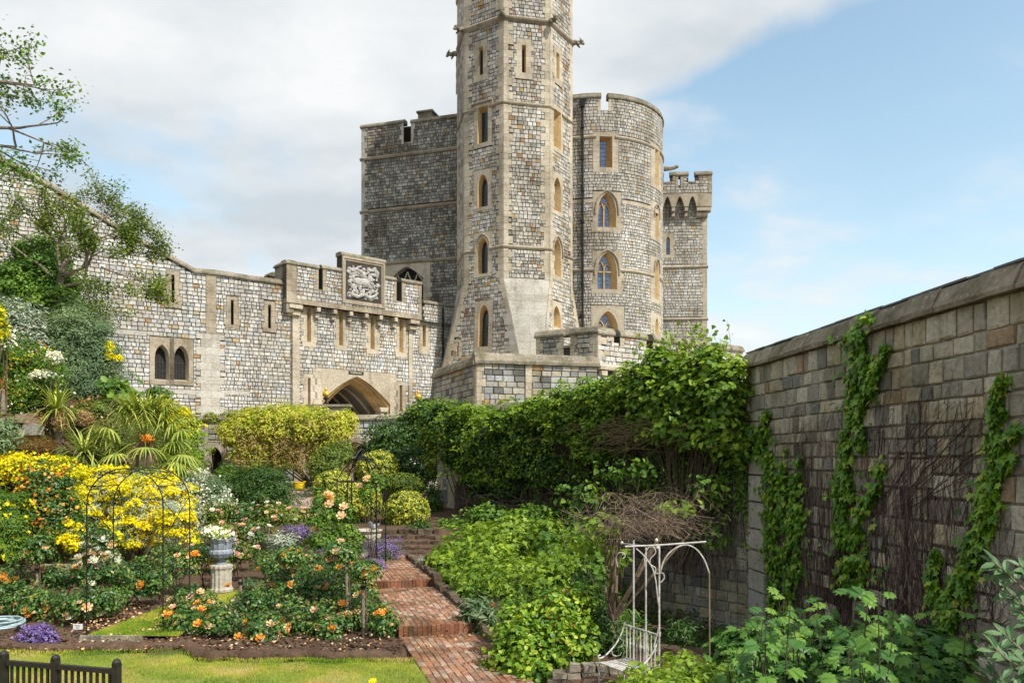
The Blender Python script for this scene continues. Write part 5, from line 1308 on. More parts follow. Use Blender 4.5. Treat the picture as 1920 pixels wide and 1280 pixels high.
# ---- bank on the left ----
shrub('conifer', 'dense dark green conifer cone behind the spreading tree on the bank', 'conifer', [B(88, 560, 66, 70, 32, 1.6), B(78, 500, 54, 54, 32, 1.3), B(112, 585, 52, 66, 30.6, 1.2), B(70, 545, 60, 66, 30.8, 1.2)], 'mid', 3.2, .12, 'leaf', cl=.3, ncl=40, nb=2, base=(-18.5, 32, tz(-18.5, 32)))
shrub('grey_shrub', 'tall grey-green feathery shrub on the bank before the castle wall', 'shrub', [B(155, 630, 45, 62, 28, 1.3), B(170, 705, 58, 66, 28, 1.6), B(140, 632, 26, 30, 28, 1), B(190, 660, 32, 55, 28, 1)], 'grey', 3.0, .12, 'narrow', cl=.3, ncl=50, nb=3, up=.7)
shrub('mullein', 'upright yellow flower spike beside the tall grey-green shrub', 'flower', [B(207, 660, 8, 18, 27.5, .2), B(224, 672, 5, 6, 27.5, .15)], 'yellow', 3.5, .08, 'leaf', base=(-13.5, 27.5, tz(-13.5, 27.5)), nb=2, fname='flower_spike')
shrub('silver_shrub', 'silvery shrub with pale upright plumes at the left edge of the bank', 'shrub', [B(48, 610, 34, 44, 27, .9), B(72, 640, 30, 44, 27, .9), B(10, 600, 26, 40, 27, .8)], 'silver', 1.5, .16, 'narrow', up=.9, cl=.4, ncl=40)
shrub('perennial_clump', 'tangled green perennials with white, yellow and orange flowers at the left edge', 'perennials', [B(20, 690, 55, 55, 25, 1), B(75, 720, 42, 55, 25, 1), B(20, 760, 55, 40, 24.5, .9), B(70, 690, 35, 40, 25.5, .8)], 'mid', 2.2, .12, 'narrow', up=.7, ncl=60, flowers=[('white', 500, .06, 'petal', 'flowers', 14), ('yellow', 260, .06, 'petal', 'yellow_flowers', 8), ('orange', 160, .06, 'petal', 'orange_flowers', 10)])
shrub('white_flower_plant', 'flat-topped white flower heads just left of the grey-green shrub', 'flower', [B(84, 707, 22, 8, 24.2, .3), B(106, 675, 12, 12, 24.2, .3)], 'mid', 2.0, .1, 'narrow', flowers=[('white', 520, .05, 'petal', 'flowers')], nb=2)
shrub('white_flower_plant', 'shrub of frothy white blossom at the very left edge of the bank', 'flower', [B(8, 640, 18, 22, 23.8, .4)], 'mid', 1.5, .1, 'narrow', flowers=[('white', 460, .06, 'petal', 'flowers')], nb=2)
shrub('yellow_flower_plant', 'tall yellow blossom at the left edge above the white flowers', 'flower', [B(2, 612, 12, 40, 23.5, .3)], 'mid', 1.2, .1, 'narrow', flowers=[('yellow', 500, .06, 'petal', 'flowers')], nb=2)
shrub('large_leaved_shrub', 'dark large-leaved shrub between the grey-green shrub and the fan palm', 'shrub', [B(222, 735, 30, 26, 27, .7), B(238, 765, 20, 18, 27, .5)], 'mid', 2.2, .26, 'round', nb=3)
shrub('bush', 'small round dark bush against the castle wall under the twin window', 'bush', [B(298, 743, 21, 18, 34, .5)], 'mid', 3, .11, 'leaf')
shrub('golden_shrub', 'yellow-flowered shrub behind the fan palm', 'shrub', [B(305, 780, 45, 24, 31, .8), B(345, 800, 30, 30, 31, .8)], 'lime', 2.6, .11, 'leaf', flowers=[('yellow', 1500, .06, 'petal', 'flowers')])
shrub('shrub', 'bright green shrub at the end of the grey terrace wall beside the pointed window', 'shrub', [B(350, 835, 34, 45, 31, .8), B(330, 875, 40, 38, 30, .8), B(362, 870, 16, 34, 31, .5)], 'bright', 2.6, .12, 'leaf')
shrub('ground_cover', 'dry brown undergrowth with pale flowers between the palms', 'undergrowth', [B(180, 790, 48, 40, 25.5, .7), B(215, 825, 35, 40, 25, .7)], 'olive', 2.0, .11, 'narrow', flowers=[('pink', 60, .07, 'petal', 'flowers'), ('straw', 1600, .08, 'narrow', 'dry_stems')])
shrub('ornamental_grass', 'mound of rusty ornamental grass above the yellow flowers', 'grass plant', [B(60, 838, 52, 20, 22, .6)], 'red', 3, .16, 'needle', up=1.2)
shrub('blue_leaved_plant', 'blue-grey leafy plant at the left edge below the rusty grass', 'plant', [B(12, 820, 26, 34, 21, .5)], 'grey', 2.2, .18, 'narrow', up=.7)
# stones of the bank's retaining steps
T = thing('rock_wall', 'rough stones of a low retaining wall on the bank, left of the small palm', 'rock wall', pt(45, 800, 23.4))
for x, y, w_, h_ in ((52, 785, 34, 16), (22, 792, 30, 18), (40, 812, 30, 16), (10, 812, 24, 14), (62, 805, 20, 18)):
    b = MB(); s_ = 23/F; b.box(pt(x, y, 23.4), (w_*s_, .5, h_*s_), None, random.uniform(-.2, .2), 0, .04); b.build('stone', M['rag'], T)
for lab, sts in (('weathered stone block showing between the rose bushes by the wooden stake', ((105, 1068, 50, 20, 19.2),)), ('pair of rough stone blocks at the left edge above the orange roses', ((16, 1072, 34, 12, 19), (30, 1083, 22, 14, 18.9)))):
    T = thing('stone_block', lab, 'stone block', pt(sts[0][0], sts[0][1], sts[0][4]))
    for x, y, w_, h_, d_ in sts: b = MB(); b.box(pt(x, y, d_), (w_*d_/F, .45, h_*d_/F), None, -.1, 0, .03); b.build('stone', M['dressed_grey'], T)

# ---- trees ----
def grow(mb, p, d, L_, r, depth, tips, spread=.6, up=.1, bend=.25, kids=(2, 3), taper=.62, flat=1.0):
    pts = [Vector(p)]; n = 4; dd = Vector(d).normalized()
    for i in range(n):
        dd = (dd+Vector((random.gauss(0, bend), random.gauss(0, bend)*.8, random.gauss(0, bend)*.7+up))*.35).normalized(); pts.append(pts[-1]+dd*L_/n)
    mb.tube(pts, [r*(1-(1-taper)*i/n) for i in range(n+1)], 5 if r < .04 else 7, None, 0, False)
    if depth == 0: tips += [(pts[-1], dd), (pts[2], dd)]; return
    for k in range(random.randint(*kids)):
        q = pts[-1] if k == 0 else pts[random.randint(2, n)]
        nd_ = (dd+Vector((random.gauss(0, spread), random.gauss(0, spread)*.8, random.gauss(0, spread)*flat))).normalized()
        grow(mb, q, nd_, L_*random.uniform(.6, .85), r*taper, depth-1, tips, spread, up, bend, kids, taper, flat)
def tree(label, base, limbs, mat, size, per, name='tree', cat='tree', tm='leaf', trunk_pts=None, tr=.16, jit=.3, depth=3, **kw):
    T = thing(name, label, cat, base); tips = []
    tk = MB(); tk.tube(trunk_pts, [tr*(1-.5*i/(len(trunk_pts)-1)) for i in range(len(trunk_pts))], 8)
    tk.build('trunk', greybark, T, True)
    lb = MB()
    for p, q, r in limbs:
        grow(lb, p, q, q.length*1.0, r, depth, tips, **kw)
    lb.build('limb', greybark, T)
    P = np.array([t[0] for t in tips]); i = rng.integers(0, len(P), per*len(P)); Pp = P[i]+rng.normal(size=(len(i), 3))*jit
    leaf_obj('crown', Pp, rng.normal(size=(len(i), 3))*.6+np.array((0, -.2, .8)), size*rng.uniform(.6, 1.3, len(i)), tm, LM[mat], T); return T
random.seed(11)
b0 = pt(100, 640, 30); f0 = pt(104, 560, 30); f1 = pt(115, 520, 30); s = 30/F
def vp(dx, dy, dz=0): return Vector((dx*s, dz, -dy*s))
tree('small spreading tree with layered olive crown leaning right over the castle wall', Vector((b0.x, 30, tz(b0.x, 30))),
     [(f1, vp(22, -60, .3), .09), (f1, vp(60, -18, -.3), .08), (pt(110, 540, 30), vp(72, 0, -.5), .07), (f1, vp(-10, -62, .2), .08), (pt(98, 520, 30), vp(-34, -45, -.2), .07), (pt(150, 470, 30), vp(62, 8, .3), .05), (pt(160, 440, 30), vp(38, -42, .2), .05), (pt(190, 500, 30), vp(48, 22, -.3), .04), (pt(140, 470, 30), vp(55, -30, .3), .05), (pt(60, 450, 30), vp(-40, -25, 0), .05)],
     'olive', .105, 62, trunk_pts=[Vector((b0.x-.1, 30, tz(b0.x, 30)-.2)), b0, f0, f1, pt(124, 490, 30)], tr=.2, jit=.165, depth=3, spread=.55, up=.02, flat=.6)
# overhanging tree whose trunk stands left of the picture
tb = Vector((-14.2, 17.5, tz(-14.2, 17.5))); tp_ = pt(-150, 300, 17.5)
tree('overhanging branches with fresh green leaf tufts entering at the top left', tb,
     [(pt(-70, 200, 17.5), Vector((.85, -.1, .55)), .05), (pt(-60, 240, 17.5), Vector((1.0, .1, .15)), .05), (pt(-60, 270, 17.5), Vector((.95, .1, -.10)), .05), (pt(-90, 330, 17.5), Vector((.8, 0, -.15)), .04), (pt(-70, 190, 17.5), Vector((.5, 0, .2)), .03)],
     'mid', .095, 14, trunk_pts=[tb-Vector((0, 0, .2)), tb+Vector((0, 0, 2)), tp_, pt(-110, 240, 17.5)], tr=.22, jit=.10, depth=3, spread=.5, up=.03, taper=.55)

# ---- low cover on the bank and terrace ----
def cover(name, label, n, region, mat, size, tm='narrow', up=.8):
    P = []
    while len(P) < n:
        x, y = random.uniform(region[0], region[1]), random.uniform(region[2], region[3])
        if -x < float(np.interp(y, [8, 15, 20, 26, 30, 40], [13.5, 11.2, 10.6, 10.8, 11.6, 15.5]))-.2 and region[4]: continue
        if abs(x-PC(y)) < .95 and y < 25: continue
        P.append((x, y, bedz(x, y)+random.uniform(-.02, .28)*(1.2+noise.noise(Vector((x*.8, y*.8, 1))))))
    P = np.array(P); o = leaf_obj(name, P, rng.normal(size=(n, 3))*.5+np.array((0, -.2, up)), size*rng.uniform(.6, 1.3, n), tm, LM[mat], None); tag(o, label, 'ground cover', kind='stuff'); return o
cover('ground_cover', 'mixed low green growth covering the bank below the castle wall', 42000, (-30, -10.5, 19, 50, True), 'olive', .17)
cover('ground_cover', 'brighter low weeds scattered over the bank', 16000, (-24, -10.5, 20, 39, True), 'mid', .16)
cover('ground_cover', 'low green growth on the terrace behind the topiary', 9000, (-16, -3.2, 27, 38, False), 'dark', .15)
cover('ground_cover', 'low ferny growth in the sunken bed below the shaded wall', 9000, (.5, 6.3, 15, 27, False), 'dark', .18)
cover('ground_cover', 'low leafy growth between the shrubs right of the path', 7000, (-1.6, 2.4, 12.6, 26, False), 'mid', .14)
# ---- palms and rosettes ----
def blade(mb, p, d, L_, w_, sag, t=None, k=5):
    d = Vector(d).normalized(); side = d.cross(Vector((0, 0, 1)));
    if side.length < .1: side = Vector((1, 0, 0))
    side.normalize(); vs = []; q = Vector(p)
    for i in range(k+1):
        s_ = i/k; ww = w_*(1-s_**2)*(.6+.8*min(s_*4, 1)*.5)+.001
        vs += [q-side*ww/2, q+side*ww/2]; d = (d-Vector((0, 0, sag/k*(1+s_)))).normalized(); q = q+d*L_/k
    mb.add(vs, [(2*i, 2*i+1, 2*i+3, 2*i+2) for i in range(k)], t if t is not None else random.random())
def rosette(name, label, px, py, d, L_, n, w_, base=None, sag=.9, skirt=None, trunk=None, mat='palm', group=None):
    c = pt(px, py, d); gx, gy = c.x, c.y; g = Vector((gx, gy, tz(gx, gy))); T = thing(name, label, 'palm', g if g.z < c.z else c, group)
    if c.z > g.z+.05:
        m = MB(); h = c.z-g.z; m.tube([g-Vector((0, 0, .1)), g+Vector((.03, 0, h*.5)), c], [.12, .09, .1], 8); m.build('trunk', greybark, T)
    for i in range(n):
        m = MB(); a = random.uniform(0, 6.283); e = random.uniform(-.15, 1.35); dd = Vector((math.cos(a)*math.cos(e), math.sin(a)*math.cos(e), math.sin(e))); blade(m, c+dd*.04, dd, L_*random.uniform(.75, 1.1), w_, sag*random.uniform(.5, 1.3))
        m.build('leaf', LM[mat], T)
    for sx, sy, r1, r2 in skirt or []:
        cc, rr = B(sx, sy, r1, r2, d-.3); P, Nn, _ = sample([(cc, rr)], 700, .35, .5, .1, 1); leaf_obj('seed_cluster', P, Nn, .06, 'leaf', LM['straw'], T)
    return T
rosette('cordyline', 'cordyline with drooping brown seed clusters on the bank', 108, 768, 24.0, 1.15, 95, .06, skirt=[(76, 790, 10, 18), (117, 792, 14, 22), (158, 785, 14, 16)], mat='palm')
rosette('yucca', 'spiky yucca rosette between the cordyline and the fan palm', 158, 850, 22.2, 1.1, 95, .065, mat='palm')
rosette('yucca', 'small spiky rosette with yellowing leaves behind the iron arch', 172, 882, 21.6, .6, 34, .05, mat='palm', sag=1.2)
rosette('new_zealand_flax', 'narrow rusty flax blades sticking out at the left edge', 2, 730, 23.5, .8, 26, .05, mat='red', sag=.7)
def fan_palm():
    d = 22.6; c = pt(272, 828, d); g = Vector((c.x, c.y, tz(c.x, c.y))); T = thing('fan_palm', 'fan palm with shaggy trunk and drooping split fans beside the yellow flowers', 'palm', g)
    m = MB(); m.tube([g-Vector((0, 0, .2)), g.lerp(c, .5), c], [.2, .24, .26], 10); m.build('trunk', bark, T)
    P = rng.normal(size=(900, 3))*np.array((.2, .2, .45))+np.array(c)-np.array((0, 0, .5)); leaf_obj('trunk_fibre', P, rng.normal(size=(900, 3)), .16, 'needle', LM['straw'], T, None, 1.5)
    for i in range(46):
        a = 2*math.pi*i/46*2.4+random.uniform(-.2, .2); e = random.uniform(-.5, 1.25); dd = Vector((math.cos(a)*math.cos(e), math.sin(a)*math.cos(e)*.8, math.sin(e))).normalized()
        L_ = random.uniform(.75, 1.1); tip = c+dd*L_-Vector((0, 0, .18*(1-e)))
        f = MB(); f.tube([c, c.lerp(tip, .5)+Vector((0, 0, .1)), tip], [.015, .012, .01], 4, .4)
        side = dd.cross(Vector((0, 0, 1))).normalized(); upv = side.cross(dd)
        for j in range(19):
            q = (j-9)/9*2.0; b_ = dd*math.cos(q)+side*math.sin(q); blade(f, tip, b_+Vector((0, 0, .12)), random.uniform(.65, .92), .06, .95, random.uniform(.2, 1), 4)
        f.build('frond', LM['palm'], T)
    P, Nn, _ = sample([B(277, 822, 10, 8, d-.4)], 240, .4, .5, .2, 1); leaf_obj('flower_cluster', P, Nn, .07, 'leaf', LM['orange'], T)
fan_palm()

# ---- yellow and orange masses ----
shrub('helichrysum', 'large silver-leaved shrub smothered in bright yellow flowers behind the iron arch', 'shrub', [B(300, 945, 62, 50, 21, .9), B(235, 925, 45, 40, 21, .8), B(185, 915, 40, 36, 21, .8), B(335, 985, 42, 42, 20.5, .7), B(255, 990, 46, 44, 20.5, .7), B(165, 950, 34, 38, 20.5, .6)], 'silver', 1.4, .10, 'narrow', cl=.22, ncl=70, flowers=[('yellow', 15500, .042, 'petal', 'flowers', 24)])
shrub('helichrysum', 'yellow-flowered shrub mixed with orange blossom at the upper left of the beds', 'shrub', [B(35, 885, 50, 28, 21, .7), B(100, 880, 42, 26, 21.5, .6), B(140, 895, 28, 24, 21.5, .5)], 'mid', 1.8, .09, 'leaf', flowers=[('yellow', 3600, .05, 'petal', 'flowers', 30), ('orange', 420, .05, 'petal', 'orange_flowers', 14)])
shrub('shrub', 'green shrub tipped with red flowers left of the yellow mass', 'shrub', [B(88, 930, 42, 55, 19.8, .7), B(110, 975, 40, 45, 19.6, .6)], 'rose', 2.6, .085, 'leaf', flowers=[('orange', 200, .07, 'petal', 'flowers')])
shrub('shrub', 'feathery mid-green shrub at the left edge of the rose beds', 'shrub', [B(20, 975, 45, 52, 19, .7), B(10, 1020, 40, 40, 18.8, .6)], 'mid', 2.8, .10, 'narrow', up=.7, flowers=[('yellow', 250, .06, 'petal', 'flowers', 6)])
shrub('yellow_flower_plant', 'loose yellow flowers just left of the white roses', 'flower', [B(140, 1010, 20, 30, 19.4, .4), B(205, 1005, 24, 22, 19.6, .4)], 'grey', 1.4, .09, 'narrow', flowers=[('yellow', 1300, .06, 'petal', 'flowers', 16)])
shrub('white_flower_shrub', 'grey-green shrub with small white flowers right of the yellow mass', 'shrub', [B(390, 930, 40, 34, 25.5, .7), B(420, 955, 30, 26, 25, .6), B(372, 900, 24, 20, 26, .5)], 'grey', 2.2, .09, 'narrow', up=.7, flowers=[('white', 1100, .05, 'petal', 'flowers', 40)])
shrub('dome_shrub', 'deep green feathery dome of a shrub left of the yellow tub', 'shrub', [B(487, 915, 62, 42, 30, 1.1), B(500, 940, 52, 30, 29.6, 1)], 'dark', 3.2, .15, 'narrow', up=.8, ncl=60, cl=.24)
shrub('dome_shrub', 'fresh green fern-like clump behind the feathery dome', 'shrub', [B(424, 895, 18, 26, 32, .5), B(405, 918, 24, 16, 31, .5)], 'mid', 2.4, .12, 'narrow')
# ---- clipped variegated balls ----
for (x, y, rx, ry, d, lab) in ((625, 918, 37, 38, 29, 'clipped variegated ball at the left, behind the iron gazebo'), (708, 878, 41, 34, 31.5, 'clipped golden ball, highest of the group'), (762, 960, 43, 40, 27.3, 'large clipped golden ball nearest the stone doorway'), (757, 908, 44, 22, 30, 'flat clipped grey-green dome above the largest golden ball'), (682, 945, 34, 32, 27.5, 'clipped golden ball behind the stone bowl'), (668, 925, 26, 22, 29.5, 'small clipped ball peeping between the gazebo posts')):
    m_ = 'varieg' if 'grey-green' not in lab else 'olive'
    shrub('topiary_ball', lab, 'topiary', [B(x, y, rx*.95, ry*.95, d)], m_, 4.5, .075, 'leaf', 'clipped topiary balls on the terrace', cl=.10, ncl=110, shell=.08, rough=.05, up=.1, back=.5)
shrub('dark_shrub', 'dark glossy shrub mass above the topiary balls', 'shrub', [B(745, 825, 55, 36, 35, 1.2), B(780, 870, 45, 45, 34, 1.2), B(720, 850, 36, 36, 35, 1), B(790, 800, 40, 30, 35, 1)], 'dark', 3.0, .14, 'leaf', ncl=60, flowers=[('silver', 500, .09, 'leaf', 'young_leaves')])
shrub('variegated_shrub', 'cream-edged shrub beside the corner of the shaded wall', 'shrub', [B(812, 862, 16, 42, 32.8, .5), B(806, 820, 20, 22, 33, .5)], 'varieg', 1.3, .12, 'leaf', flowers=[('mid', 1500, .12, 'leaf', 'green_leaves')])
shrub('dark_shrub', 'brownish bush in shade under the wisteria by the passage', 'shrub', [B(612, 872, 34, 32, 34, .8), B(640, 850, 26, 24, 35, .6)], 'olive', 2.4, .11, 'leaf')
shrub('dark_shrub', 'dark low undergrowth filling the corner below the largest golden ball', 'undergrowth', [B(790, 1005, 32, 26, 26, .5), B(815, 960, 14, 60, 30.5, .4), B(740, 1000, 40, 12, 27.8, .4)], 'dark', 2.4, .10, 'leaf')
# ---- wisteria over the terrace wall ----
wb = [B(460, 810, 46, 38, 37.6, .9), B(520, 800, 50, 40, 37.4, 1), B(585, 800, 52, 38, 37.2, 1), B(632, 805, 32, 34, 37, .9), B(466, 850, 34, 30, 37.2, .6), B(500, 860, 42, 30, 37.2, .7), B(545, 775, 50, 14, 38.4, .6), B(620, 840, 42, 22, 37, .6), B(650, 790, 16, 22, 38, .5)]
T = shrub('wisteria', 'lime and bronze wisteria tumbling over the terrace wall below the gatehouse', 'climber', wb, 'wist', 2.6, .13, 'leaf', ncl=90, cl=.30, droop=1.2, base=(-9.6, 38.9, 1.9), nb=2, sr=.05, stem=greybark)
P = []
for _ in range(210):
    x = random.uniform(442, 662); y = random.uniform(790, 868)+(14 if x < 520 else 0); c = pt(x, y, 36.6+random.uniform(-.3, .5)); L_ = random.uniform(.5, 1.5)
    for _ in range(70): s_ = random.random(); P.append((c.x+random.gauss(0, .09), c.y+random.gauss(0, .09), c.z+.3-s_*L_))
P = np.array(P); leaf_obj('trailing_shoots', P, rng.normal(size=(len(P), 3))+np.array((0, -.6, .3)), .12*rng.uniform(.6, 1.2, len(P)), 'leaf', LM['bronze'], T, None, 1.5)
shrub('climber', 'yellow-green climber tufts on the terrace ledge left of the wisteria', 'climber', [B(395, 783, 14, 9, 38.8, .3), B(440, 778, 16, 8, 38.8, .3), B(470, 772, 20, 9, 38.8, .3)], 'lime', 2.2, .11, 'leaf', base=(-14, 39.6, 2), nb=1)

# ---- creeper over the shaded garden wall ----
def wall_blobs(f, spec):
    out = []
    for x, y, rx, ry, off in spec:
        u, v = f.px(x, y, off); p = f.P(u, v, off); d = p.y; out.append((np.array(p), np.array((rx*d/F, .55, ry*d/F))))
    return out
f = fW2
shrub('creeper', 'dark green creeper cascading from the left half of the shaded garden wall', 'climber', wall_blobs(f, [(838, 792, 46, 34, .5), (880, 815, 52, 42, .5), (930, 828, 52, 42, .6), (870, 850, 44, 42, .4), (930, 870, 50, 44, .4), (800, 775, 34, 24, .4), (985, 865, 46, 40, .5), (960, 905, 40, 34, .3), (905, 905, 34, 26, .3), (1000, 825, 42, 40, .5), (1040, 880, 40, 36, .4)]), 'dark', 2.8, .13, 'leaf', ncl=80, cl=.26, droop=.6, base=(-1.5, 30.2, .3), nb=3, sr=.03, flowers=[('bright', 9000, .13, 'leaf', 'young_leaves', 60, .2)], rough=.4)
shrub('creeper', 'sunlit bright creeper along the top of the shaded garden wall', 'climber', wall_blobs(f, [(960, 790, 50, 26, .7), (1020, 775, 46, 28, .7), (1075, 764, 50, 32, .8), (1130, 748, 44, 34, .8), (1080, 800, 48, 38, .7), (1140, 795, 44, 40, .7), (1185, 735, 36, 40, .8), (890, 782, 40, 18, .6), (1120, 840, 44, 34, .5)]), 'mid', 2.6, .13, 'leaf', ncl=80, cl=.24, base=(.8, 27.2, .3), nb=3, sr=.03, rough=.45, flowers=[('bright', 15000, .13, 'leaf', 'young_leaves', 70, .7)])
T = shrub('creeper', 'large heart-leaved climber spilling over the wall corner beside the sloping coping', 'climber', wall_blobs(f, [(1240, 745, 48, 50, .7), (1300, 735, 52, 52, .8), (1350, 745, 40, 50, .7), (1290, 800, 56, 46, .8), (1350, 815, 44, 46, .7), (1240, 690, 30, 32, .7), (1330, 690, 30, 28, .7), (1385, 840, 22, 40, .4), (1220, 800, 36, 34, .6), (1370, 700, 20, 26, .5)]), 'mid', 1.9, .15, 'heart', ncl=60, cl=.30, droop=.8, base=(4.6, 21.6, .3), nb=3, sr=.03, rough=.4, flowers=[('bright', 4200, .15, 'heart', 'young_leaves', 60, .8)])
# sprays reaching above the wall top
m = MB(); P = []
for _ in range(46):
    x = random.uniform(1195, 1375); p0 = f.P(*f.px(x, 680, .6), .6); q = p0+Vector((random.uniform(-.4, .5), random.uniform(-.2, .2), random.uniform(.3, 1.15)))
    mid = p0.lerp(q, .5)+Vector((random.uniform(-.1, .1), 0, .05)); m.tube([p0, mid, q], [.009, .007, .003], 3)
    for k in range(9): P.append(p0.lerp(q, .25+.75*k/8)+Vector((random.gauss(0, .06), random.gauss(0, .06), random.gauss(0, .04))))
m.build('shoots', greybark, T); P = np.array(P); leaf_obj('shoot_leaves', P, rng.normal(size=(len(P), 3))+np.array((.3, -.6, .5)), .12*rng.uniform(.5, 1.2, len(P)), 'heart', LM['bright'], T, None, 1)
# hanging bare stems and brown thatch under the creeper
def stems(name, parent, gen, n, r0, r1, mat, kind='stuff', k=3):
    m = MB()
    for _ in range(n): pts = gen(); rr = random.uniform(r0, r1); m.tube(pts, [rr*(1-.6*i/(len(pts)-1)) for i in range(len(pts))], k, None, 0, False)
    o = m.build(name, mat, parent)
    if kind: o['kind'] = kind
    return o
stem_m = stone_mat('dry_creeper_stem', [(0, (.10, .065, .06)), (.25, (.17, .12, .11)), (.45, (.055, .04, .04)), (.7, (.24, .18, .15)), (.85, (.11, .07, .065)), (.96, (.36, .29, .22))], grain=20, bump=.2)
pale_m = plain('pale_twig', (.26, .19, .115), .9, 0, .4, 12)
def hang():
    x = random.uniform(870, 1400); y0 = random.uniform(760, 900); L_ = random.uniform(60, 260); u, v = f.px(x, y0); d = 25; n = 9; pts = []; du = random.gauss(0, .12); w_ = random.uniform(.05, .3)
    for i in range(n): pts.append(f.P(u, v-L_*d/F*i/(n-1), w_)); u += du*.3+random.gauss(0, .07); w_ = min(.5, max(.04, w_+random.gauss(0, .04)))
    return pts
T = thing('bare_creeper', 'bare hanging creeper stems on the shaded wall below the foliage', 'climber', (1.5, 26, 0)); stems('stems', T, hang, 900, .008, .022, stem_m)
stems('bare_branches', T, lambda: (lambda p, a: [p+Vector((math.cos(a)*t_*1.1+random.gauss(0, .05), -.2*t_, math.sin(a)*t_*.9+random.gauss(0, .05))) for t_ in (0, .3, .6, 1)])(f.P(*f.px(random.uniform(890, 1060), random.uniform(915, 985), .5), .5), random.uniform(-.6, 3.6)), 70, .012, .03, stem_m)
def nest():
    d = random.uniform(12.6, 15.2); c = pt(random.gauss(1205, 56), random.gauss(978, 13)+random.choice((0, 0, 0, -40)), d); a = random.uniform(0, 6.28); e = random.gauss(0, .22); L_ = random.uniform(.2, .75); dd = Vector((math.cos(a), math.sin(a)*.6, e)); pts = []
    for i in range(5): pts.append(c+dd*L_*(i/4-.5)+Vector((0, 0, -.12*((i-2)/2)**2))); dd = dd+Vector((random.gauss(0, .2), random.gauss(0, .2), random.gauss(0, .15)))
    return pts
T = thing('dead_vine_thatch', 'thatch of dry brown vine twigs lying over the white iron arbour', 'dry vine', pt(1215, 985, 13)); stems('twigs', T, nest, 330, .002, .005, pale_m); stems('dark_twigs', T, nest, 300, .003, .008, stem_m)
vm = MB()
for k in range(7):
    x = 1150+random.uniform(-14, 14); pts = [pt(x+random.uniform(-10, 10), y, 13+random.uniform(-.3, .3)) for y in (1240, 1195, 1150, 1110, 1060, 1010)]; vm.tube(pts, [.035, .03, .03, .025, .022, .018], 6)
for k in range(5): x = random.uniform(1150, 1300); vm.tube([pt(1150+random.uniform(-8, 8), 1160, 13), pt((x+1150)/2, 1080, 12.8), pt(x, 1000, 13)], [.025, .02, .012], 5)
vm.build('trunk', bark, T)
T_ = thing('creeper', 'loose trailing creeper strands hanging over the bare stems of the shaded wall', 'climber', (2.0, 25.5, .3)); P = []
sm2 = MB()
for _ in range(210):
    x = random.uniform(880, 1400); y = random.uniform(830, 905); p0 = f.P(*f.px(x, y, .5), random.uniform(.25, .6)); L_ = random.uniform(.4, 1.9); du = random.gauss(0, .15)
    sm2.tube([p0, p0+Vector((du*.5, 0, -L_*.5)), p0+Vector((du, 0, -L_))], [.006, .005, .003], 3, None, 0, False)
    for _ in range(int(26*L_)): s_ = random.random()**1.3; P.append((p0.x+du*s_+random.gauss(0, .07), p0.y+random.gauss(0, .07), p0.z-s_*L_))
sm2.build('stem', stem_m, T_)['kind'] = 'stuff'; P = np.array(P); leaf_obj('foliage', P, rng.normal(size=(len(P), 3))+np.array((0, -.9, .4)), .12*rng.uniform(.5, 1.3, len(P)), 'leaf', LM['mid'], T_, None, 1.2)
def thatch2():
    x, y = random.gauss(1190, 60), random.gauss(808, 16); p = f.P(*f.px(x, y, 1.2), 1.2); a = random.gauss(0, .6); return [p+Vector((math.cos(a)*t_, -.1*t_, math.sin(a)*t_*.6-.3*t_*t_)) for t_ in (-.5, 0, .5)]
stems('upper_twigs', T, thatch2, 240, .006, .012, pale_m)
shrub('climber', 'green climber leaves hanging through the dry thatch left of the arbour', 'climber', [B(1130, 985, 40, 24, 14.5, .5), B(1100, 1020, 40, 26, 15, .5), B(1160, 1045, 22, 20, 13.5, .3), B(1275, 950, 40, 16, 15, .3)], 'bright', .95, .12, 'heart', ncl=26, droop=.8, base=(1.6, 13.6, .2), nb=1)
shrub('climber', 'scattered climber leaves on the shaded wall above the dry thatch', 'climber', [B(1170, 880, 60, 22, 20, .3), B(1330, 915, 36, 30, 17.5, .3), B(1090, 930, 50, 34, 21.5, .3), B(1330, 1010, 40, 26, 18, .3)], 'mid', .5, .13, 'heart', ncl=30, droop=.8, base=(2.4, 18.6, -.8), nb=2, sr=.012)

# ---- wall creeper on the sunny ragstone wall ----
f1_ = fW1
def strip_leaves(T, poly, n, size=.14):
    """poly: list of (px, py, half width px)"""
    P, Nn = [], []; L_ = [math.hypot(b[0]-a[0], b[1]-a[1]) for a, b in zip(poly[:-1], poly[1:])]; tot = sum(L_)
    for _ in range(n):
        t_ = random.random()*tot; i = 0
        while t_ > L_[i] and i < len(L_)-1: t_ -= L_[i]; i += 1
        s_ = t_/L_[i]; a, b = poly[i], poly[i+1]; x = a[0]+(b[0]-a[0])*s_; y = a[1]+(b[1]-a[1])*s_; hw = a[2]+(b[2]-a[2])*s_
        hw *= .82+.6*noise.noise(Vector((y*.04, a[0], 0)))
        x += random.uniform(-1, 1)*hw*(2.3 if random.random() < .09 else 1)+4*math.sin(y*.05+a[0]); y += random.gauss(0, 5)
        if noise.noise(Vector((x*.06, y*.045, 9))) < -.20: continue
        u, v = f1_.px(x, y); w_ = random.uniform(.05, .20)
        if y < 690: w_ += .10 if v > 5.5 else 0.0
        if v > 5.62: w_ = .2-(v-5.62)*.35+random.uniform(0, .08)
        P.append(f1_.P(u, v, w_)); Nn.append(f1_.n.to_3d()+Vector((random.gauss(0, .35), random.gauss(0, .35), .35+random.gauss(0, .3))))
    P = np.array(P); leaf_obj('foliage', P, np.array(Nn), size*rng.uniform(.55, 1.2, len(P)), 'ivy', IVY, T, None, 2.5)
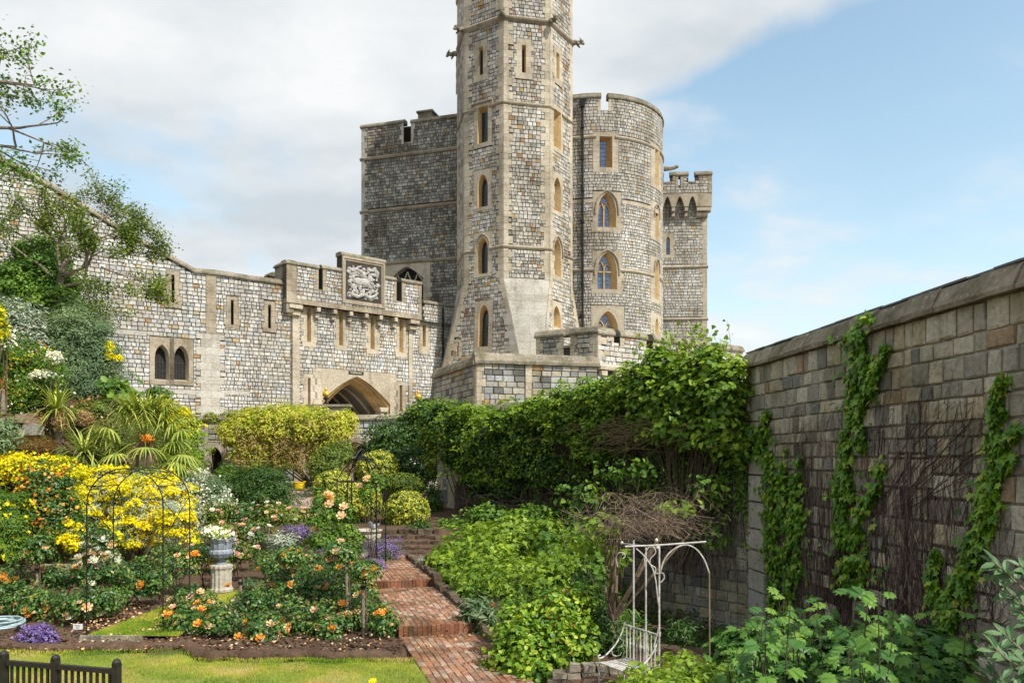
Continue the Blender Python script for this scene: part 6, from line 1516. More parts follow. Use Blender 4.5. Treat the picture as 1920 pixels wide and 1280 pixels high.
IVY = leaf_mat('wall_creeper_leaf', [(0, (.05, .15, .012)), (.5, (.13, .29, .02)), (.85, (.26, .42, .035)), (1, (.36, .36, .05))], .25, .4, .4, 2)
for lab, polys, n in (('lush strip of creeper climbing over the wall coping in the middle of the ragstone wall', [[(1638, 590, 10), (1620, 640, 20), (1618, 720, 22), (1618, 800, 14), (1625, 840, 4)], [(1672, 650, 4), (1655, 700, 8), (1635, 740, 8)]], 2300),
                      ('broad strip of creeper on the ragstone wall beneath the climbing one', [[(1598, 810, 5), (1592, 880, 14), (1600, 960, 28), (1608, 1020, 34), (1612, 1100, 22)], [(1665, 870, 5), (1648, 920, 10), (1625, 960, 14)]], 2600),
                      ('tall leafy creeper next to the pale pilaster', [[(1447, 770, 3), (1440, 830, 14), (1452, 900, 20), (1462, 980, 18), (1468, 1060, 28), (1480, 1150, 30)], [(1482, 840, 3), (1478, 900, 8), (1490, 1000, 18)], [(1512, 860, 3), (1505, 920, 13), (1500, 1000, 16), (1492, 1080, 18)]], 4200),
                      ('diagonal creeper rising to the right edge of the ragstone wall', [[(1896, 700, 3), (1886, 780, 7), (1880, 860, 12), (1868, 940, 22), (1850, 1000, 26), (1820, 1080, 26), (1790, 1150, 26), (1770, 1200, 24)], [(1916, 800, 8), (1900, 850, 10), (1880, 890, 10)], [(1765, 1030, 4), (1762, 1090, 8), (1760, 1130, 8)]], 3600)):
    c = polys[0][-1]; u, v = f1_.px(c[0], c[1]); p = f1_.P(u, 0, .1); T = thing('wall_creeper', lab, 'climber', p, 'creepers on the ragstone wall'); allp = []
    tot = sum(len(q) for q in polys)
    for q in polys: strip_leaves(T, q, int(n*sum(a[2] for a in q)/sum(a[2] for z in polys for a in z)))
    m = MB()
    for q in polys: m.tube([f1_.P(*f1_.px(a[0], a[1]), .05) for a in reversed(q)], [.02*(1-.7*i/len(q)) for i in range(len(q))], 5)
    m.build('stem', bark, T)
def climb(x0, x1, yb, yt, wob=.05, lean=0.0):
    x = random.uniform(x0, x1); u, v = f1_.px(x, yb+random.uniform(-30, 30)); top_ = f1_.px(x, random.uniform(yt, yb-60))[1]; n = 13; pts = []; du = random.gauss(lean, .25)*.08; h = (top_-v)/n; w_ = .05
    for i in range(n+1): pts.append(f1_.P(u, v+h*i, w_)); u += du+random.gauss(0, wob); w_ = min(.09, max(.035, w_+random.gauss(0, .01)))
    return pts
T = thing('bare_creeper', 'dense bare brown creeper stems clinging to the ragstone wall', 'climber', (6.6, 15, 0))
stems('fine_stems', T, lambda: climb(1455, 1600, 1190, 755), 850, .003, .008, stem_m)
stems('fine_stems', T, lambda: climb(1600, 1760, 1190, 735), 520, .003, .008, stem_m)
stems('fine_stems', T, lambda: climb(1690, 1880, 1190, 750, .07), 330, .003, .008, stem_m)
stems('stems', T, lambda: climb(1620, 1800, 1180, 720, .06), 46, .012, .024, stem_m, 'stuff', 5)
stems('stems', T, lambda: climb(1640, 1740, 950, 735, .05, 1.6), 40, .008, .016, stem_m, 'stuff', 5)
stems('stems', T, lambda: climb(1450, 1600, 1180, 800, .05), 40, .010, .018, stem_m, 'stuff', 5)
def cross():
    x, y = random.uniform(1460, 1860), random.uniform(760, 1150); u, v = f1_.px(x, y); a = random.gauss(0, .9); L_ = random.uniform(.2, .7); return [f1_.P(u+math.cos(a)*L_*t_*.6, v+abs(math.sin(a)+.5)*L_*t_, .06+.02*math.sin(t_*3)) for t_ in (0, .33, .66, 1)]
stems('side_twigs', T, cross, 700, .003, .007, stem_m)
# ---- shrubs right of the path ----
random.seed(21)
shrub('shrub', 'broad lime-green lobed-leaved shrub bank to the right of the brick path, farthest one', 'shrub', [B(880, 1020, 55, 34, 23, .9), B(960, 1005, 60, 34, 22.5, .9), B(1030, 1010, 45, 34, 21.5, .8), B(850, 1055, 45, 26, 21.5, .7), B(920, 1045, 60, 34, 20.5, .8)], 'bright', 2.6, .15, 'ivy', ncl=60, cl=.28)
shrub('shrub', 'rear green shrub bank against the foot of the shaded wall', 'shrub', [B(860, 1000, 44, 26, 26.5, .8), B(930, 975, 55, 26, 25.5, .8), B(1010, 978, 55, 30, 24, .8), B(1080, 1000, 40, 34, 22, .8)], 'mid', 2.4, .15, 'leaf', ncl=60, cl=.28)
shrub('shrub', 'dark green shrub leaves in the hollow right of the lime-green bank', 'shrub', [B(1060, 1045, 50, 44, 19.5, .8), B(1110, 1070, 40, 40, 18, .7)], 'mid', 2.4, .14, 'round', ncl=50, cl=.28)
shrub('shrub', 'middle lime-green shrub spilling towards the brick steps', 'shrub', [B(900, 1095, 55, 40, 18.5, .8), B(970, 1090, 60, 42, 17.8, .8), B(1030, 1090, 50, 36, 17.2, .7), B(1050, 1060, 40, 24, 17.4, .6)], 'bright', 2.6, .13, 'ivy', ncl=60, cl=.26)
shrub('hellebore', 'dark fingered hellebore leaves drooping beside the lower step', 'plant', [B(893, 1150, 22, 26, 15.6, .4), B(915, 1170, 20, 18, 15.2, .3)], 'dark', 2.4, .2, 'narrow', up=.5, droop=.8, flowers=[('grey', 200, .2, 'narrow', 'young_leaves')])
shrub('shrub', 'low green foliage at the top of the path edge, beside a silver cushion', 'shrub', [B(835, 1050, 26, 24, 21.8, .5), B(850, 1080, 34, 20, 20, .5)], 'bright', 2.4, .14, 'lobed', ncl=30)
shrub('silver_cushion', 'small silver cushion plant at the right of the topmost path bricks', 'plant', [B(800, 1062, 16, 18, 21.8, .35)], 'silver', 3.0, .08, 'narrow', nb=2)
shrub('berry_shrub', 'glossy yellow-green shrub dotted with red berries beside the lower path', 'shrub', [B(985, 1170, 58, 50, 13.6, .6), B(1045, 1145, 62, 46, 13.6, .6), B(1000, 1228, 84, 54, 12.7, .6), B(966, 1215, 40, 46, 12.8, .4), B(1085, 1120, 40, 28, 13.8, .5), B(1072, 1210, 48, 56, 12.8, .5), B(998, 1262, 54, 34, 12.3, .4)], 'glossy', 2.1, .085, 'round', ncl=70, cl=.22, flowers=[(LM['redb'], 70, .03, 'petal', 'berries', 40)])
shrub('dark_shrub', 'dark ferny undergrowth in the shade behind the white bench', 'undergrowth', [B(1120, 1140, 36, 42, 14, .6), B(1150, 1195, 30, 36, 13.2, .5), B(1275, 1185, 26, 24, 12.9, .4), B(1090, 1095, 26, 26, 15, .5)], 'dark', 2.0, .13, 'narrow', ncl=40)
shrub('ground_cover', 'mound of fresh green groundcover leaves in front of the white bench', 'groundcover', [B(1205, 1272, 44, 28, 9.6, .45), B(1272, 1254, 50, 30, 9.4, .45), B(1330, 1268, 46, 28, 9.2, .4), B(1240, 1290, 90, 30, 9.0, .5)], 'bright', 2.2, .07, 'ivy', ncl=60, cl=.22)
# big lobed foreground plant, every larger leaf an object
lobed_mats = [leaf_mat('lobed_leaf', pal((.03, .10, .028), (.07, .18, .035), (.14, .28, .045)), .25, .45, .35, 3), leaf_mat('young_lobed_leaf', pal((.14, .27, .05), (.22, .35, .06), (.36, .40, .10)), .3, .45, .3, 3)]
def single_leaf(tm, mat, curl=.0):
    V0, F0 = TM[tm]; me = bpy.data.meshes.new('leaf'); me.from_pydata([(a, b, c-curl*(a*a+b*b)) for a, b, c in V0], [], F0); me.materials.append(mat); at = me.attributes.new('tint', 'FLOAT', 'FACE'); at.data.foreach_set('value', np.full(len(F0), random.random(), np.float32)); return me
LB = [single_leaf('lobed', lobed_mats[0], .12) for _ in range(5)]+[single_leaf('lobed', lobed_mats[1], .1) for _ in range(2)]
def leaf_at(me, p, n, ydir, s, parent):
    n = Vector(n).normalized(); y = (Vector(ydir)-n*Vector(ydir).dot(n)).normalized(); x = y.cross(n); o = bpy.data.objects.new('leaf', me); COL.objects.link(o); o.parent = parent; p = Vector(p)-WL[parent.name]
    o.matrix_basis = Matrix(((x.x*s, y.x*s, n.x*s, p.x), (x.y*s, y.y*s, n.y*s, p.y), (x.z*s, y.z*s, n.z*s, p.z), (0, 0, 0, 1)))
for lab, xr, dr, nst in (('tall plant with big lobed grey-green leaves at the foot of the ragstone wall, left clump', (1370, 1560), (8.6, 11.4), 40), ('tall plant with big lobed grey-green leaves at the foot of the ragstone wall, right clump', (1560, 1790), (8.0, 10.4), 40)):
    xm = (xr[0]+xr[1])/2; T = thing('plume_poppy', lab, 'plant', (pt(xm, 1200, sum(dr)/2).x, sum(dr)/2, 0), 'large-leaved plants under the ragstone wall'); sm_ = MB()
    for _ in range(nst):
        d = random.uniform(*dr); x = random.uniform(*xr); topy = 1115+random.uniform(0, 120)+(xr[1]-x)*0+(30 if x < 1420 else 0)+(max(0, x-1700)*.4); b = pt(x, 1200, d); b.z = 0.1; t_ = pt(x+random.uniform(-45, 45), topy, d+random.uniform(-.4, .2))
        if b.x > fW1.C.x+1.0-.2: b.x -= .0
        sm_.tube([b, b.lerp(t_, .5)+Vector((random.uniform(-.04, .04), 0, 0)), t_], [.012, .010, .005], 5)
        for k in range(7):
            s_ = .34+.66*k/6; p = b.lerp(t_, s_); a = k*2.4+random.uniform(-.5, .5); o_ = Vector((math.cos(a), math.sin(a), .15)); L_ = random.uniform(.08, .22)*(1.35-s_*.8); q = p+o_*L_
            sz = random.uniform(.17, .30)*(1.05-.45*s_)
            sm_.tube([p, q], [.004, .003], 3); leaf_at(random.choice(LB[:5] if (s_ < .93 or random.random() < .3) else LB[5:]), q, Vector((random.gauss(0, .3)+o_.x*.3, random.gauss(0, .3)-.45, 1)), o_+Vector((0, 0, -.25)), sz, T)
        if random.random() < .4:
            for _ in range(14): pass
    sm_.build('stem', plain('green_stem', (.07, .075, .035), .8), T)
    P, Nn, _ = sample([B(xm-60, 1240, 62, 62, dr[1]-.6, .6), B(xm+50, 1235, 66, 64, dr[1]-.6, .6), B(xm, 1275, 120, 50, dr[1]-1.2, .6)], 6500, .25, .4, .9, .3, .3, 60); leaf_obj('lower_foliage', P, Nn, .125*rng.uniform(.6, 1.3, len(P)), 'lobed', lobed_mats[0], T, None, .4)
# silvery big-leaved branch at the right edge, close to the camera
T = thing('silver_leaved_shrub', 'close shrub with long silvery leaves cut off by the right edge', 'shrub', (3.9, 5.4, 0))
sl_m = leaf_mat('silvery_leaf', pal((.05, .12, .045), (.10, .19, .085), (.20, .30, .17)), .2, .5, .3, 4); SL = []
TM['long'] = (np.array([(0, 0, 0), (.10, .2, .04), (.17, .5, .06), (.10, .82, .03), (0, 1, -.04), (-.10, .82, .03), (-.17, .5, .06), (-.10, .2, .04), (0, .5, -.02)]), [(0, 1, 8), (1, 2, 8), (2, 3, 8), (3, 4, 8), (4, 5, 8), (5, 6, 8), (6, 7, 8), (7, 0, 8)])
for _ in range(5): SL.append(single_leaf('long', sl_m, .05))
st_ = MB()
for tx, ty, n in ((1852, 1045, 17), (1868, 1090, 11), (1852, 1205, 15), (1870, 1180, 13), (1850, 1255, 12), (1900, 1050, 11), (1905, 1140, 12), (1905, 1230, 13), (1890, 1280, 10)):
    d = random.uniform(5.0, 5.6); e = pt(tx+10, ty+6, d); b = Vector((3.8, d+.1, .3)) ; b = b.lerp(e, .0); mid = pt(tx+90, ty+80, d); st_.tube([Vector((mid.x+.1, d, mid.z-.7)), mid, e], [.012, .009, .005], 6)
    for k in range(n):
        s_ = k/n; p = mid.lerp(e, .45+.55*s_); a = k*2.39; dd = (e-mid).normalized()*.8+Vector((math.cos(a)*.7, math.sin(a)*.5, math.sin(a)*.6+.15)); leaf_at(random.choice(SL), p, Vector((random.gauss(0, .4), -.7, .8)), dd, random.uniform(.10, .15), T)
m_ = MB(); m_.tube([(4.0, 5.5, -.1), (3.95, 5.4, .6), (3.9, 5.35, 1.3)], [.04, .03, .02], 7); st_.build('twig', greybark, T); m_.build('trunk', greybark, T)

M['edge'] = stone_mat('earthy_stone', [(0, (.12, .085, .06)), (.5, (.16, .12, .085)), (1, (.10, .075, .055))], grain=10, bump=.9, interp='LINEAR')
# low dry-stone kerb between the shrubs and the path, and by the bench
T = thing('stone_edging', 'earthy stone edging along the right side of the brick path', 'edging', (-1.5, 17, 0))
for i in range(40):
    d = 13.2+i*.27; c = Vector((PC(d)+.74+.10, d, np.interp(d, [13, 14.9, 15, 19.2, 19.3, 25], [.07, .07, .22, .22, .38, .38]))); b = MB(); b.box(c, (.16+random.uniform(-.03, .03), .25, .16+random.uniform(0, .12)), None, ang-math.pi/2+random.uniform(-.1, .1), 0, .03); b.build('stone', M['edge'], T)
T = thing('dry_stone_wall', 'low wall of rough flat stones beside the white bench', 'rock wall', pt(1120, 1265, 11.8))
for k, y in enumerate((1276, 1263, 1250)):
    for i in range(5 if k < 2 else 3):
        x = 1040+i*26+k*9+(20 if k == 2 else 0); b = MB(); b.box(pt(x, y, 11.9), (.19+random.uniform(-.03, .03), .25, .088), None, random.uniform(-.1, .1), 0, .014); b.build('stone', M['coping'], T)
# rockery below the topiary
T = thing('rockery', 'dark layered stone rockery supporting the terrace behind the path', 'rock wall', (-4, 25, .3))
for k in range(5):
    for i in range(15):
        x = 640+i*12.5+random.uniform(-3, 3)+(k % 2)*6; d = 24.5+k*.22; b = MB(); p = pt(x, 0, d); p.z = .36+k*.16; b.box(p, (.2*random.uniform(.8, 1.2), .3, .15), None, random.uniform(-.2, .2), 0, .03); b.build('stone', M['edge'], T)

# ---- middle beds ----
for x, y, rx, ry, d, lab in ((717, 1032, 36, 20, 23.4, 'lavender spilling at the top of the path below the iron gazebo'), (560, 1000, 28, 16, 23, 'lavender clump behind the grey-green spurge'), (625, 1045, 30, 16, 20, 'lavender between the orange roses near the stone bowl'), (700, 1062, 20, 12, 21.5, 'low lavender at the left edge of the upper path')):
    shrub('lavender', lab, 'lavender', [B(x, y, rx, ry, d, .35)], 'grey', 1.6, .10, 'needle', 'lavender clumps', flowers=[('purple', 1500, .045, 'leaf', 'flowers')], up=1.2, nb=1)
shrub('aubretia', 'low violet-blue flower cushion at the lawn edge by the plant label', 'flower', [B(76, 1194, 30, 19, 14.35, .28)], 'dark', 1.6, .05, 'leaf', flowers=[('purple', 2600, .032, 'petal', 'flowers', 60)], nb=1, base=(-8.4, 14.35, 0))
shrub('spurge', 'pale grey-green whorled spurge in the middle of the rose beds', 'plant', [B(530, 1018, 28, 20, 20.5, .4), B(540, 1040, 22, 16, 20.3, .3)], 'silver', 1.6, .14, 'narrow', up=.9)
# pink floribundas behind
rs = [(395, 965, 34, 20, 23.5), (450, 962, 36, 20, 24), (505, 965, 36, 20, 24), (420, 1000, 32, 22, 21.8), (475, 1000, 34, 22, 22), (548, 970, 26, 18, 24.2), (450, 1035, 34, 20, 20.5), (590, 965, 22, 16, 24.5)]
wh = ['behind the pedestal urn, leftmost', 'second from the left behind the urn', 'below the feathery green dome', 'close behind the urn planting', 'in the middle of the pink bed', 'at the right end below the dome', 'nearest, right of the urn', 'at the edge of the gravel path']
for (x, y, rx, ry, d), w_ in zip(rs, wh): rose('pink-flowered rose bush '+w_, [B(x, y, rx, ry, d, .5)], ['pink', 'pink', 'peach', 'white'], 24, .085, 'olive' if random.random() < .35 else 'rose', .085, 'pink roses in the middle bed')
# orange roses of the front bed
fr = [(365, 1130, 40, 30, 16.6, 'beside the right leg of the iron arch'), (355, 1165, 42, 30, 15.3, 'at the left front of the bed'), (420, 1165, 44, 30, 15.0, 'front row left of centre'), (480, 1130, 44, 34, 16.2, 'just right of the leaning stake'), (500, 1175, 40, 28, 14.9, 'front row at the centre'), (540, 1105, 44, 36, 17.2, 'in the middle row'), (570, 1160, 44, 34, 15.3, 'front row right of centre'), (600, 1105, 42, 38, 17.4, 'behind the dark twin stakes'), (625, 1165, 42, 34, 15.2, 'left of the tall grey stake'), (660, 1110, 40, 40, 17, 'between the two tall stakes'), (690, 1150, 36, 38, 15.6, 'at the right end above the step'), (725, 1165, 22, 28, 15.1, 'nearest the brick step'), (520, 1060, 40, 26, 19, 'third row, left'), (580, 1060, 40, 26, 19.2, 'third row, right'), (650, 1065, 34, 26, 19.4, 'third row beside the upper path'), (415, 1060, 22, 20, 19.6, 'right of the stone urn')]
for x, y, rx, ry, d, w_ in fr: rose('orange and peach rose bush '+w_, [B(x, y, rx, ry, d, .5)], ['orange', 'orange', 'peach', 'orange', 'pink'], 10, .095, 'rose', .078, 'orange roses in the front bed')
# left roses
for x, y, rx, ry, d, cols, w_, n in ((25, 1120, 40, 26, 16.8, ['orange'], 'orange rose bush at the left edge beside the hose', 9), (85, 1130, 42, 30, 16.4, ['orange', 'orange', 'peach'], 'orange rose bush in front of the wooden stake', 8), (150, 1135, 40, 30, 16, ['peach', 'white'], 'pale rose bush to the left of the iron arch foot', 9), (200, 1125, 36, 34, 16.2, ['white', 'white', 'peach'], 'white rose bush tangled round the left legs of the arch', 12), (250, 1085, 36, 34, 17.5, ['orange', 'white'], 'rose bush inside the iron arch', 8), (120, 1080, 44, 26, 18, ['peach', 'orange'], 'peach rose bush behind the stone block', 10), (30, 1080, 36, 22, 17.8, ['orange'], 'small rose bush behind the left-edge orange one', 6), (325, 1055, 40, 30, 18.6, ['orange', 'peach'], 'orange rose bush under the yellow mass, right of the arch', 12), (290, 1090, 30, 26, 17.6, ['orange'], 'sparse rose bush between the arch legs', 4), (375, 1040, 24, 20, 19.4, ['orange', 'peach'], 'rose bush at the left side of the stone urn', 7)):
    rose(w_, [B(x, y, rx, ry, d, .5)], cols, n, .11, 'rose', .078, 'roses of the left bed')
rose('climbing rose with clusters of white blooms up the left side of the iron arch', [B(195, 1050, 36, 38, 16.9, .4), B(185, 1010, 28, 30, 17, .35), B(220, 1075, 30, 26, 16.6, .4), B(175, 1085, 22, 26, 16.6, .3)], ['white', 'white', 'white', 'peach'], 60, .13, 'rose', .08, None, name='climbing_rose')
rose('tall climbing rose with peach blooms on the left posts of the iron gazebo', [B(603, 960, 24, 34, 21, .4), B(612, 1005, 34, 34, 20.6, .5), B(650, 1010, 26, 28, 20.6, .4), B(640, 960, 24, 26, 21.3, .3)], ['peach', 'peach', 'orange'], 16, .12, 'mid', .10, None, name='climbing_rose', pts=[(618, 946, 20.4, 'peach'), (645, 950, 20.4, 'peach'), (640, 967, 20.2, 'peach')])
rose('sparse climbing rose with pale blooms on the right posts of the gazebo', [B(690, 920, 14, 34, 21.5, .3), B(712, 905, 12, 18, 21.5, .2)], ['peach'], 7, .11, 'mid', .09, None, name='climbing_rose', dens=1.0)
def standard(label, x, y0, y1, d, head, cols, lean=0):
    g = pt(x, y1, d); t_ = pt(x+lean, y0, d); T = thing('standard_rose', label, 'rose', g, 'staked standard roses'); s_ = MB(); s_.tube([g-Vector((0, 0, .25)), t_], [.030, .030], 7); so = s_.build('stake', greybark, T)
    m = MB(); c = g.lerp(t_, .9); m.tube([c-Vector((0, 0, .03)), c+Vector((0, 0, .03))], .045, 8); m.build('tie', M['iron'], so); s_ = MB(); s_.tube([g+Vector((.06, 0, -.2)), t_+Vector((.05, 0, .15))], [.015, .012], 6); s_.build('stem', bark, T)
    if head:
        bb = [B(*h, .35) for h in head]; P, Nn, _ = sample(bb, 900, .4, .3, .5, .6); leaf_obj('foliage', P, Nn, .085, 'leaf', LM['rose'], T); P, Nn, _ = sample(bb, 12, .2, .1, .5, 0)
        for p, n in zip(P[:8], Nn[:8]): put(BM[random.choice(cols)], 'bloom', p, (n[0], n[1]-.6, n[2]), .105, T)
standard('standard rose with peach blooms on a grey stake at the left bed', 72, 1062, 1115, 17.4, [(72, 1035, 24, 20, 17.4), (80, 1010, 12, 12, 17.4)], ['peach', 'orange'], -3)
standard('bare leaning grey stake in the front rose bed', 458, 1086, 1148, 15.9, [], [], -8)
standard('standard rose with dark tie and slender stake in the middle of the bed', 537, 1082, 1130, 17, [(545, 1045, 20, 18, 17)], ['orange'], 2)
standard('standard rose with orange blooms on a tall grey stake, centre right', 652, 1062, 1135, 16.4, [(640, 1035, 26, 20, 16.6)], ['orange', 'pink'], -3)
standard('standard rose on the nearest thick stake beside the path', 683, 1090, 1198, 14.9, [(685, 1070, 24, 18, 15)], ['orange'], -3)
# ---- fallen petals and clods ----
pp = [(random.uniform(-8.6, -2.2), random.uniform(13.6, 17.4)) for _ in range(900)]+[(random.uniform(-8.3, -6.6), random.uniform(14.9, 16.6)) for _ in range(300)]+[(PC(d)+random.uniform(-.7, .7), d) for d in [random.uniform(12, 23) for _ in range(160)]]
pp = [(x, y) for x, y in pp if y < 13.5 or True]
P = np.array([(x, y, bedz(x, y)+.04) for x, y in pp]); Nn = rng.normal(size=(len(P), 3))*.3+np.array((0, 0, 1))
o = leaf_obj('fallen_petals', P, Nn, .035*rng.uniform(.5, 1.3, len(P)), 'petal', LM['peach'], None); tag(o, 'pale fallen petals scattered over the soil and grass', 'petals', kind='stuff')
cm = MB()
for _ in range(2600):
    x = random.uniform(-9.5, -1.9); e = lawn_edge(x); y = e+abs(random.gauss(0, .55)) if random.random() < .75 else random.uniform(e, 17.5)
    if x > PC(y)-.70: continue
    r_ = random.uniform(.012, .045)*(1.5 if y < e+.25 else 1); cm.ell((x, y, bedz(x, y)-.05+r_*.3+(.05 if y < e+.3 else .02)), (r_*1.3, r_*1.2, r_*.8), 5, 3)
o = cm.build('soil_clods', soil); tag(o, 'crumbly brown soil clods along the bed edge', 'soil', kind='stuff')
# raised rim of the bed along the lawn
rm = MB()
for i in range(52):
    x = -9.8+i*.15; y = lawn_edge(x)+.12; r_ = random.uniform(.11, .17); rm.ell((x, y, .0), (r_*1.3, r_*1.0, r_*.72), 9, 6)
o = rm.build('bed_rim', soil, smooth=True); tag(o, 'crumbling raised soil rim between the rose bed and the lawn', 'soil', kind='stuff')

# ================= garden furniture =================
white = stone_mat('chipped_white_paint', [(0, (.60, .59, .57)), (1, (.66, .65, .63))], grain=30, patch=9, patchcol=(.74, .68, .64), rough=.6, interp='LINEAR', bump=.2)
blk = plain('black_painted_wood', (.022, .018, .017), .55, 0, .4, 9, .2)
def picket():
    T = thing('picket_fence', 'low black picket fence in the bottom left corner', 'fence', (-5.4, 9.4, 0)); a, b = Vector((-6.75, 9.78)), Vector((-4.53, 9.2)); L_ = (b-a).length; dr = (b-a)/L_; rz = math.atan2(dr.y, dr.x)
    for i in range(27):
        u = L_*i/26.3; c = a+dr*u; m = MB(); m.box((c.x, c.y, .46), (.032, .02, .74), None, rz); m.build('picket', blk, T)
    for u in (.67, 1.42, L_): c = a+dr*min(u, L_-.02); m = MB(); m.box((c.x, c.y, .46), (.075, .075, .98), None, rz); m.lathe((c.x, c.y, .95), [(.05, 0), (.05, .02), (.03, .045), (.0, .06)], 8); m.build('post', blk, T)
    for z in (.86, .18): c = (a+b)/2; m = MB(); m.box((c.x, c.y, z), (L_, .055, .055), None, rz); m.build('rail', blk, T)
picket()
# kerb line before the fence end
k_ = MB(); k_.box((-3.6, 11.55, .012), (2.3, .06, .05), .5, -.06); o = k_.build('lawn_kerb', M['dressed_grey']); o['kind'] = 'structure'
def iron_arch():
    L1, L2, L3, L4 = Vector((-7.95, 14.95, 0)), Vector((-8.27, 16.6, 0)), Vector((-6.63, 15.2, 0)), Vector((-6.97, 17.3, 0)); T = thing('iron_arch', 'black wire rose arch with crossed side braces over the small lawn', 'garden arch', (-7.4, 16, 0)); H = 3.12
    def hoop(a, b):
        m = MB(); w_ = (b-a).length/2; c = (a+b)/2; d = (b-a).normalized(); hs = H-w_; pts = [a+Vector((0, 0, -.1)), a+Vector((0, 0, hs*.5)), a+Vector((0, 0, hs))]
        for i in range(1, 12): q = math.pi*i/12; pts.append(c-d*w_*math.cos(q)+Vector((0, 0, hs+w_*math.sin(q))))
        pts += [b+Vector((0, 0, hs)), b+Vector((0, 0, hs*.5)), b+Vector((0, 0, -.1))]; m.tube(pts, .0125, 6); m.build('hoop', M['iron'], T); return pts
    h1, h2 = hoop(L1, L3), hoop(L2, L4)
    for a, b in ((L1, L2), (L3, L4)):
        m = MB()
        for z in (.25, 1.0, 1.75): m.tube([a+Vector((0, 0, z)), b+Vector((0, 0, z+.75))], .008, 4); m.tube([b+Vector((0, 0, z)), a+Vector((0, 0, z+.75))], .008, 4)
        m.build('brace', M['iron'], T)
    m = MB()
    for i in (4, 6, 8, 10, 12): m.tube([h1[i], h2[i]], .008, 4)
    for i in (4, 6, 8, 10): m.tube([h1[i], h2[i+2]], .008, 4); m.tube([h2[i], h1[i+2]], .008, 4)
    m.build('roof_brace', M['iron'], T)
iron_arch()
def gazebo():
    c = pt(678, 1000, 22.0); zt_ = pt(678, 868, 22).z; T = thing('iron_gazebo', 'slender black iron rose gazebo with a ringed crown behind the bed', 'gazebo', (c.x, c.y, .3)); r_ = .66
    for i in range(6):
        a = i/6*2*math.pi+.3; b = Vector((c.x+r_*math.cos(a), c.y+r_*math.sin(a), .1)); m = MB(); pts = [b, Vector((b.x, b.y, zt_-.45))]
        for s_ in (.3, .6, .85, 1): pts.append(Vector((c.x+(b.x-c.x)*(1-s_*.85), c.y+(b.y-c.y)*(1-s_*.85), zt_-.45+.62*math.sin(s_*1.5))))
        m.tube(pts, .016, 6); m.build('post', M['iron'], T)
    m = MB(); ring = lambda R_, z: [Vector((c.x+R_*math.cos(q/12*2*math.pi), c.y+R_*math.sin(q/12*2*math.pi), z)) for q in range(13)]
    m.tube(ring(.32, zt_+.12), .018, 5); m.tube(ring(.1, zt_+.18), .02, 5); m.tube([Vector((c.x, c.y, zt_+.1)), Vector((c.x, c.y, zt_+.42))], [.03, .012], 6); m.tube(ring(r_, zt_-.5), .014, 5)
    for q in range(6): a = q/6*6.283; m.tube([Vector((c.x+.32*math.cos(a), c.y+.32*math.sin(a), zt_+.12)), Vector((c.x, c.y, zt_+.4))], .012, 4)
    m.build('crown', M['iron'], T)
gazebo()
lead_m = plain('weathered_lead_urn', (.26, .29, .33), .6, .1, .35, 14, .4); stone_m = plain('lichened_pedestal', (.42, .38, .31), .9, 0, .3, 12, .6)
def urn():
    d = 18.8; g = pt(415, 1112, d); g.z = .2; T = thing('garden_urn', 'grey lead urn with handles on a fluted stone pedestal in the rose beds', 'urn', g); m = MB()
    m.lathe(g, [(.27, 0), (.27, .06), (.245, .08), (.235, .12), (.235, .50), (.25, .53), (.265, .56), (.265, .61), (.2, .63)], 28, None, 0, .09, 28); m.build('pedestal', stone_m, T)
    m = MB(); m.lathe(g+Vector((0, 0, .63)), [(.13, 0), (.13, .03), (.06, .06), (.05, .10), (.09, .13), (.22, .18), (.275, .26), (.27, .32), (.22, .36), (.235, .38), (.25, .50), (.29, .57), (.31, .60), (.29, .61), (.25, .60)], 26, None, 0, .07, 26); m.build('bowl', lead_m, T)
    for sg in (-1, 1):
        m = MB(); c = g+Vector((0, 0, 1.08)); m.tube([c+Vector((sg*.23, 0, .02)), c+Vector((sg*.33, 0, .06)), c+Vector((sg*.36, 0, .0)), c+Vector((sg*.33, 0, -.08)), c+Vector((sg*.25, 0, -.12))], .018, 6); m.build('handle', lead_m, T)
    bl = [B(405, 1003, 26, 13, d-.0, .25)]
    T2 = shrub('potted_geranium', 'white flowering geranium spilling from the lead urn', 'flower', bl, 'bright', 2.4, .07, 'round', flowers=[('white', 260, .05, 'petal', 'flowers', 9)], base=(g.x, g.y, g.z+1.2), nb=2)
urn()
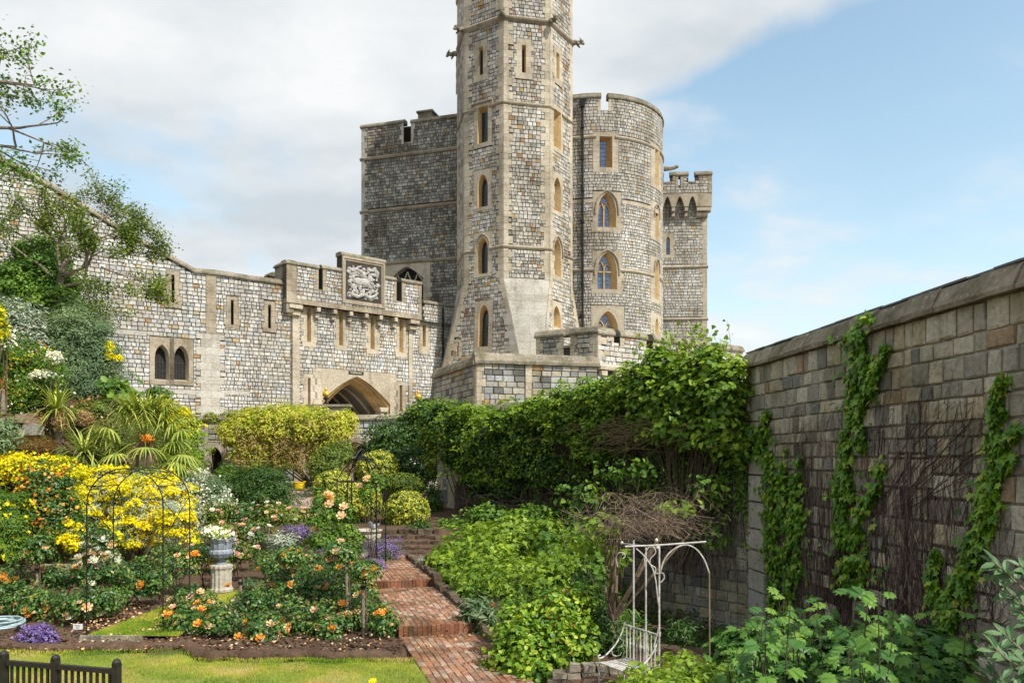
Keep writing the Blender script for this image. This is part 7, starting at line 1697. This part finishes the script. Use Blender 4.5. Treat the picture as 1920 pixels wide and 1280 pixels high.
def bowl():
    d = 24.2; g = pt(688, 1022, d); T = thing('stone_bowl', 'wide carved stone bowl with swags standing on the rockery', 'stone bowl', Vector((g.x, g.y, .3))); m = MB(); z = Vector((g.x, g.y, .3))
    m.lathe(z, [(.26, 0), (.24, .1), (.17, .2), (.15, g.z-.3), (.22, g.z-.27)], 16); m.build('plinth', stone_m, T)
    m = MB(); m.lathe(g, [(.2, -.02), (.30, .05), (.38, .18), (.41, .30), (.40, .38), (.45, .42), (.47, .46), (.45, .48), (.38, .46), (.3, .40)], 24); m.build('bowl', stone_m, T)
    m = MB()
    for i in range(8):
        a0 = i/8*6.283; m.tube([Vector((g.x+.415*math.cos(a0+t_*.785), g.y+.415*math.sin(a0+t_*.785), g.z+.34-.10*math.sin(t_*math.pi))) for t_ in (0, .25, .5, .75, 1)], .018, 5)
    m.build('swag', stone_m, T)
    s = g+Vector((.17, 0, .46)); T = thing('garden_figurine', 'small grey bird figurine on the rim of the stone bowl', 'figurine', s); m = MB(); m.ell(s+Vector((.02, 0, .10)), (.12, .08, .09), 10, 7); m.ell(s+Vector((-.06, 0, .22)), (.055, .05, .055), 8, 6); m.tube([s+Vector((-.03, 0, .12)), s+Vector((-.06, 0, .2))], [.06, .04], 7); m.tube([s+Vector((-.10, 0, .22)), s+Vector((-.15, 0, .21))], [.02, .005], 5); m.tube([s+Vector((.1, 0, .12)), s+Vector((.22, 0, .2))], [.06, .02], 6); m.build('body', lead_m, T, True)
bowl()
def tub():
    d = 36.2; g = pt(561, 917, d); T = thing('yellow_tub', 'bright yellow plastic tub on the gravel in front of the terrace pillar', 'tub', g); m = MB()
    m.lathe(g, [(.19, 0), (.21, .02), (.24, .30), (.26, .31), (.26, .33), (.235, .33), (.2, .05), (.0, .05)], 18); m.build('shell', plain('yellow_plastic', (.80, .58, .01), .4, 0, .05), T)
    for sg in (-1, 1): m = MB(); m.tube([g+Vector((sg*.25, 0, .30)), g+Vector((sg*.30, 0, .36)), g+Vector((sg*.22, -.1, .36))], .015, 5); m.build('handle', plain('yellow_handle', (.80, .58, .01), .4, 0, .05), T)
tub()
def hose():
    g = pt(5, 1162, 15.2); g.z = .08; T = thing('garden_hose', 'coiled pale blue garden hose lying at the left edge', 'hose', g); hm_ = plain('pale_hose_rubber', (.38, .50, .52), .4, 0, .15)
    m = MB(); pts = []
    for i in range(120): a = i/16*2*math.pi; r_ = .33+.04*math.sin(i*.7)+.02*random.random(); pts.append(g+Vector((r_*math.cos(a), r_*math.sin(a), .03+.0012*i+.01*random.random())))
    m.tube(pts, .014, 6); m.build('coil', hm_, T); m = MB(); m.tube([g+Vector((.1, -.3, .03)), g+Vector((.18, -.55, .02)), g+Vector((.3, -.8, .02))], .014, 6); m.build('tail', hm_, T)
hose()
def label():
    p = pt(146, 1176, 14.7); T = thing('plant_label', 'small white plant label on a stick in the soil beside the violet cushion', 'sign', Vector((p.x, p.y, 0))); m = MB(); m.tube([Vector((p.x, p.y, -.02)), Vector((p.x, p.y+.005, p.z))], .008, 5); m.build('stick', M['lead'], T)
    m = MB(); m.box((p.x, p.y, p.z+.02), (.17, .012, .10), .5); b = m.build('plate', plain('label_white', (.70, .70, .68), .5, 0, .05), T)
    m = MB()
    for k in range(3): m.box((p.x+random.uniform(-.01, .01), p.y-.008, p.z+.045-k*.024), (.10-.02*k, .003, .007), .5)
    m.build('print', M['lead'], T)
label()
def lamp_():
    for x, y, d, lab in ((611, 757, 38.2, 'gold-topped black finial standing on the terrace parapet before the carriage arch'), (784, 762, 38.6, 'small gilded finial above the dark green shrub right of the arch')):
        p = pt(x, y, d); T = thing('gilded_finial', lab, 'finial', p, 'gilded finials'); m = MB(); m.lathe(p, [(.12, 0), (.12, .05), (.05, .09), (.05, .2), (.14, .24), (.14, .28), (.06, .32)], 10); m.build('base', M['iron'], T)
        m = MB(); m.lathe(p+Vector((0, 0, .3)), [(.06, 0), (.15, .08), (.17, .18), (.12, .28), (.05, .34), (.07, .40), (.02, .50)], 10); m.build('flame', plain('gilding', (.75, .42, .05), .35, .7, .2), T)
lamp_()
def sp(pts, n=5):
    pts = [Vector(p) for p in pts]; P_ = [pts[0]*2-pts[1]]+pts+[pts[-1]*2-pts[-2]]; o_ = []
    for i in range(1, len(P_)-2):
        for k in range(n):
            t = k/n; a, b, c_, d_ = P_[i-1:i+3]; o_.append(.5*((2*b)+(c_-a)*t+(2*a-5*b+4*c_-d_)*t*t+(3*b-a-3*c_+d_)*t**3))
    return o_+[pts[-1]]
# white iron arbour bench
def arbour():
    B0, B1 = Vector((1.615, 11.43, 0)), Vector((1.995, 10.75, 0)); T = thing('arbour_bench', 'white scrolled iron bench under a matching iron arbour frame', 'bench', (B0+B1)/2)
    dr = (B1-B0).normalized(); out_ = Vector((dr.y, -dr.x, 0)); out_ = -out_ if out_.x > 0 else out_; L_ = (B1-B0).length; rz = math.atan2(dr.y, dr.x)
    Z = lambda z: Vector((0, 0, z)); c = (B0+B1)/2
    for i in range(8): q = c+out_*(.03+.057*i); m = MB(); m.box((q.x, q.y, .45), (L_, .045, .014), None, rz); m.build('seat_slat', white, T)
    n = 10
    for i in range(n):
        p = B0+dr*L_*(i+.5)/n; m = MB(); m.tube([p+Z(.46), p+Z(.60), p+Z(.66), p+Z(.69), p+Z(.72), p+Z(.78), p+Z(.93-.01*i/n)], [.008, .008, .013, .017, .013, .008, .008], 6); m.build('back_slat', white, T)
    m = MB(); m.tube([B0+Z(.94), B1+Z(.93)], .011, 6); m.tube([B0+Z(.47), B1+Z(.47)], .010, 5); m.build('back_rail', white, T)
    for b in (B0, B1):
        m = MB(); m.tube(sp([b+Z(.98), b+out_*.04+Z(.86), b+out_*.16+Z(.68), b+out_*.34+Z(.54), b+out_*.44+Z(.51), b+out_*.47+Z(.545), b+out_*.43+Z(.555)]), .011, 6)
        m.tube(sp([b+out_*.09+Z(.75), b+out_*.03+Z(.70), b+out_*.05+Z(.64), b+out_*.12+Z(.62)]), .007, 5); m.tube(sp([b+out_*.24+Z(.60), b+out_*.20+Z(.52), b+out_*.10+Z(.51), b+out_*.06+Z(.55)]), .007, 5); m.build('arm', white, T)
        for q in (.02, .45):
            m = MB(); p = b+out_*q; m.tube([p+Z(.45), p+Z(.2), p+Z(-.05)], .012, 6); s_ = -1 if q > .1 else 1
            m.tube(sp([p+Z(.38), p+out_*s_*.10+Z(.34), p+out_*s_*.09+Z(.24), p+out_*s_*.02+Z(.20)]), .007, 5); m.build('leg', white, T)
    D = 10.7
    def Q(x, y, d=D): return pt(x, y, d)
    def G(p): return Vector((p.x, p.y, -.05))
    for x, y, d in ((1188, 1012, 11.5), (1211, 1026, 11.1), (1236, 1022, D)):
        m = MB(); p = Q(x, y, d); m.tube([G(p), p], .013, 7); m.build('post', white, T)
    m = MB(); m.tube(sp([Q(1172, 1024), Q(1240, 1021), Q(1324, 1015)]), .012, 6); m.tube([Q(1166, 1018, 11.5), Q(1232, 1026, D)], .010, 6)
    for x, y, d in ((1166, 1017, 11.5), (1231, 1012, D), (1233, 1026, D)): m.ell(Q(x, y, d), (.022, .022, .026), 8, 6)
    m.build('top_rail', white, T)
    m = MB(); m.tube([G(Q(1331, 1075)), Q(1330, 1073)], .009, 6); m.build('post', pale_m, T)
    m = MB(); m.tube(sp([Q(1238, 1072), Q(1246, 1048), Q(1262, 1030), Q(1284, 1021), Q(1304, 1028), Q(1320, 1048), Q(1330, 1074)], 6), .010, 6); m.build('arch', white, T)
    for pts_, r_ in (([(1193, 1028), (1206, 1040), (1222, 1062), (1229, 1085), (1232, 1110), (1236, 1145), (1235, 1175), (1226, 1212)], .009), ([(1209, 1060), (1209, 1040), (1217, 1025), (1226, 1026), (1229, 1036), (1219, 1048), (1220, 1058), (1229, 1064), (1229, 1074), (1243, 1074), (1245, 1084), (1238, 1092)], .008), ([(1158, 1062), (1155, 1046), (1160, 1036), (1168, 1036), (1172, 1042), (1168, 1047)], .008)):
        m = MB(); m.tube(sp([Q(x, y, D if x > 1180 else 11.5) for x, y in pts_]), r_, 6); m.build('scroll', white, T)
arbour()
# yellow bloom poking in at the bottom edge and path-side flowers
for x, y, d, lab, n in ((692, 1280, 11.3, 'single yellow flower poking up at the bottom edge of the lawn', 3),):
    p = pt(x, y, d); T = thing('yellow_flower', lab, 'flower', Vector((p.x, p.y, 0))); m = MB()
    for k in range(n): q = p+Vector((random.uniform(-.02, .08), 0, random.uniform(-.03, .04))); m.tube([Vector((p.x, p.y, 0)), q], .006, 4); put(BM['yellow'], 'bloom', q, (0, -.6, .8), .06, T)
    m.build('stem', bark, T)
p = pt(801, 1045, 21.6); T = thing('path_light', 'slim black path light at the top right of the brick path', 'lamp', Vector((p.x, p.y, .3))); m = MB(); m.tube([Vector((p.x, p.y, .3)), p], .02, 6); m.build('post', M['iron'], T); m = MB(); m.lathe(p, [(.03, 0), (.09, .0), (.02, .08)], 8); m.build('lamp_shade', M['iron'], T)
